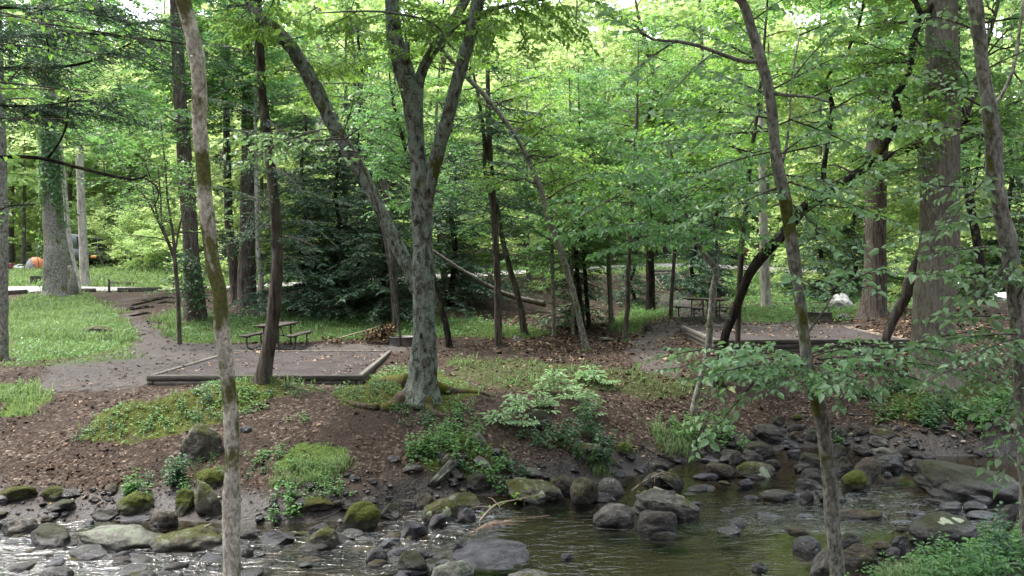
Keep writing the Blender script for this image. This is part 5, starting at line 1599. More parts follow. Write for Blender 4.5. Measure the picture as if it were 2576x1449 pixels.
# -- trees of the left background
t = Tree('edge_tree', 'gray trunk cut by the left picture edge beside the grassy mound', 'bark_gray', 'leaf_mid', seed=14)
t.stem([(7, 893, 24), (8, 800, 22), (9, 650, 22), (8, 500, 22), (6, 350, 20), (2, 200, 19), (-4, 0, 17)], 20.6, None, 12, .15, (.3, .3, 4), top=5)
t.crown(0, 16, .55, 1., (1.5, 3.2), (-5, 35), **MIDL)
t.done()

t = Tree('ivy_tree', 'huge ivy-clad trunk with a rotten hollow base on the far left bank', 'bark_gray', 'leaf_mid', seed=15)
s = t.stem([(150, 742, 74), (148, 715, 68), (144, 660, 60), (139, 600, 52), (134, 520, 46), (130, 430, 42), (126, 330, 38), (122, 230, 34), (118, 100, 28), (115, 0, 24)], 38, None, 16, .2, (.5, .6, 5), top=4)
t.stem([(182, 742, 26), (183, 715, 24), (180, 690, 20), (174, 668, 10)], 37.6, None, 10, .3)
t.crown(0, 18, .45, 1., (2, 4.5), (-10, 35), ll=.19, ls=.09, ts=.12, tl=.8, jit=1.)
o = t.done()
iv = MB(); r = t.r; n = 4200
f = r.rand(n) ** .8; q = s[(f * (len(s) - 1)).astype(int)]
a = r.normal(-1.2, .9, n)
rad = q[:, 3] * (1.05 + np.abs(r.normal(0, .16, n))) + .04
pos = q[:, :3] + np.stack([np.cos(a) * rad, np.sin(a) * rad, r.normal(0, .1, n)], 1)
gap = n2(pos[:, 0] * 1.2, pos[:, 2] * .55, 1.1, 8, 3) > .06
pos, a = pos[gap], a[gap]; n = len(pos)
iv.leaves(pos, np.stack([r.normal(0, .6, n), r.normal(0, .6, n), -np.ones(n)], 1), np.stack([np.cos(a), np.sin(a), r.normal(.3, .3, n)], 1), r.uniform(.1, .2, n), r.uniform(.09, .16, n), r.normal(.4, .2, n))
iv.build('ivy', M['leaf_mid'], o)

t = Tree('pale_tree', 'straight pale smooth trunk right of the ivy tree', 'bark_pale', 'leaf_far', seed=16)
t.stem([(216, 712, 24), (213, 690, 22), (210, 620, 20), (205, 500, 19), (202, 400, 18), (200, 300, 16), (197, 180, 14), (195, 60, 12), (194, 0, 11)], 46, None, 12, .06, (.2, .4, 4), top=5)
t.crown(0, 20, .5, 1., (2.5, 5), (0, 40), ll=.2, ls=.15, ts=.25, tl=.9)
t.done()
t = Tree('pale_tree', 'thin pale leaning trunk between the ivy tree and the pale smooth trunk', 'bark_pale', 'leaf_far', seed=17)
t.stem([(192, 700, 15), (180, 640, 13), (170, 560, 12), (163, 470, 11), (150, 330, 10), (140, 200, 8)], 43, None, 10, .1, top=3)
t.crown(0, 14, .5, 1., (2, 4), (0, 40), ll=.2, ls=.15, ts=.25, tl=.8)
t.done()

t = Tree('buttressed_tree', 'dark buttressed trunk on the bank right of the dirt path', 'bark_dark', 'leaf_mid', seed=18)
t.stem([(492, 803, 56), (490, 770, 52), (486, 700, 44), (481, 625, 38), (473, 500, 37), (466, 400, 35), (458, 300, 33), (452, 200, 30), (446, 80, 27), (442, 0, 25)], 30, None, 16, .15, (.55, .4, 5), top=5)
t.crown(0, 26, .5, 1., (2.2, 4.5), (-8, 35), ll=.17, ls=.08, ts=.12, tl=.7, jit=1.)
_o = t.done()
t2 = Tree('vine_shrub', 'leafy vine bush hugging the dark buttressed trunk', 'bark_dark', 'herb_dark', seed=19, cat='bush')
t2.base = np.array([*P(480, 690, 29.4)]) * [1, 1, 0] + [0, 0, float(terrain(P(480, 690, 29.4)[0], 29.4))]
for k in range(46):
    a = P(478 + t2.r.normal(0, 8), 690 - t2.r.uniform(-75, 80), 29.4)
    spray(t2.W, t2.L, a, a + np.array([t2.r.normal(0, .5), -.3 + t2.r.normal(0, .3), t2.r.normal(-.15, .25)]), t2.r, ll=.13, ls=.09, ts=.14, tl=.4)
t2.done()

t = Tree('sapling', 'multi-stemmed thin sapling spreading over the dirt path', 'bark_dark', 'leaf_mid', seed=20)
D1 = 24.5
t.stem([(452, 866, 12), (450, 800, 11), (446, 724, 11), (440, 650, 10), (437, 600, 8), (428, 540, 6), (421, 490, 5), (418, 430, 4), (405, 300, 3)], D1, None, 8, .15)
for rows in ([(442, 660, 8), (425, 615, 7), (400, 560, 6), (375, 510, 5), (350, 475, 4), (310, 420, 3), (270, 330, 2)], [(438, 640, 7), (415, 590, 6), (395, 540, 5), (385, 470, 4), (360, 390, 3)], [(425, 610, 5), (408, 560, 5), (405, 500, 4), (398, 420, 3)], [(440, 640, 5), (452, 570, 4), (470, 500, 3), (490, 420, 2)]):
    t.stem(rows, D1, None, 6, .1, root=False)
for i in range(len(t.paths)):
    t.crown(i, 9, .4, 1., (.7, 1.5), (-15, 20), sub=3, ll=.085, ls=.075, ts=.15, tl=.4)
t.done()

for u, v, w, d, seed, lab in ((620, 762, 46, 33, 21, 'stout dark trunk behind the left picnic table, in the hemlock shade'), (596, 760, 26, 34, 22, 'dark trunk leaning beside the stout one behind the left picnic table'), (661, 780, 13, 31, 23, 'pale thin trunk touching the dark hemlock by the left pad')):
    t = Tree('shaded_tree', lab, 'bark_pale' if 'pale' in lab else 'bark_dark', 'leaf_mid', seed=seed)
    le = -18 if 'leaning' in lab else (-12 if 'pale' in lab else 3)
    t.stem([(u, v, w * 1.05), (u + le * .3, v - 60, w), (u + le, v - 170, w * .85), (u + le * 1.3, v - 320, w * .75), (u + le * 1.4, v - 520, w * .6), (u + le * 1.4, v - 760, w * .45)], d, None, 12, .15, (.4, .3, 4), top=3)
    t.crown(0, 18, .5, 1., (2, 4), (-8, 35), ll=.18, ls=.085, ts=.12, tl=.7, jit=1.)
    t.done()

# -- middle distance
t = Tree('hemlock_tree', 'double-stemmed hemlock with bare drooping twigs right of the forked tree', 'bark_dark', 'hemlock', seed=24)
t.stem([(1254, 874, 22), (1254, 840, 20), (1252, 760, 17), (1251, 700, 17), (1246, 600, 17), (1240, 500, 17), (1233, 400, 15), (1230, 330, 14), (1228, 250, 12), (1226, 150, 10), (1224, 60, 8)], 24.4, None, 10, .1, (.4, .25, 4))
t.stem([(1243, 520, 13), (1222, 440, 11), (1218, 350, 10), (1208, 270, 8), (1190, 180, 6)], 24.4, None, 8, .1, root=False)
for k in range(70):
    v = t.r.uniform(60, 700); q = t.paths[0][np.argmin(np.abs(t.paths[0][:, 2] - P(0, v, 24.4)[2]))]
    a = t.r.uniform(0, 2 * pi); L = t.r.uniform(.8, 2.3) * (1.1 if v > 250 else .7)
    e = np.array([cos(a) * L, sin(a) * L, -.12 * L - t.r.uniform(0, .25)])
    dense = HEMF if v < 560 and t.r.rand() < .8 else dict(HEMF, ls=.5, ts=.22)
    spray(t.W, t.L, q[:3], q[:3] + e, t.r, r0=.011, sag=.08, **dense)
t.done()


def simple(name, lab, rows, d, bark, leaf, seed, nb=26, t0=.5, Lr=(1, 2.2), top=2., kw=MIDL, extra=(), d1=None, el=(-10, 35), group=None, flare=(.35, .2, 4)):
    t = Tree(name, lab, bark, leaf, seed=seed, group=group)
    t.stem(rows, d, d1, 10, .16, flare, top=top)
    for e in extra:
        t.stem(e, d, d1 or d, 7, .15, root=False)
    for i in range(len(t.paths)):
        if nb:
            t.crown(i, nb if i == 0 else max(3, nb // 3), t0 if i == 0 else .4, 1., Lr, el, **kw)
    return t


simple('thin_tree', 'leaning thin trunk standing right behind the bare hemlock stem', [(1321, 838, 20), (1312, 790, 17), (1304, 749, 15), (1284, 680, 14), (1268, 620, 13), (1258, 570, 11), (1245, 480, 9), (1225, 380, 7)], 27.5, 'bark_dark', 'leaf_mid', 25).done()
simple('thin_tree', 'dark stem leaning left just right of the forked tree foot', [(1133, 876, 18), (1124, 830, 17), (1114, 789, 16), (1099, 735, 15), (1082, 660, 14), (1062, 560, 12), (1040, 450, 10), (1000, 300, 8)], 24, 'bark_wet', 'leaf_mid', 26).done()
t = simple('leaning_tree', 'long thin trunk leaning far left across the middle of the woods', [(1479, 880, 18), (1459, 809, 15), (1445, 745, 15), (1428, 690, 16), (1414, 640, 17), (1396, 590, 17), (1384, 565, 17), (1372, 520, 15), (1359, 475, 14), (1338, 420, 13), (1308, 360, 12), (1274, 310, 12), (1219, 240, 13), (1179, 200, 12), (1119, 135, 12), (1074, 100, 11), (1024, 55, 9), (980, 0, 7)], 23.2, 'bark_gray', 'leaf_lime', 27, 40, .3, (1.2, 2.8), 2, MIDL)
t.done()
simple('thin_tree', 'straight thin trunk with leafy foot left of the gravel clearing', [(1571, 858, 16), (1574, 820, 13), (1579, 775, 12), (1580, 700, 12), (1584, 620, 11), (1586, 575, 11), (1592, 480, 10), (1597, 380, 9), (1602, 260, 7)], 25.2, 'bark_dark', 'leaf_mid', 28, 34, .35, (1.2, 2.6)).done()
simple('dark_tree', 'dark thick trunk whose top disappears in leaves near the stairs', [(1636, 786, 32), (1636, 770, 25), (1636, 700, 22), (1634, 640, 21), (1634, 598, 20), (1632, 520, 17), (1636, 420, 14), (1640, 300, 10)], 32, 'bark_wet', 'leaf_mid', 29, 36, .4, (1.4, 3.2), 2, dict(MIDL, ll=.11, ls=.08)).done()
simple('slim_tree', 'slim dark trunk in front of the stairs', [(1686, 802, 11), (1690, 740, 10), (1696, 650, 9), (1698, 590, 9), (1690, 480, 8), (1684, 415, 8), (1679, 350, 9), (1661, 275, 10), (1646, 200, 10), (1629, 130, 11), (1610, 60, 8)], 29.5, 'bark_dark', 'leaf_lime', 30, 44, .32, (1.2, 3.0), 2, MIDL,
       [[(1650, 215, 10), (1640, 260, 10), (1632, 300, 9)], [(1684, 415, 5), (1700, 390, 5), (1740, 300, 4), (1800, 190, 3)]]).done()
simple('forked_thin_tree', 'dark trunk forking like a Y behind the big forked tree', [(985, 640, 18), (978, 540, 17), (966, 460, 17), (953, 410, 17), (949, 380, 16), (938, 335, 13), (924, 300, 11), (905, 220, 9), (890, 120, 7)], 28, 'bark_dark', 'leaf_mid', 31, 14, .5, (1.4, 2.8), 2, dict(MIDL, ll=.11, ls=.085), [[(949, 385, 13), (962, 345, 12), (973, 310, 11), (985, 260, 9), (1000, 160, 6)]]).done()
for i, (u, v, w, d, lab) in enumerate(((1394, 828, 11, 27, 'thin sapling trunk left of the small dark hemlocks'), (1466, 822, 13, 28, 'dark slim trunk, left of two close together in the middle'), (1482, 822, 12, 28.4, 'dark slim trunk, right of two close together in the middle'), (1539, 817, 14, 29, 'gray slim trunk left of the straight leafy-footed one'), (1441, 824, 8, 27.4, 'very thin stem between the slim middle trunks'))):
    le = (-10, -30, -24, -16, -4)[i]
    simple('sapling', lab, [(u, v, w), (u + le * .3, v - 90, w * .9), (u + le * .6, v - 200, w * .8), (u + le * .8, v - 330, w * .65), (u + le, v - 480, w * .45)], d, 'bark_wet' if i in (1, 2) else 'bark_gray', 'leaf_mid', 40 + i, 26, .28, (1., 2.2), 2.5, MIDL, group='saplings in the middle').done()

# -- right hand side
t = Tree('gray_tree', 'slender gray trunk rising from the creek boulders in the right foreground', 'bark_gray', 'leaf_near', seed=50)
D2 = 9.2
t.stem([(2110, 1462, 36), (2107, 1424, 35), (2097, 1324, 36), (2092, 1249, 36), (2084, 1174, 35), (2074, 1099, 34), (2062, 1024, 37), (2037, 949, 33), (2027, 874, 28), (2017, 800, 28), (2010, 735, 27), (1997, 650, 31), (1984, 560, 31), (1972, 490, 33), (1958, 430, 28), (1950, 380, 27), (1944, 310, 26), (1932, 225, 26), (1912, 150, 28), (1892, 85, 25), (1872, 20, 23), (1858, 0, 22), (1837, -20, 20), (1800, -70, 18)], D2, 8.7, 14, .2, (.2, .3, 3), step=.07, top=6.5)
t.stem([(1910, 150, 13), (1880, 158, 11), (1820, 140, 10), (1760, 118, 9), (1700, 105, 8), (1640, 100, 6), (1590, 60, 4)], D2 - .4, D2 - 1.0, 7, .2, root=False)
t.stem([(1935, 235, 10), (1980, 240, 9), (2040, 245, 7), (2090, 260, 5)], D2 - .4, D2 - .8, 7, .2, root=False)
t.stem([(2018, 855, 7), (2060, 800, 6), (2090, 750, 5), (2095, 700, 4)], D2 - .2, D2 - .5, 7, .15, root=False)
t.stem([(1962, 420, 9), (1975, 380, 8), (1985, 300, 6), (1990, 200, 5), (2010, 90, 4)], D2 - .2, D2 + .3, 7, .15, root=False)
NS = dict(NEAR, ll=.085, tl=.32, ls=.055, ts=.085, roll=.14, jit=.7, droop=.45)
for a, b in (((2025, 905, 9.1), (1720, 876, 8.9)), ((2030, 925, 9.1), (1745, 950, 8.4)), ((2030, 915, 9.1), (1800, 905, 8.2)), ((2035, 920, 9.1), (1850, 968, 8.0)), ((2035, 900, 9.1), (2300, 862, 8.7)), ((2040, 915, 9.1), (2230, 930, 8.3)), ((2040, 925, 9.0), (2190, 968, 8.1)), ((2035, 915, 9.1), (2130, 985, 7.8)), ((2040, 890, 9.1), (2180, 855, 9.6)), ((1900, 900, 8.9), (1700, 925, 8.6)), ((1890, 890, 8.9), (1780, 990, 8.5)), ((2040, 930, 9.0), (1930, 985, 8.2)), ((2100, 925, 8.8), (2290, 950, 8.6)), ((2150, 890, 8.8), (2330, 905, 8.5)),
             ((2030, 900, 9.1), (1860, 865, 8.6)), ((1950, 915, 8.9), (1800, 945, 8.2)), ((2120, 900, 8.7), (2400, 930, 8.4)), ((2300, 865, 8.3), (2500, 830, 8.2)), ((2250, 870, 8.5), (2420, 890, 8.3)), ((2180, 920, 8.6), (2360, 970, 8.3)), ((1760, 880, 8.8), (1660, 900, 8.7)), ((2060, 905, 9), (2250, 895, 8.0)), ((2040, 925, 9), (2100, 1010, 8.3)), ((1800, 1010, 8.9), (1760, 1110, 8.5)), ((1900, 960, 8.6), (1800, 1080, 8.6)),
             ((2092, 745, 8.8), (2150, 640, 8.4)), ((2092, 720, 8.8), (2050, 640, 8.8)), ((2090, 740, 8.8), (2190, 720, 8.5)), ((2085, 745, 8.7), (2010, 700, 8.3)), ((2090, 730, 8.7), (2240, 660, 8.8)),
             ((1945, 330, 9), (1650, 360, 8.8)), ((1945, 300, 9), (1620, 280, 8.6)), ((1950, 380, 9), (1690, 470, 8.7)), ((1958, 430, 9), (1720, 560, 9.2)), ((1945, 320, 9), (2200, 250, 8.6)), ((1950, 390, 9), (2290, 330, 9)), ((1960, 450, 9), (2260, 560, 8.8)), ((1935, 230, 9), (2160, 120, 8.7)), ((1915, 160, 9), (1700, 60, 8.8)), ((1700, 105, 8.4), (1560, 220, 8.2)), ((1640, 100, 8.3), (1510, 30, 8.2)), ((1960, 440, 9), (2120, 480, 8.2)), ((1930, 240, 9), (1780, 180, 8.2)), ((1965, 470, 9), (1830, 530, 8.3)), ((1972, 500, 9), (2080, 600, 8.6)),
             ((1990, 200, 9), (2120, 60, 9.2)), ((2010, 90, 9.2), (2180, 30, 9)), ((1975, 380, 9), (2090, 300, 8.6)), ((1880, 60, 8.9), (2000, -20, 8.6)), ((1950, 370, 9), (1800, 420, 9.4)), ((1800, 130, 8.8), (1700, 220, 8.5)), ((1900, 120, 9), (1820, 40, 9.2)), ((2040, 245, 8.6), (2180, 190, 8.4)), ((1940, 290, 9), (1800, 250, 9.5)), ((1985, 560, 9), (2200, 440, 8.5)), ((1985, 300, 8.9), (2210, 400, 8.9))):
    t.spray(a, b, **NS)
t.crown(0, 13, .76, 1., (2.0, 4.0), (8, 50), sub=5, **TOPL)
t.crown(0, 12, .86, 1., (3.5, 6.5), (0, 35), sub=7, az=(-1.57, .9), **TOPL)  # out-of-view boughs over the creek, added to cut the skylight
t.done()

t = Tree('huge_tree', 'huge trunk with deep vertical bark furrows on the right', 'bark_furrow', 'leaf_mid', seed=51)
t.stem([(2352, 950, 118), (2350, 910, 106), (2348, 849, 99), (2350, 749, 96), (2362, 650, 94), (2362, 560, 90), (2363, 500, 88), (2366, 350, 86), (2367, 200, 81), (2367, 100, 75), (2367, 0, 70), (2367, -80, 66)], 17.4, None, 22, .05, (.5, .22, 6), step=.1, top=7)
t.crown(0, 30, .66, 1., (3, 6), (0, 40), sub=6, **TOPL)
t.done()

t = Tree('edge_tree', 'crooked mossy trunk along the right picture edge', 'bark_gray', 'leaf_near', seed=52)
t.stem([(2590, 1300, 38), (2584, 1200, 36), (2576, 1050, 33), (2564, 900, 31), (2554, 760, 36), (2549, 690, 41), (2533, 600, 41), (2516, 525, 37), (2502, 450, 39), (2497, 350, 39), (2484, 255, 34), (2470, 175, 31), (2461, 95, 32), (2449, 0, 36), (2440, -70, 34)], 8.6, 8.2, 14, .22, (.2, .3, 3), step=.07, top=6.5)
t.stem([(2490, 285, 10), (2520, 235, 9), (2545, 180, 9), (2560, 90, 8), (2572, 0, 7)], 8.4, 8.6, 8, .2, root=False)
for a, b in (((2560, 840, 8.3), (2280, 872, 8.1)), ((2560, 850, 8.3), (2420, 905, 7.6)), ((2560, 720, 8.4), (2300, 690, 8.0)), ((2560, 860, 8.3), (2330, 960, 7.9)), ((2565, 880, 8.3), (2440, 1000, 7.8)), ((2558, 800, 8.3), (2360, 800, 8.2)), ((2540, 620, 8.4), (2340, 640, 8.2)), ((2555, 700, 8.4), (2400, 760, 8.1)), ((2555, 680, 8.4), (2350, 680, 8.6)), ((2520, 540, 8.4), (2250, 610, 8.1)), ((2510, 480, 8.4), (2290, 470, 8.2)), ((2500, 350, 8.4), (2230, 300, 8.2)), ((2490, 280, 8.4), (2300, 190, 8.2)), ((2550, 690, 8.4), (2620, 720, 8)), ((2570, 960, 8.3), (2510, 1100, 7.9)), ((2575, 1050, 8.3), (2530, 1190, 7.9)), ((2560, 850, 8.3), (2640, 900, 8)), ((2545, 640, 8.4), (2450, 760, 8)), ((2460, 80, 8.3), (2330, 40, 8.2)), ((2470, 180, 8.3), (2600, 120, 8)), ((2500, 430, 8.4), (2390, 560, 8)), ((2552, 760, 8.4), (2620, 640, 8.2)), ((2545, 180, 8.5), (2610, 260, 8.3))):
    t.spray(a, b, **NS)
t.crown(0, 11, .8, 1., (2.0, 4.0), (8, 50), sub=5, **TOPL)
t.crown(0, 12, .86, 1., (3.5, 6.5), (0, 35), sub=7, az=(-1.57, .9), **TOPL)  # more unseen overhead boughs, added to darken the near bank
t.done()

# three-stemmed dark tree with the long arching limb
t = Tree('arching_tree', 'dark tree with a long limb arching to the right over the tent pad', 'bark_wet', 'leaf_lime', seed=53)
D3 = hit(1806, 972)[1]
t.stem([(1806, 972, 26), (1812, 930, 24), (1825, 844, 23), (1847, 789, 23), (1867, 734, 22), (1882, 695, 24), (1905, 660, 27), (1932, 628, 28), (1977, 580, 27), (2017, 530, 28), (2067, 490, 29), (2117, 460, 26), (2167, 428, 20), (2217, 402, 17), (2267, 382, 15), (2317, 362, 14), (2367, 338, 12), (2442, 300, 10), (2517, 275, 8), (2580, 245, 7)], D3, D3 - .8, 12, .18, (.2, .25, 3), step=.08)
t.stem([(2180, 418, 24), (2207, 385, 21), (2237, 345, 16), (2253, 305, 17), (2258, 285, 18), (2248, 248, 20), (2262, 225, 14), (2275, 205, 14), (2290, 165, 14), (2292, 115, 13), (2305, 75, 14), (2322, 40, 18), (2345, 15, 15), (2360, -30, 12)], D3 - .5, D3 - .8, 10, .25, root=False, top=2)
t.stem([(2322, 42, 12), (2305, 20, 12), (2296, -30, 11)], D3 - .8, None, 8, .2, root=False)
t.stem([(2072, 478, 15), (2072, 425, 13), (2082, 350, 12), (2092, 262, 13), (2078, 225, 10), (2082, 190, 8), (2117, 150, 8), (2140, 110, 7), (2162, 50, 7), (2170, 0, 5)], D3 - .4, D3 - .6, 9, .2, root=False)
for i, (n, a0) in enumerate(((12, .6), (12, .3), (5, .4), (12, .35))):
    t.crown(i, n, a0, 1., (.8, 1.9), (-15, 35), sub=3, **dict(MIDL, near=False))
t.done()

D4 = hit(1743, 1040)[1]
t = Tree('curved_tree', 'thin curved trunk bending left beside the arching dark tree', 'bark_gray', 'leaf_mid', seed=54)
t.stem([(1743, 1040, 22), (1752, 1000, 18), (1770, 930, 17), (1782, 869, 17), (1789, 790, 17), (1794, 730, 17), (1801, 695, 17), (1796, 672, 16), (1782, 653, 16), (1762, 625, 13), (1747, 600, 12), (1732, 560, 11), (1720, 525, 9), (1700, 440, 7), (1680, 350, 5)], D4, D4, 10, .2, (.2, .2, 3), step=.08)
t.stem([(1802, 690, 6), (1808, 640, 5), (1815, 560, 4), (1840, 470, 3), (1860, 400, 2)], D4, None, 6, .1, root=False)
t.crown(0, 12, .62, 1., (.8, 1.6), (-10, 30), sub=3, **MIDL)
t.crown(1, 6, .3, 1., (.5, 1.1), (-10, 30), sub=3, **MIDL)
for a, b in (((1745, 600, D4), (1500, 640, 12.5)), ((1740, 580, D4), (1420, 590, 12.6)), ((1735, 560, D4), (1560, 480, 13)), ((1722, 530, D4), (1400, 520, 13)), ((1722, 530, D4), (1600, 430, 13.4)), ((1710, 480, D4), (1480, 440, 13.4)), ((1760, 620, D4), (1600, 560, 13)), ((1700, 440, D4), (1540, 380, 13.6)), ((1560, 490, 13), (1380, 600, 12))):
    t.spray(a, b, **dict(NEAR, ll=.105, ls=.075, ts=.13, tl=.42))
t.done()
simple('upright_tree', 'upright dark stem between the curved trunk and the arching limb', [(1849, 955, 16), (1853, 900, 14), (1856, 850, 14), (1860, 740, 14), (1862, 690, 14), (1867, 600, 14), (1879, 500, 13), (1887, 400, 12), (1902, 300, 10), (1915, 180, 8), (1925, 60, 6)], hit(1849, 957)[1], 'bark_dark', 'leaf_lime', 55, 34, .4, (1.2, 2.6), 2, MIDL).done()
t = Tree('leaning_tree', 'dark mossy trunk leaning right in front of the huge furrowed trunk', 'bark_dark', 'leaf_mid', seed=56)
t.stem([(2213, 940, 22), (2220, 895, 22), (2227, 859, 22), (2247, 804, 24), (2277, 749, 27), (2286, 710, 25), (2302, 670, 25), (2317, 640, 25), (2337, 565, 22), (2350, 525, 19), (2362, 490, 17), (2375, 440, 20), (2387, 400, 22), (2400, 360, 19), (2417, 320, 17), (2432, 280, 15), (2447, 240, 14), (2470, 150, 12), (2500, 40, 9)], hit(2213, 942)[1], hit(2213, 942)[1] - .4, 11, .2, (.2, .2, 3), step=.08, top=1.5)
t.crown(0, 26, .5, 1., (1, 2.4), (-10, 35), sub=3, **MIDL)
t.done()
simple('rough_tree', 'rough broad dark trunk behind the right fire ring, moss bulge at its foot', [(2195, 803, 66), (2197, 780, 60), (2202, 700, 56), (2202, 600, 52), (2202, 500, 50), (2205, 400, 52), (2207, 330, 50), (2208, 200, 45), (2209, 80, 40), (2210, -40, 36)], 27.6, 'bark_dark', 'leaf_mid', 57, 26, .5, (2, 4.2), 4, dict(ll=.16, ls=.08, ts=.12, tl=.65, jit=1.), flare=(.5, .4, 5)).done()
simple('gray_tree', 'gray trunk leaning slightly left behind the right picnic table', [(1929, 782, 30), (1927, 750, 26), (1923, 675, 25), (1921, 600, 22), (1919, 520, 20), (1916, 400, 17), (1912, 250, 13)], 31.5, 'bark_pale', 'leaf_mid', 58, 20, .4, (1.5, 3.2), 3, dict(ll=.15, ls=.07, ts=.12, tl=.6, jit=1.)).done()
simple('forked_bank_tree', 'dark trunk on the leafy rise right of the huge tree', [(2468, 770, 34), (2467, 740, 26), (2467, 675, 22), (2458, 610, 21), (2442, 525, 20), (2427, 425, 20), (2418, 320, 17), (2408, 210, 15), (2405, 120, 13), (2407, 60, 12), (2415, 0, 10)], 29, 'bark_wet', 'leaf_mid', 59, 20, .45, (1.4, 3), 2, dict(ll=.15, ls=.07, ts=.12, tl=.6, jit=1.), [[(2407, 62, 8), (2440, 62, 7), (2500, 55, 6), (2590, 42, 5)], [(2440, 520, 9), (2455, 440, 8), (2470, 330, 7)]]).done()
simple('slim_tree', 'slim dark trunk left of the huge furrowed trunk', [(2330, 760, 10), (2325, 600, 12), (2318, 450, 12), (2305, 300, 11), (2300, 150, 10), (2310, 0, 8)], 26, 'bark_dark', 'leaf_mid', 60, 30, .35, (1.2, 2.8), 2, MIDL).done()

# hemlocks: dark clump in the middle, small ones right, overhanging limbs at the upper left
hem_labels = ['dark hemlock, leftmost of the dense clump behind the left pad', 'dark hemlock in the thick of the clump left of the forked tree', 'tall dark hemlock at the back of the dense clump', 'drooping hemlock just left of the forked trunk', 'hemlock behind the fallen trunk, right of the forked tree',
              'small hemlock among the slim middle trunks', 'low hemlock at the left of the stairs', 'dark young hemlock right of the stairs', 'young hemlock behind the right picnic table', 'dark hemlock behind the gray foreground trunk', 'hemlock behind the rough broad trunk', 'hemlock in the deep shade at the right edge']
for i, (u, v, d, H, R) in enumerate(((765, 775, 31, 8, 2.4), (850, 778, 31.5, 7.5, 2.6), (905, 760, 34, 12, 2.9), (965, 780, 30, 8, 2.3), (1140, 775, 33, 9, 2.6), (1450, 815, 29, 4.2, 1.3), (1590, 760, 34, 3.0, 1.3), (1745, 745, 36, 5.0, 1.9), (1800, 745, 37, 5.0, 1.8), (2060, 745, 36, 6, 2.3), (2150, 740, 38, 7, 2.3), (2540, 740, 34, 9, 2.6))):
    R *= 1.25 if i < 6 else 1
    t = Tree('hemlock_tree', hem_labels[i], 'bark_wet', 'hemlock' if i < 6 or i > 8 else 'hemlock_far', seed=70 + i, group='hemlocks of the understorey')
    p = hit(u, v, False); x, y = (u - U0) * d / F, d; z0 = float(terrain(x, y))
    n = 30
    path = np.array([[x + .1 * sin(k * .5 + i), y, z0 - .15 + H * k / n, .05 + .10 * H / 10 * (1 - k / n)] for k in range(n + 1)])
    t.T.tube(path[:, :3], path[:, 3], 8, lump=.1, seed=i); t.base = np.array([x, y, z0])
    nb = int(15 * H * (1.25 if i < 5 else 1.0))
    for k in range(nb):
        f = ((k + t.r.rand()) / nb) ** 1.1
        z = z0 + H * (.04 + .95 * f)
        a = t.r.uniform(0, 2 * pi); L = R * (1.02 - f * .93) * t.r.uniform(.65, 1.1)
        e = np.array([cos(a) * L, sin(a) * L, L * t.r.uniform(-.28, -.02)])
        s0 = np.array([x, y, z])
        spray(t.W, t.L, s0, s0 + e, t.r, r0=.012, sag=.07, **dict(HEMF, tl=.34 + .2 * L / R, ll=.15, ls=.05, ts=.12))
    t.done()

t = Tree('hemlock_tree', 'hemlock limbs and thin leafy twigs reaching in at the upper left', 'bark_wet', 'hemlock_far', seed=90)
t.base = np.array([-8.6, 10.5, float(terrain(-8.6, 10.5))])
q = np.array([[-8.6, 10.5, t.base[2] - .2, .22], [-8.6, 10.5, 1., .18], [-8.55, 10.5, 4., .16], [-8.5, 10.5, 8., .12], [-8.5, 10.5, 13, .05]])
s = spline(q, .2); t.T.tube(s[:, :3], s[:, 3], 12, lump=.1); t.paths.append(s)
limbs = ([(-400, 385, 12), (-60, 395, 10), (60, 395, 9), (120, 402, 9), (210, 425, 8), (280, 442, 7), (340, 452, 5), (372, 440, 4)], [(-400, 150, 12), (-60, 172, 10), (60, 172, 9), (130, 172, 8), (220, 158, 6), (300, 125, 4), (330, 110, 3)], [(120, 400, 6), (150, 360, 5), (170, 310, 5), (172, 250, 4), (185, 225, 3)], [(-400, 20, 12), (-60, 20, 10), (100, 22, 8), (240, 35, 6), (330, 60, 4), (420, 52, 3)], [(120, 172, 4), (125, 120, 4), (108, 60, 3), (110, 0, 3)], [(-60, 300, 7), (60, 300, 5), (120, 290, 4), (180, 300, 3)], [(360, 445, 4), (395, 470, 4), (398, 500, 3), (380, 530, 2)], [(-60, 560, 5), (20, 520, 4), (90, 515, 3)], [(-400, 80, 12), (0, 92, 9), (200, 85, 7), (380, 100, 5), (470, 112, 3)], [(-400, 240, 12), (-60, 260, 9), (80, 268, 6), (200, 255, 4), (290, 262, 3)])
for rows in limbs:
    st = stem_path(rows, 10.5, 10.2, .1, False)
    t.T.tube(st[:, :3], st[:, 3], 7, lump=.15)
    t.paths.append(st)
for i in (2, 4, 9, 10):
    for k in range(46):
        st = t.paths[i]; q = st[t.r.randint(int(len(st) * .35), len(st))][:3]
        a = t.r.choice([-1, 1]) * t.r.uniform(.5, 1.3)
        L = t.r.uniform(.4, 1.1)
        spray(t.W, t.L, q, q + np.array([cos(a) * L, sin(a) * L, -.10 * L - t.r.uniform(0, .15)]), t.r, r0=.006, **dict(HEM, ll=.055, ls=.022, ts=.055, tl=.24, wr=.3))
for k in range(60):
    st = t.paths[t.r.choice([1, 3, 5, 6, 7, 8])]; q = st[t.r.randint(int(len(st) * .3), len(st))][:3]
    a = t.r.uniform(0, 2 * pi); L = t.r.uniform(.25, .9)
    spray(t.W, t.L, q, q + np.array([cos(a) * L, sin(a) * L, t.r.uniform(-.25, .15)]), t.r, r0=.004, **dict(HEM, ll=.05, ls=.05, ts=.12, tl=.22, wr=.3))
t.done()
t = Tree('overhanging_tree', 'birch branches with small bright leaves hanging in at the upper left', 'bark_wet', 'leaf_lime', seed=91)
t.base = np.array([-7.8, 8.2, float(terrain(-7.8, 8.2))])
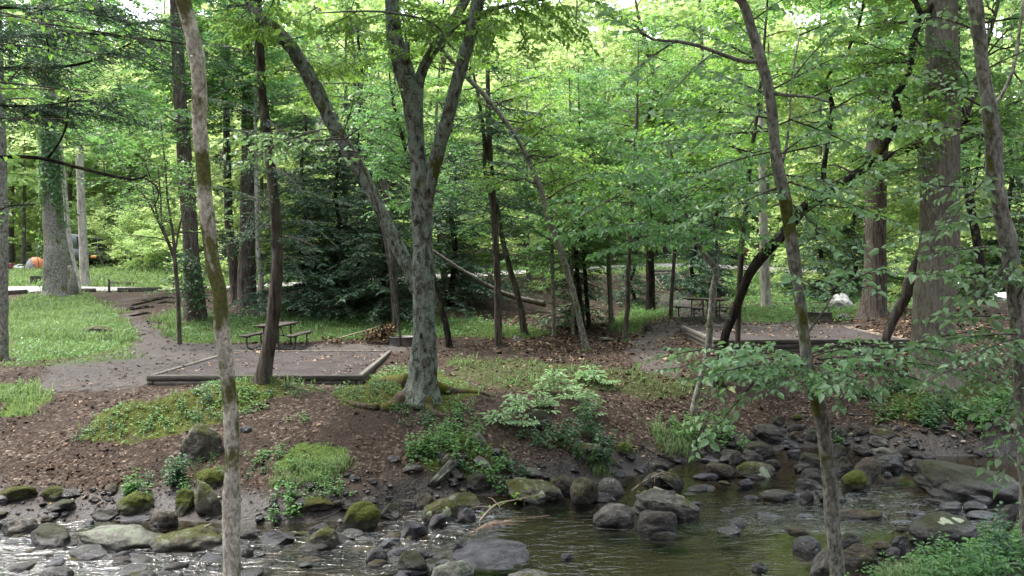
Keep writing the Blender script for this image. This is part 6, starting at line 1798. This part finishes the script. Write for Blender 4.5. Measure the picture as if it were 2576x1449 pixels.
q = np.array([[-7.8, 8.2, t.base[2] - .2, .12], [-7.7, 8.2, 3., .10], [-7.6, 8.2, 7., .07], [-7.5, 8.2, 10, .03]])
s = spline(q, .2); t.T.tube(s[:, :3], s[:, 3], 10, lump=.1)
for a, b in (((-300, 260, 8.2), (230, 230, 8)), ((-300, 60, 8.2), (200, 60, 8.2)), ((-250, 330, 8.2), (150, 300, 7.8)), ((-250, -60, 8.2), (350, 20, 8.4)), ((-250, 120, 8.2), (320, 150, 8.6)), ((-250, 420, 8.2), (60, 440, 8)), ((-200, 0, 8), (250, 110, 7.6)), ((-200, 200, 8), (330, 250, 9)), ((100, 60, 8.2), (420, 120, 8.6)), ((-250, 480, 8.2), (30, 560, 8.3))):
    t.spray(a, b, **dict(NEAR, ll=.06, ls=.07, ts=.16, tl=.34))
t.done()
t = Tree('young_beech', 'pale leafy branch crossing between the mossy trunk and the long leaning stem', 'bark_gray', 'leaf_near', seed=92)
t.stem([(1010, 870, 7), (985, 700, 7), (950, 520, 6), (905, 400, 6), (868, 348, 5), (830, 325, 4), (760, 335, 3)], 13.4, 11.6, 7, .1, root=False)
t.base = np.array([t.paths[0][0, 0], 13.4, float(terrain(t.paths[0][0, 0], 13.4))])
for a, b in (((905, 385, 11.8), (660, 345, 11)), ((870, 350, 11.7), (600, 380, 11)), ((850, 345, 11.7), (570, 420, 11.2)), ((900, 395, 11.7), (760, 420, 11)), ((800, 330, 11.6), (640, 400, 10.6)), ((870, 350, 11.7), (990, 245, 11.4)), ((860, 345, 11.7), (890, 250, 11.2)), ((760, 335, 11.4), (560, 350, 11.4))):
    t.spray(a, b, **dict(NEAR, ll=.085, tl=.28))
t.done()
# ------------------------------------------------------------------ far woods
def far_tree(kind, seed):
    """a whole tree standing at the origin: trunk and crown meshes that the copies share"""
    r = rs(seed); T, Lf = MB(), MB()
    H = {'tall': r.uniform(17, 21), 'mid': r.uniform(11, 15), 'low': r.uniform(4.5, 7)}[kind]
    n = 24
    bend = r.normal(0, .35, 2)
    R0 = {'tall': .26, 'mid': .14, 'low': .05}[kind] * r.uniform(.8, 1.3)
    path = np.array([[bend[0] * sin(k / n * 3), bend[1] * sin(k / n * 2.4), -.3 + H * .93 * k / n, R0 * (1 - .8 * k / n)] for k in range(n + 1)])
    T.tube(path[:, :3], path[:, 3], 9, lump=.12, seed=seed, flare=(.5, .5, 4))
    if kind == 'tall':
        crown(T, Lf, path, 22, .22, 1., (2.6, 5.2), (-5, 45), r, sub=5, slen=.5, r0=.07, ll=.31, ls=.12, ts=.17, tl=1.1, wr=.66, jit=1.2, wood=False)
    elif kind == 'mid':
        crown(T, Lf, path, 19, .12, 1., (2.0, 3.8), (-8, 40), r, sub=5, slen=.5, r0=.04, ll=.24, ls=.10, ts=.15, tl=.9, wr=.66, jit=1.2, wood=False)
    else:
        crown(T, Lf, path, 18, .08, 1., (1.2, 2.6), (-5, 45), r, sub=4, slen=.5, r0=.025, ll=.19, ls=.09, ts=.13, tl=.65, wr=.66, jit=1.2, wood=False)
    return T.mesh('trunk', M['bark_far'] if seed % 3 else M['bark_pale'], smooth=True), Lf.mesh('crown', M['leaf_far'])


KIN = {k: [far_tree(k, s + 200 + 20 * i) for s in range(n)] for i, (k, n) in enumerate((('tall', 5), ('mid', 4), ('low', 4)))}
TXT = {'tall': ('tall_tree', 'tall leafy tree of the sunlit woods beyond the road', 'tall trees beyond the road'), 'mid': ('young_tree', 'younger leafy tree filling the woods beyond the road', 'younger trees beyond the road'), 'low': ('understorey_shrub', 'low leafy shrub of the undergrowth beyond the clearing', 'shrubs of the far undergrowth')}
r = rs(321); taken = []


def place(kind, x, y, s=1.):
    T, Cm = KIN[kind][r.randint(len(KIN[kind]))]
    nm, lab, grp = TXT[kind]
    o = thing(nm, lab, 'shrub' if kind == 'low' else 'tree', (x, y, float(terrain(x, y))), grp, r.uniform(0, 6.28))
    o.scale = (s * r.uniform(.9, 1.15), s * r.uniform(.9, 1.15), s * r.uniform(.85, 1.15))
    for nme, me in (('trunk', T), ('crown', Cm)):
        c = bpy.data.objects.new(nme, me); COL.objects.link(c); c.parent = o


def fill(kind, n, y0, y1, gap, ok=lambda x, y: True, k=.74, s=1.):
    done = 0; tries = 0
    while done < n and tries < n * 60:
        tries += 1
        y = math.sqrt(r.uniform(y0 ** 2, y1 ** 2)); x = r.uniform(-k * y, k * y)
        if abs(y - np.interp(x, sp[:, 0], sp[:, 1])) < 2.8 or not ok(x, y):
            continue
        if any((x - a) ** 2 + (y - b_) ** 2 < gap ** 2 for a, b_ in taken):
            continue
        taken.append((x, y)); place(kind, x, y, s); done += 1


def uv(x, y): return U0 + x * F / y
clear = lambda x, y: not (uv(x, y) < 470 and y < 68) and not (1470 < uv(x, y) < 1720 and y < 62) and not (1820 < uv(x, y) < 1930 and y < 60)
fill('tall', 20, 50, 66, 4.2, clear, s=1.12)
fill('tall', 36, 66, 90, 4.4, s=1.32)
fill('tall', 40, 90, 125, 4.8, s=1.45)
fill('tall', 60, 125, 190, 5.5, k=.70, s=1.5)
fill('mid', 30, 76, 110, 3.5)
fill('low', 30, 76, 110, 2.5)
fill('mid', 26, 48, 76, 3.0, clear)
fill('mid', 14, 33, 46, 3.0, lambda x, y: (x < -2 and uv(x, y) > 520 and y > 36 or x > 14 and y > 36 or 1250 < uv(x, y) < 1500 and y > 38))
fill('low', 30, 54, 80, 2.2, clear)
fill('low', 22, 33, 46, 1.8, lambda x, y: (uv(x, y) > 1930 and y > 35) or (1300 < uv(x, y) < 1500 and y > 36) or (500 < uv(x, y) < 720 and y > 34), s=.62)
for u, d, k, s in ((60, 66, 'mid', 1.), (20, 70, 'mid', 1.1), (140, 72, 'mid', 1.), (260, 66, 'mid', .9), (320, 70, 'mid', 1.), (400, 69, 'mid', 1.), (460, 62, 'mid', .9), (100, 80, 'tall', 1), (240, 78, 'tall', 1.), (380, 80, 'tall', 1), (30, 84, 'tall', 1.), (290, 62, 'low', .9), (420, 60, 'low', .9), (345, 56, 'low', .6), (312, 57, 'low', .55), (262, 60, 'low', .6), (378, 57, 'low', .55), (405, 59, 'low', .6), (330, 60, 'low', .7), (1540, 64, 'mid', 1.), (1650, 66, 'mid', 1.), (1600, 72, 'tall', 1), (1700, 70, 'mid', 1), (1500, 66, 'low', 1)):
    place(k, (u - U0) * d / F, d, s)

# ------------------------------------------------------------------ herbs and bushes of the bank
def herb(u, v, w, h, label, kind='leafy', mat='herb', d=None, name='herb', cat='plant', seed=None, group=None, leaf=None):
    """a plant about w by h pixels whose foot shows at (u, v)"""
    r = rs(seed or int(u * 3 + v))
    p = hit(u, v, False) if d is None else P(u, v, d)
    if d is not None:
        p[2] = float(terrain(p[0], d))
    s = p[1] / F
    Wm, Hm = w * s, h * s
    o = thing(name, label, cat, p, group)
    St, Lf = MB(), MB()
    n = max(5, int(Wm / .045 * (1.4 if kind == 'tuft' else .75 if d is not None else (.7 if kind == 'tier' else .8)))) if kind != 'shoot' else 3
    for k in range(n):
        x, y = p[0] + r.uniform(-.5, .5) * Wm, p[1] + r.uniform(-.3, .35) * min(Wm, .9)
        if kind == 'shoot':
            x, y = p[0] + r.normal(0, .02), p[1] + r.normal(0, .02)
        z = float(terrain(x, y))
        edge = 1 - .55 * abs(2 * (x - p[0]) / max(Wm, .01))
        hh = Hm * r.uniform(.45, 1.05) * edge
        a = r.uniform(0, 2 * pi); lean = r.uniform(.05, .35) * hh
        top = np.array([x + cos(a) * lean, y + sin(a) * lean, z + hh])
        sp_ = spline([np.array([x, y, z - .03]), np.array([x, y, z]) * .5 + top * .5 + np.array([0, 0, .02]), top], .04)
        St.tube(sp_, np.linspace(.006, .002, len(sp_)), 4, cap=False)
        l0 = leaf or np.clip(Hm * .28, .05, .11)
        if kind in ('leafy', 'shoot'):
            m = max(4, int(hh / .035))
            f = np.linspace(.25 if kind == 'leafy' else .1, 1, m)
            q = sp_[(f * (len(sp_) - 1)).astype(int)]
            an = np.arange(m) * 2.4 + r.uniform(0, 6)
            for j in (0, pi):
                T = np.stack([np.cos(an + j), np.sin(an + j), r.normal(.05, .25, m)], 1)
                l = l0 * (1.15 - .5 * f) * r.uniform(.75, 1.2, m)
                Lf.leaves(q + T * .015, T, nrm(np.array([0, -.25, 1.]) + r.normal(0, .3, (m, 3))), l, l * (.52 if kind == 'leafy' else .6), np.clip(r.normal(.45, .2, m), 0, .97), True)
        elif kind == 'tier':                                     # flat pale umbrellas of leaves
            for f in r.uniform(.6, 1., 2):
                q = sp_[int(f * (len(sp_) - 1))]
                m = 11
                an = np.arange(m) / m * 2 * pi + r.uniform(0, 6)
                T = np.stack([np.cos(an), np.sin(an), r.normal(.0, .08, m)], 1)
                off = T * r.uniform(.02, .2, (m, 1))
                Lf.leaves(q + off, T, nrm(np.array([0, -.15, 1.]) + r.normal(0, .16, (m, 3))), max(l0, .085) * r.uniform(.8, 1.2, m), max(l0, .085) * .5, np.clip(r.normal(.6, .15, m), 0, .97), True)
        elif kind == 'fern':
            spray(None, Lf, sp_[0], top + np.array([cos(a), sin(a), -.2]) * hh * .5, r, tl=hh * .3, ts=.02, ll=.028, ls=.014, wr=.4, near=False, jit=.3, droop=.1)
        elif kind == 'tuft':
            m = 16
            an = r.uniform(0, 2 * pi, m); l = Hm * r.uniform(.5, 1.25, m); lw = .004
            D2_ = np.stack([np.cos(an), np.sin(an), 0 * an], 1); S2_ = np.stack([-np.sin(an), np.cos(an), 0 * an], 1) * lw
            b0 = np.stack([x + r.normal(0, .05, m), y + r.normal(0, .05, m), np.full(m, z - .01)], 1)
            bend = r.uniform(.25, .95, m)[:, None]; l = l[:, None]
            m1 = b0 + D2_ * l * bend * .25 + UP * l * .55; m2 = b0 + D2_ * l * bend * .6 + UP * l * (.85 - .2 * bend); tp = b0 + D2_ * l * bend + UP * l * (.92 - .55 * bend)
            V = np.stack([b0 - S2_, b0 + S2_, m1 + S2_, m2 + S2_ * .7, tp, m2 - S2_ * .7, m1 - S2_], 1)
            b7 = np.arange(m)[:, None] * 7
            Lf.add(V.reshape(-1, 3), [b7 + np.array([[0, 1, 2, 6]]), b7 + np.array([[6, 2, 3, 5]]), b7 + np.array([[5, 3, 4]])], np.repeat(np.clip(r.normal(.5, .22, m), 0, .97), 7))
    St.build('stem', M['stem'], o)
    Lf.build('foliage', M['leaf_near' if kind == 'tier' else mat], o)
    return o


H = [
    (345, 1248, 60, 75, 'upright leafy weed growing out of the thick green boulder', 'leafy', 'herb'), (318, 1240, 50, 40, 'drooping leafy weed left on the thick green boulder', 'leafy', 'herb'),
    (510, 1178, 90, 48, 'fern-like herb in front of the large moss-topped boulder', 'fern', 'herb'), (455, 1170, 60, 45, 'dark low herb at the left foot of the moss-topped boulder', 'fern', 'herb_dark'),
    (432, 1225, 70, 80, 'dark slender herbs above the shaded left shore', 'leafy', 'herb_dark'), (390, 1215, 60, 50, 'thin dark herb right of the green boulder weed', 'fern', 'herb_dark'),
    (460, 1240, 40, 35, 'small light herb beside the mossy lichen rock', 'leafy', 'herb'), (545, 1210, 55, 40, 'fern under the slanting boulder beside the mossy trunk', 'fern', 'herb'),
    (635, 1165, 70, 40, 'small herb right of the mossy trunk on the slope', 'leafy', 'herb'), (690, 1148, 50, 40, 'bright sprig on the dirt above the grass tussock', 'leafy', 'herb'),
    (655, 1190, 60, 30, 'low herb left of the grass tussock', 'leafy', 'herb_dark'),
    (715, 1280, 80, 70, 'bright leafy herb at the left end of the flat-topped slab', 'leafy', 'herb'), (760, 1245, 100, 40, 'leafy herb patch left behind the flat-topped slab', 'leafy', 'herb'), (845, 1238, 100, 40, 'leafy herb patch right behind the flat-topped slab', 'leafy', 'herb'),
    (790, 1190, 150, 28, 'arching grass tussock on the middle of the dirt slope', 'tuft', 'grass'), (730, 1205, 90, 26, 'looser grass tussock left of the arching one', 'tuft', 'grass'), (855, 1180, 60, 24, 'small grass tussock right of the arching one', 'tuft', 'grass'),
    (740, 1180, 90, 36, 'light broad-leaved herb left among the grass tussocks', 'leafy', 'herb'), (830, 1200, 100, 36, 'light broad-leaved herb right among the grass tussocks', 'leafy', 'herb'), (1045, 1170, 80, 65, 'bright broad-leaved herb left of the pointed lichen rock', 'leafy', 'herb'), (1100, 1120, 120, 60, 'leafy herbs above the pointed lichen rock', 'leafy', 'herb'), (1160, 1150, 110, 70, 'dense herbs right above the pointed lichen rock', 'leafy', 'herb'), (1210, 1180, 100, 60, 'dark dense herbs by the pale tilted block', 'leafy', 'herb_dark'),
    (1240, 1215, 80, 55, 'glossy low herbs overhanging the shaded boulder', 'leafy', 'herb'), (1290, 1195, 70, 60, 'thin herbs at the end of the shore thicket', 'leafy', 'herb_dark'), (1150, 1090, 140, 40, 'low herb fringe below the forked tree roots', 'leafy', 'herb'),
    (1085, 1055, 150, 38, 'herb patch at the right foot of the forked tree', 'leafy', 'herb_dark'), (1180, 1040, 90, 35, 'small herbs on the mossy root right of the forked tree', 'leafy', 'herb'), (1010, 1040, 60, 28, 'small herbs at the left foot of the forked tree', 'leafy', 'herb_dark'),
    (1340, 1035, 90, 60, 'pale tiered seedling left of the leafy thicket', 'tier', 'herb'), (1400, 995, 90, 75, 'pale tiered seedling, tallest above the litter slope', 'tier', 'herb'), (1460, 1040, 80, 90, 'pale tiered seedling in the middle thicket', 'tier', 'herb'), (1290, 1070, 90, 60, 'pale tiered seedling closest to the forked tree', 'tier', 'herb'), (1500, 965, 70, 45, 'pale tiered seedling farthest up the slope', 'tier', 'herb'),
    (1420, 1130, 110, 80, 'dark leafy thicket in the middle of the bank', 'leafy', 'herb_dark'), (1480, 1110, 80, 110, 'dark upright herbs right in the middle thicket', 'leafy', 'herb_dark'), (1350, 1120, 80, 45, 'low dark herbs left in the middle thicket', 'leafy', 'herb_dark'),
    (1510, 1180, 50, 130, 'tall leafy herb rising in front of the pale-topped mossy rock', 'leafy', 'herb_dark'), (1500, 1185, 60, 34, 'grassy fringe under the tall leafy herb', 'tuft', 'grass'), (1560, 1130, 100, 40, 'loose herbs beside the yellow-mossed rock', 'fern', 'herb'),
    (1700, 1135, 110, 48, 'grass overhang on the bank edge left of the leafy branch', 'tuft', 'grass'), (1740, 1105, 110, 70, 'green herbs over the grass overhang', 'leafy', 'herb'), (1835, 1115, 110, 70, 'drooping herb bush at the left of the stone bar', 'leafy', 'herb'), (1665, 1090, 100, 50, 'low herbs on the bank above the grass overhang', 'fern', 'herb'),
    (600, 1010, 110, 40, 'glossy creeper patch right of the mossy trunk', 'leafy', 'herb'), (540, 1000, 110, 40, 'creeper patch left behind the mossy trunk', 'leafy', 'herb_dark'), (440, 1050, 120, 32, 'small-leaved herbs along the moss mound', 'leafy', 'herb'), (330, 1075, 130, 32, 'small-leaved herbs at the low end of the moss mound', 'leafy', 'herb'), (240, 1100, 100, 30, 'low herbs at the left tip of the moss mound', 'leafy', 'herb_dark'), (520, 1050, 100, 32, 'low herbs on the right of the moss mound', 'leafy', 'herb_dark'), (640, 1035, 80, 30, 'scattered creeper leaves below the dark hemlock foot', 'leafy', 'herb'), (750, 1060, 60, 28, 'small sprig alone on the dirt right of the hemlock foot', 'leafy', 'herb'),
    (720, 990, 100, 26, 'low creeper in front of the left tent pad', 'leafy', 'herb_dark'), (930, 985, 110, 28, 'creeper leaves over the mossy root left of the forked tree', 'leafy', 'herb_dark'),
    (2290, 1045, 150, 70, 'dense bank herbs below the huge trunk', 'leafy', 'herb'), (2390, 1055, 160, 75, 'grassy bank herbs right below the huge trunk', 'leafy', 'herb_dark'), (2470, 1060, 140, 80, 'dense bank herbs above the pale round boulder', 'leafy', 'herb'), (2230, 1000, 120, 50, 'herbs left of the huge trunk base', 'leafy', 'herb_dark'), (2540, 1030, 120, 60, 'herbs at the right edge of the bank', 'leafy', 'herb'), (2330, 960, 60, 45, 'ivy herb climbing the foot of the huge trunk', 'leafy', 'herb_dark'), (2440, 990, 130, 40, 'trailing herbs right of the huge trunk', 'fern', 'herb'),
    (2095, 1115, 70, 35, 'leafy sprig among the stones right of the gray trunk', 'leafy', 'herb'), (1574, 862, 28, 14, 'small leafy clump at the foot of the straight thin trunk', 'leafy', 'herb_dark'), (1475, 885, 30, 14, 'small herb clump at the foot of the leaning thin trunk', 'leafy', 'herb'),
]
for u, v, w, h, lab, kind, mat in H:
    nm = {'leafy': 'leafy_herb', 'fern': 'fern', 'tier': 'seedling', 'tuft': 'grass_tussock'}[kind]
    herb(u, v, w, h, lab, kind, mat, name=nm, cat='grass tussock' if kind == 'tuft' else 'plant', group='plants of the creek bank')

# near bank plants
N_ = [
    (2180, 1470, 60, 150, 'bright heart-leaved shoot right of the gray foreground trunk', 'shoot', 'herb', 8.6, .075), (2150, 1480, 90, 90, 'heart-leaved plant at the foot of the gray foreground trunk', 'leafy', 'herb', 8.5, .08),
    (2330, 1480, 130, 110, 'bushy bright herbs at the bottom right', 'leafy', 'herb', 8.7, .10), (2420, 1470, 150, 120, 'broad-leaved green plant at the bottom right', 'leafy', 'herb', 9, .10), (2510, 1460, 150, 150, 'dense bush of narrow leaves at the bottom right corner', 'leafy', 'herb_dark', 9, .11), (2560, 1400, 120, 100, 'leafy plant by the right edge above the corner bush', 'leafy', 'herb', 9.4, .10), (2450, 1380, 130, 70, 'broad-leaved plant before the smooth gray stone', 'leafy', 'herb', 9.6, .10), (2260, 1475, 100, 80, 'grassy plant between the bottom right bushes', 'tuft', 'grass', 8.7, None),
    (2240, 1445, 110, 70, 'narrow-leaved herbs by the black jagged rock', 'leafy', 'herb', 9.6, .09), (2300, 1420, 120, 70, 'pale herbs in front of the smooth gray stone', 'leafy', 'herb', 9.9, .10), (2380, 1440, 150, 90, 'mixed narrow leaves in the middle of the near bank', 'leafy', 'herb_dark', 9.3, .10), (2480, 1400, 140, 100, 'tall soft herbs in front of the white-flecked boulder', 'leafy', 'herb', 9.7, .10), (2550, 1350, 110, 80, 'leafy herbs at the right edge below the ribbed stone', 'leafy', 'herb', 10.2, .05), (2590, 1450, 130, 170, 'tall leafy bush cut by the bottom right corner', 'leafy', 'herb', 8.8, .11), (2340, 1455, 120, 60, 'grass blades left on the near bank', 'tuft', 'grass', 9.0, None),
    (2370, 1470, 170, 120, 'soft leafy herbs low in the bottom right, left of the corner bush', 'leafy', 'herb', 8.5, .10), (2470, 1480, 170, 130, 'soft leafy herbs low in the bottom right, next to the corner', 'leafy', 'herb', 8.4, .10), (2570, 1480, 170, 150, 'soft leafy herbs filling the bottom right corner', 'leafy', 'herb_dark', 8.4, .10), (2280, 1470, 150, 90, 'soft herbs at the bottom edge right of the heart-leaved plants', 'leafy', 'herb', 8.6, .10), (2420, 1440, 200, 100, 'spreading broad herbs in the near bank', 'leafy', 'herb', 8.9, .10), (2540, 1420, 200, 110, 'spreading leafy herbs in the near bank', 'leafy', 'herb', 9.1, .09),
    (2085, 1480, 40, 110, 'slender shoot left of the gray trunk foot', 'shoot', 'herb_dark', 8.5, .05), (1935, 1480, 30, 110, 'slender shoot standing in front of the pool, right of two', 'shoot', 'herb_dark', 8.5, .045), (1897, 1480, 30, 90, 'slender shoot standing in front of the pool, left of two', 'shoot', 'herb_dark', 8.5, .045), (1862, 1480, 30, 50, 'short sprout at the bottom edge of the pool', 'shoot', 'herb', 8.5, .045),
    (548, 1440, 90, 90, 'feathery green bush at the foot of the mossy trunk', 'fern', 'herb', 9.5, None), (610, 1440, 80, 60, 'feathery sprig right of the mossy trunk foot', 'fern', 'herb', 9.6, None), (585, 1470, 70, 60, 'large soft leaves under the mossy trunk at the bottom edge', 'leafy', 'herb', 9.2, .1),
]
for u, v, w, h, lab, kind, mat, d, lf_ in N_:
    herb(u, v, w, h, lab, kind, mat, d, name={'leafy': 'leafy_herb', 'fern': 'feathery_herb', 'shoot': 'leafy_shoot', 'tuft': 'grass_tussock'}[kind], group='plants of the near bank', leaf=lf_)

# low green carpet of the banks
r = rs(777)
b = MB()
x, y = r.uniform(-16, 18, 90000), r.uniform(12.5, 42, 90000)
dn = .8 * mask('moss', x, y) + .45 * mask('grass', x, y) + .30 * mask('thin', x, y) + np.where((y > 27) & (y < 40) & (x > 8), .25, 0) + np.where((y > 28) & (y < 40) & (x < 8) & (x > -12), .12, 0)
dn *= sstep(n2(x, y, 1.4, 51, 3), -.25, .35)
dn = np.where(y - np.interp(x, TX, TY) < .3, 0, dn)
for p in PADS:
    dn = np.where(inside(p, x, y), 0, dn)
q = r.rand(len(x)) < dn
x, y = x[q], y[q]; n = len(x)
h_ = r.uniform(.03, .14, n) * np.clip(y / 20, .8, 1.8)
z = terrain(x, y)
for k in range(4):
    an = r.uniform(0, 2 * pi, n)
    T = np.stack([np.cos(an), np.sin(an), r.normal(.1, .3, n)], 1)
    l = r.uniform(.035, .065, n) * np.clip(y / 16, 1, 2.2)
    b.leaves(np.stack([x, y, z + h_ * (1 - .15 * k)], 1), T, nrm(np.array([0, -.2, 1.]) + r.normal(0, .3, (n, 3))), l, l * .6, np.clip(r.normal(.4, .2, n), 0, .97))
cov = b.build('ground_cover', M['herb']); cov['kind'] = 'stuff'; cov['label'] = 'low leafy ground cover on moss and grass'

# small fallen twigs in the litter
r = rs(991)
x, y = r.uniform(-11, 12, 2600), r.uniform(12, 27, 2600)
ok = (y - np.interp(x, TX, TY) > .25) & (n2(x, y, .7, 33, 2) > -.1) & (mask('grass', x, y) < .5)
for p in PADS:
    ok &= ~inside(p, x, y)
x, y = x[ok], y[ok]; n = len(x); a = r.uniform(0, pi, n); l = r.uniform(.06, .32, n) * np.where(r.rand(n) < .08, 2.2, 1)
x2, y2 = x + np.cos(a) * l, y + np.sin(a) * l
b = MB(); b.prisms(np.stack([x, y, terrain(x, y) + .015], 1), np.stack([x2, y2, terrain(x2, y2) + .02 + r.uniform(0, .03, n)], 1), r.uniform(.003, .009, n), .003)
tw = b.build('twig_litter', M['twig']); tw['kind'] = 'stuff'; tw['label'] = 'small fallen twigs scattered in the leaf litter'
# ------------------------------------------------------------------ daylight and camera
SUN_EL, SUN_AZ = radians(66), radians(-70)                         # azimuth from straight ahead, negative to the left
world = bpy.data.worlds.new('World'); scene.world = world; world.use_nodes = True
nt = world.node_tree; nt.nodes.clear()
sky = nt.nodes.new('ShaderNodeTexSky'); sky.sky_type = 'NISHITA'; sky.sun_disc = False
sky.sun_elevation = SUN_EL; sky.sun_rotation = SUN_AZ; sky.dust_density = 4.; sky.air_density = 1.4
hs = nt.nodes.new('ShaderNodeHueSaturation'); hs.inputs['Saturation'].default_value = .45; hs.inputs['Value'].default_value = 6.6
bg = nt.nodes.new('ShaderNodeBackground'); bg.inputs['Strength'].default_value = .15
wo = nt.nodes.new('ShaderNodeOutputWorld')
nt.links.new(sky.outputs[0], hs.inputs['Color']); nt.links.new(hs.outputs[0], bg.inputs[0]); nt.links.new(bg.outputs[0], wo.inputs[0])

sun = bpy.data.lights.new('sun', 'SUN'); sun.energy = 5.0; sun.angle = radians(10); sun.color = (1., .95, .86)
so = bpy.data.objects.new('sun', sun); COL.objects.link(so)
dirv = np.array([sin(SUN_AZ) * cos(SUN_EL), cos(SUN_AZ) * cos(SUN_EL), sin(SUN_EL)])
from mathutils import Vector
so.rotation_euler = Vector(dirv).to_track_quat('Z', 'Y').to_euler()
so.location = (0, 0, 40)

cam = bpy.data.cameras.new('camera'); co = bpy.data.objects.new('camera', cam); COL.objects.link(co)
co.location = (0, 0, CZ); co.rotation_euler = (radians(90) - math.atan(14.5 / F), 0, 0)
cam.sensor_width = 36; cam.lens = 36 * F / 2576; cam.clip_end = 2000; cam.clip_start = .05
scene.camera = co
scene.view_settings.view_transform = 'Standard'; scene.view_settings.look = 'None'; scene.view_settings.exposure = 0; scene.view_settings.gamma = 1
cy = scene.cycles
cy.max_bounces = 10; cy.diffuse_bounces = 7; cy.glossy_bounces = 3; cy.transmission_bounces = 7; cy.transparent_max_bounces = 8
cy.caustics_reflective = False; cy.caustics_refractive = False
cy.use_denoising = True
try:
    cy.denoiser = 'OPENIMAGEDENOISE'
    cy.denoising_input_passes = 'RGB_ALBEDO_NORMAL'; cy.denoising_prefilter = 'ACCURATE'
except Exception:
    pass
cy.sample_clamp_indirect = 6
